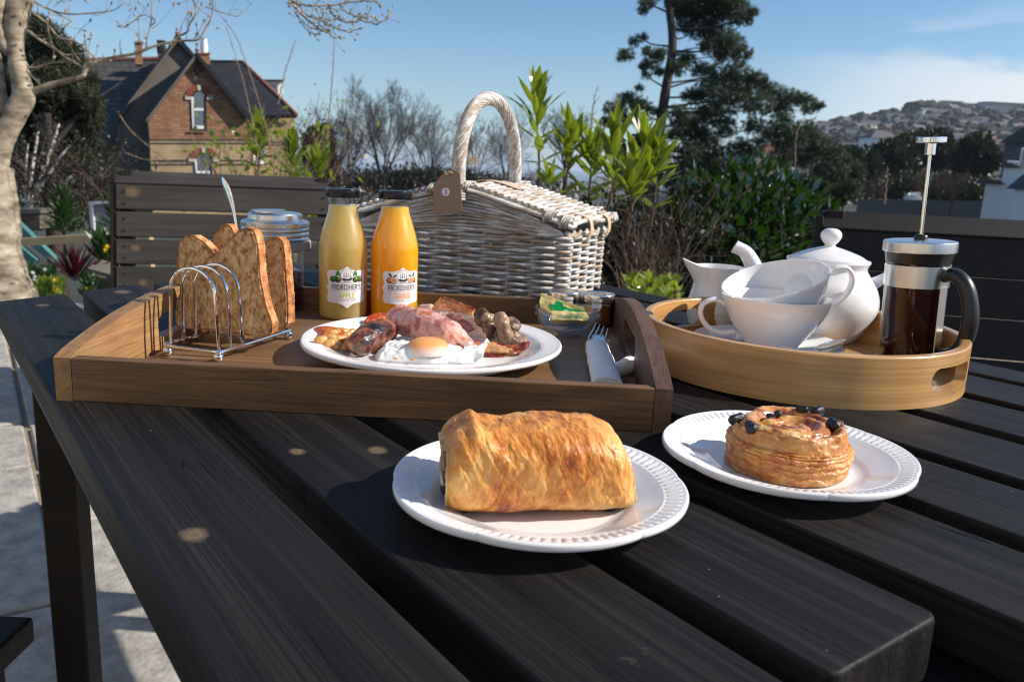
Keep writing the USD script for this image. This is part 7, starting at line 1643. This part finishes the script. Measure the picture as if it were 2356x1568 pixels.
mass('white blossoming shrub left of the press rod, above the bench', 2102, 456, 26, 13, 70, 420, 6, 11, m_whf, 7, 'blossoming_shrub', 'shrub')
mass('dark conifer at the far left edge behind the magnolia limb', 10, 250, 60, 160, 16, 5200, 13, 12, m_darkleaf, 18)

# ---------------------------------------------------------------- houses: at the right edge, on the hill, and the town
m_roofs = [plain('grey_roof', (.10, .10, .11), .8), plain('brown_roof', (.105, .08, .068), .8), plain('dark_roof', (.045, .045, .05), .8), plain('red_roof', (.22, .085, .05), .8)]
m_walls = [plain('white_render', (.72, .71, .69), .8), plain('cream_render', (.62, .55, .43), .8), plain('grey_render_far', (.38, .37, .36), .8), plain('far_brick', (.30, .14, .09), .8)]
def house_meshes(w, d, h, rh, hip=0.0):
    wall = bbox([-w / 2, -d / 2, -3], [w / 2, d / 2, h])
    o = .35; x, y = w / 2 + o, d / 2 + o; r = max(x - (y if hip else 0) * hip, .1)
    v = np.array([[-x, -y, h - .1], [x, -y, h - .1], [x, y, h - .1], [-x, y, h - .1], [-r, 0, h + rh], [r, 0, h + rh]])
    f = np.array([[0, 1, 5], [0, 5, 4], [2, 3, 4], [2, 4, 5], [1, 2, 5], [3, 0, 4], [0, 2, 1], [0, 3, 2]])
    gable = None
    wins = []
    return wall, (v, f)
def villa(label, px, py, D0, w, d, h, rh, rot, wm, rm, hip=0.0, wins=4, storeys=2, group=None, name='far_house', ch=True):
    c = atd(px, py, D0)
    t_ = Thing(name, label, 'house', (c[0], c[1], c[2] - h * .5), rot, group=group)
    wall, roof = house_meshes(w, d, h, rh, hip); wp = t_.part('wall', wall, wm, smooth=False); rp = t_.part('roof', roof, rm, smooth=False)
    if ch: t_.part('chimney', bbox([w * .28, -.35, h], [w * .28 + .8, .35, h + rh + .9]), m_walls[3], parent=rp, smooth=False)
    for s_ in range(storeys):
        for i in range(wins):
            x = -w / 2 + w * (i + .5) / wins; z0 = h - (s_ + 1) * (h / storeys) + .8
            fr = t_.part('window', bbox([x - .6, -d / 2 - .06, z0], [x + .6, -d / 2 - .001, z0 + 1.3]), m_whitep, smooth=False); t_.part('pane', bbox([x - .5, -d / 2 - .09, z0 + .1], [x + .5, -d / 2 - .061, z0 + 1.2]), m_wing, parent=fr, smooth=False)
    return t_
def zr(x, y): return (2000 + x / 4.207) / 1.08659, (220 + y / 4.207) / 1.08659
villa('dark stone gabled house at the right edge of the picture', 2400, 362, 62, 3.4, 4, 2.2, 1.3, .35, m_walls[2] if False else plain('dark_stone', (.075, .075, .08), .85), m_roofs[2], wins=2)
villa('white gabled house low at the right edge beside the bench top', 2412, 452, 50, 3.0, 2.2, .9, 1.1, math.pi / 2 + .25, m_walls[0], m_roofs[2], wins=2, storeys=1, ch=False)
villa('small white house front with one window left of the white gable', 2306, 430, 58, 1.25, 2, .55, .3, .05, m_walls[0], m_roofs[2], wins=1, storeys=1, ch=False)
villa('white bay fronted house with dark windows under the dark stone house', 2348, 398, 56, 1.2, 2, .9, .25, .05, m_walls[0], m_roofs[2], wins=2, storeys=1, ch=False)
villa('large white villa with a grey hipped roof at the foot of the hill', 2022, 332, 240, 9.0, 7, 3.4, 2.4, .1, m_walls[0], m_roofs[0], hip=.9, wins=5, storeys=1)
villa('brown roofed house half hidden behind the pine', 1690, 428, 60, 7, 6, 1.2, 1.6, .2, m_walls[3], m_roofs[1], wins=3, storeys=1)
# grey street wall above the bench
a, b = atd(1975, 470, 66), atd(2330, 478, 60); sw_ = np.array([a, b])
single('street_wall', (np.array([[*a[:2], a[2] - 2], [*b[:2], b[2] - 2], [*b[:2], b[2] + .42], [*a[:2], a[2] + .42], [a[0], a[1] + .3, a[2] - 2], [b[0], b[1] + .3, b[2] - 2], [b[0], b[1] + .3, b[2] + .42], [a[0], a[1] + .3, a[2] + .42]]), np.array([[0, 1, 2], [0, 2, 3], [5, 4, 7], [5, 7, 6], [3, 2, 6], [3, 6, 7], [1, 5, 6], [1, 6, 2], [4, 0, 3], [4, 3, 7]])), plain('grey_street_wall', (.11, .105, .10), .8), 'low grey wall above the top of the right hand bench', 'wall', smooth=False)
# the hill: houses one by one
rng = np.random.default_rng(200)
def at_hill(px, py):
    """where the line of sight meets the hillside"""
    d = ray(px, py); d = d / np.linalg.norm(d)
    P = EYE + d * np.arange(235, 1400, 4.0)[:, None]; hit = np.nonzero(P[:, 2] < ground_z(P[:, 0], P[:, 1]))[0]
    if len(hit): return P[hit[0]]
    return None
special = [('red brick house on the hillside among white ones', 2000, 268 + 40, 3, 1, 9), ('cream gabled house in the middle of the hillside', 2052, 278 + 16, 1, 0, 8), ('white gabled house near the hill crest', 2072, 258, 0, 0, 9), ('bright white house beside the crest trees', 2092, 257, 0, 2, 8), ('long pale terrace across the middle of the hillside', 2160, 283, 0, 0, 20), ('pale bungalow with a wide brown roof low on the hillside', 1930, 306, 0, 1, 12)]
placed = []
def hill_house(label, px, py, wm, rm, w, group=None):
    p = at_hill(px, py)
    if p is None: return False
    rot = math.radians(rng.uniform(-35, 35)); d, h, rh = rng.uniform(6, 9), rng.uniform(3.0, 5.5), rng.uniform(1.8, 3)
    t_ = Thing('hillside_house', label, 'house', (p[0], p[1], p[2]), rot, group=group)
    wall, roof = house_meshes(w, d, h, rh, 0.0); t_.part('wall', wall, m_walls[wm], smooth=False); t_.part('roof', roof, m_roofs[rm], smooth=False)
    # gable ends below the roof
    for sx in (-1, 1):
        v = np.array([[sx * w / 2, -d / 2, h - .1], [sx * w / 2, d / 2, h - .1], [sx * w / 2, 0, h + rh * .9], [sx * (w / 2 - .2), -d / 2, h - .1], [sx * (w / 2 - .2), d / 2, h - .1], [sx * (w / 2 - .2), 0, h + rh * .9]])
        t_.part('gable', trimesh.convex.convex_hull(v), m_walls[wm], smooth=False)
    for i in range(3):
        x = -w / 2 + w * (i + .5) / 3; t_.part('window', bbox([x - .7, -d / 2 - .08, h * .45], [x + .7, -d / 2 - .002, h * .45 + 1.4]), m_wing, smooth=False)
    placed.append((p, max(w, d))); return True
for lab, px, py, wm, rm, w in special: hill_house(lab, px, py, wm, rm, w)
tries = 0
while len(placed) < 135 and tries < 4000:
    tries += 1; px = rng.uniform(1880, 2440); t_ = np.clip((px - 1880) / 380, 0, 1); top = 296 - 44 * t_; py = rng.uniform(top, 352)
    p = at_hill(px, py)
    if p is None or any(np.linalg.norm((p - q)[:2]) < (s_ + 5) for q, s_ in placed): continue
    wm = int(rng.choice([0, 0, 0, 1, 2, 3], p=[.3, .22, .15, .13, .17, .03])); rm = int(rng.choice(4, p=[.52, .22, .22, .04]))
    hill_house(['white walled house on the hillside', 'cream walled house on the hillside', 'grey walled house on the hillside', 'brick house on the hillside'][wm] + ' under ' + ['a grey roof', 'a brown roof', 'a dark roof', 'a red roof'][rm], px, py, wm, rm, rng.uniform(10, 17), ['white hillside houses', 'cream hillside houses', 'grey hillside houses', 'brick hillside houses'][wm] + ' with ' + ['grey', 'brown', 'dark', 'red'][rm] + ' roofs')
# flat blocks on the crest
def block(label, px, py, w, d, h, rot=0.1):
    p = at_hill(px, py)
    if p is None: p = atd(px, py, 900)
    t_ = Thing('crest_block', label, 'building', (p[0], p[1], p[2]), rot); t_.part('wall', bbox([-w / 2, -d / 2, -6], [w / 2, d / 2, h]), m_walls[2], smooth=False)
    t_.part('roof', bbox([-w / 2 - .5, -d / 2 - .5, h + .002], [w / 2 + .5, d / 2 + .5, h + .8]), m_roofs[0], smooth=False)
    for s_ in range(2): t_.part('window_band', bbox([-w / 2 + 1, -d / 2 - .1, h * (.2 + .42 * s_)], [w / 2 - 1, -d / 2 - .002, h * (.2 + .42 * s_) + 2.2]), m_wing, smooth=False)
block('long flat-roofed block on the crest of the hill at the right', 2305, 262, 42, 12, 9)
block('dark flat-roofed block among trees at the top of the hill', 2185, 252, 22, 10, 8)
# trees on the hill, and the town in the valley: counted by nobody
mb = MB(); n = 0
ico = trimesh.creation.icosphere(1, 1.0)
for i in range(1700):
    px = rng.uniform(1850, 2480); t_ = np.clip((px - 1880) / 380, 0, 1); py = rng.uniform(282 - 46 * t_, 372); p = at_hill(px, py)
    if p is None or any(np.linalg.norm((p - q)[:2]) < s_ * .55 for q, s_ in placed): continue
    s_ = rng.uniform(2.0, 4.8); v = ico.vertices * (s_ * rng.uniform(.7, 1.3, (len(ico.vertices), 1))) * [1, 1, 1.05]; mb.add((v + p + [0, 0, s_ * .6], ico.faces))
for i in range(60):
    px = rng.uniform(1890, 2420); p = None
    for py in np.arange(228, 330, 2.0):
        p = at_hill(px, py)
        if p is not None: break
    if p is not None:
        s_ = rng.uniform(3, 6) * (1.5 if 2090 < px < 2210 else 1); v = ico.vertices * (s_ * rng.uniform(.7, 1.3, (len(ico.vertices), 1))) * [1.3, 1.3, .9]; mb.add((v + p + [0, 0, s_ * .5], ico.faces))
m_fartree = noisy('far_tree_crowns', [(.3, (.010, .014, .008)), (.5, (.022, .026, .014)), (.7, (.042, .038, .024))], scale=.25, detail=8, rough=(.9, .95), rnd=False)
single('hillside_trees', mb.get(), m_fartree, 'dark trees and gardens scattered between the hillside houses', 'trees', kind='stuff', smooth=False)
mb = MB(); mr = MB()
for i in range(260):
    px = rng.uniform(690, 1450); py = rng.uniform(396, 440); d = ray(px, py); d = d / np.linalg.norm(d)
    P = EYE + d * np.arange(200, 3000, 10.0)[:, None]; hit = np.nonzero(P[:, 2] < ground_z(P[:, 0], P[:, 1]))[0]
    if not len(hit): continue
    p = P[hit[0]]; r = np.linalg.norm(p - EYE)
    s_ = r / 420 * rng.uniform(2.2, 4); wall, roof = house_meshes(s_ * 2.4, s_ * 1.6, s_ * .8, s_ * .7); T = Tm(tuple(p), rz=rng.uniform(-.6, .6)); mb.add(wall, T); mr.add(roof, T)
tw = Thing('town', 'distant town roofs and walls between the bare trees and the sea', 'town', tuple(atd(900, 420, 900)), kind='stuff')
tw.part('walls', mb.get(), m_walls[1], world=True, smooth=False); tw.part('roofs', mr.get(), m_roofs[0], world=True, smooth=False)

# ---------------------------------------------------------------- the guest house behind the photographer, mirrored in the china and steel
gh = Thing('guest_house', 'cream rendered guest house with sash windows behind the table', 'building', (-3.4, -3.6, 0), math.radians(-48))
m_cream = noisy('cream_house_render', [(.3, (.58, .50, .39)), (.7, (.66, .58, .47))], scale=1.0, rough=(.85, .95), rnd=False)
gh.part('wall', bbox([-6, -5, -.5], [8, 0, 7.2]), m_cream, smooth=False)
v = np.array([[-6.4, -5.4, 7.1], [8.4, -5.4, 7.1], [8.4, .4, 7.1], [-6.4, .4, 7.1], [-6.4, -2.5, 9.6], [8.4, -2.5, 9.6]]); gh.part('roof', trimesh.convex.convex_hull(v), m_slate, smooth=False)
for i in range(5):
    for z0 in (.9, 4.0):
        x = -4.6 + 2.8 * i; fr = gh.part('window', bbox([x - .6, .001, z0], [x + .6, .06, z0 + 1.9]), m_whitep, smooth=False)
        for s_ in (0, 1): gh.part('pane', bbox([x - .5, .061, z0 + .1 + .9 * s_], [x + .5, .08, z0 + .9 + .9 * s_]), m_wing, parent=fr, smooth=False)

# ---------------------------------------------------------------- sea air
m_haze = usdkit.material(stage, '/World/Looks/sea_haze', {"v": ("principled_volume", {"color": (.80, .88, 1.0), "density": .00011, "anisotropy": .2})}, [], volume="v.volume")
single('haze', bbox([-20500, -20500, -84], [20500, 20500, 125]), m_haze, kind='stuff', smooth=False)
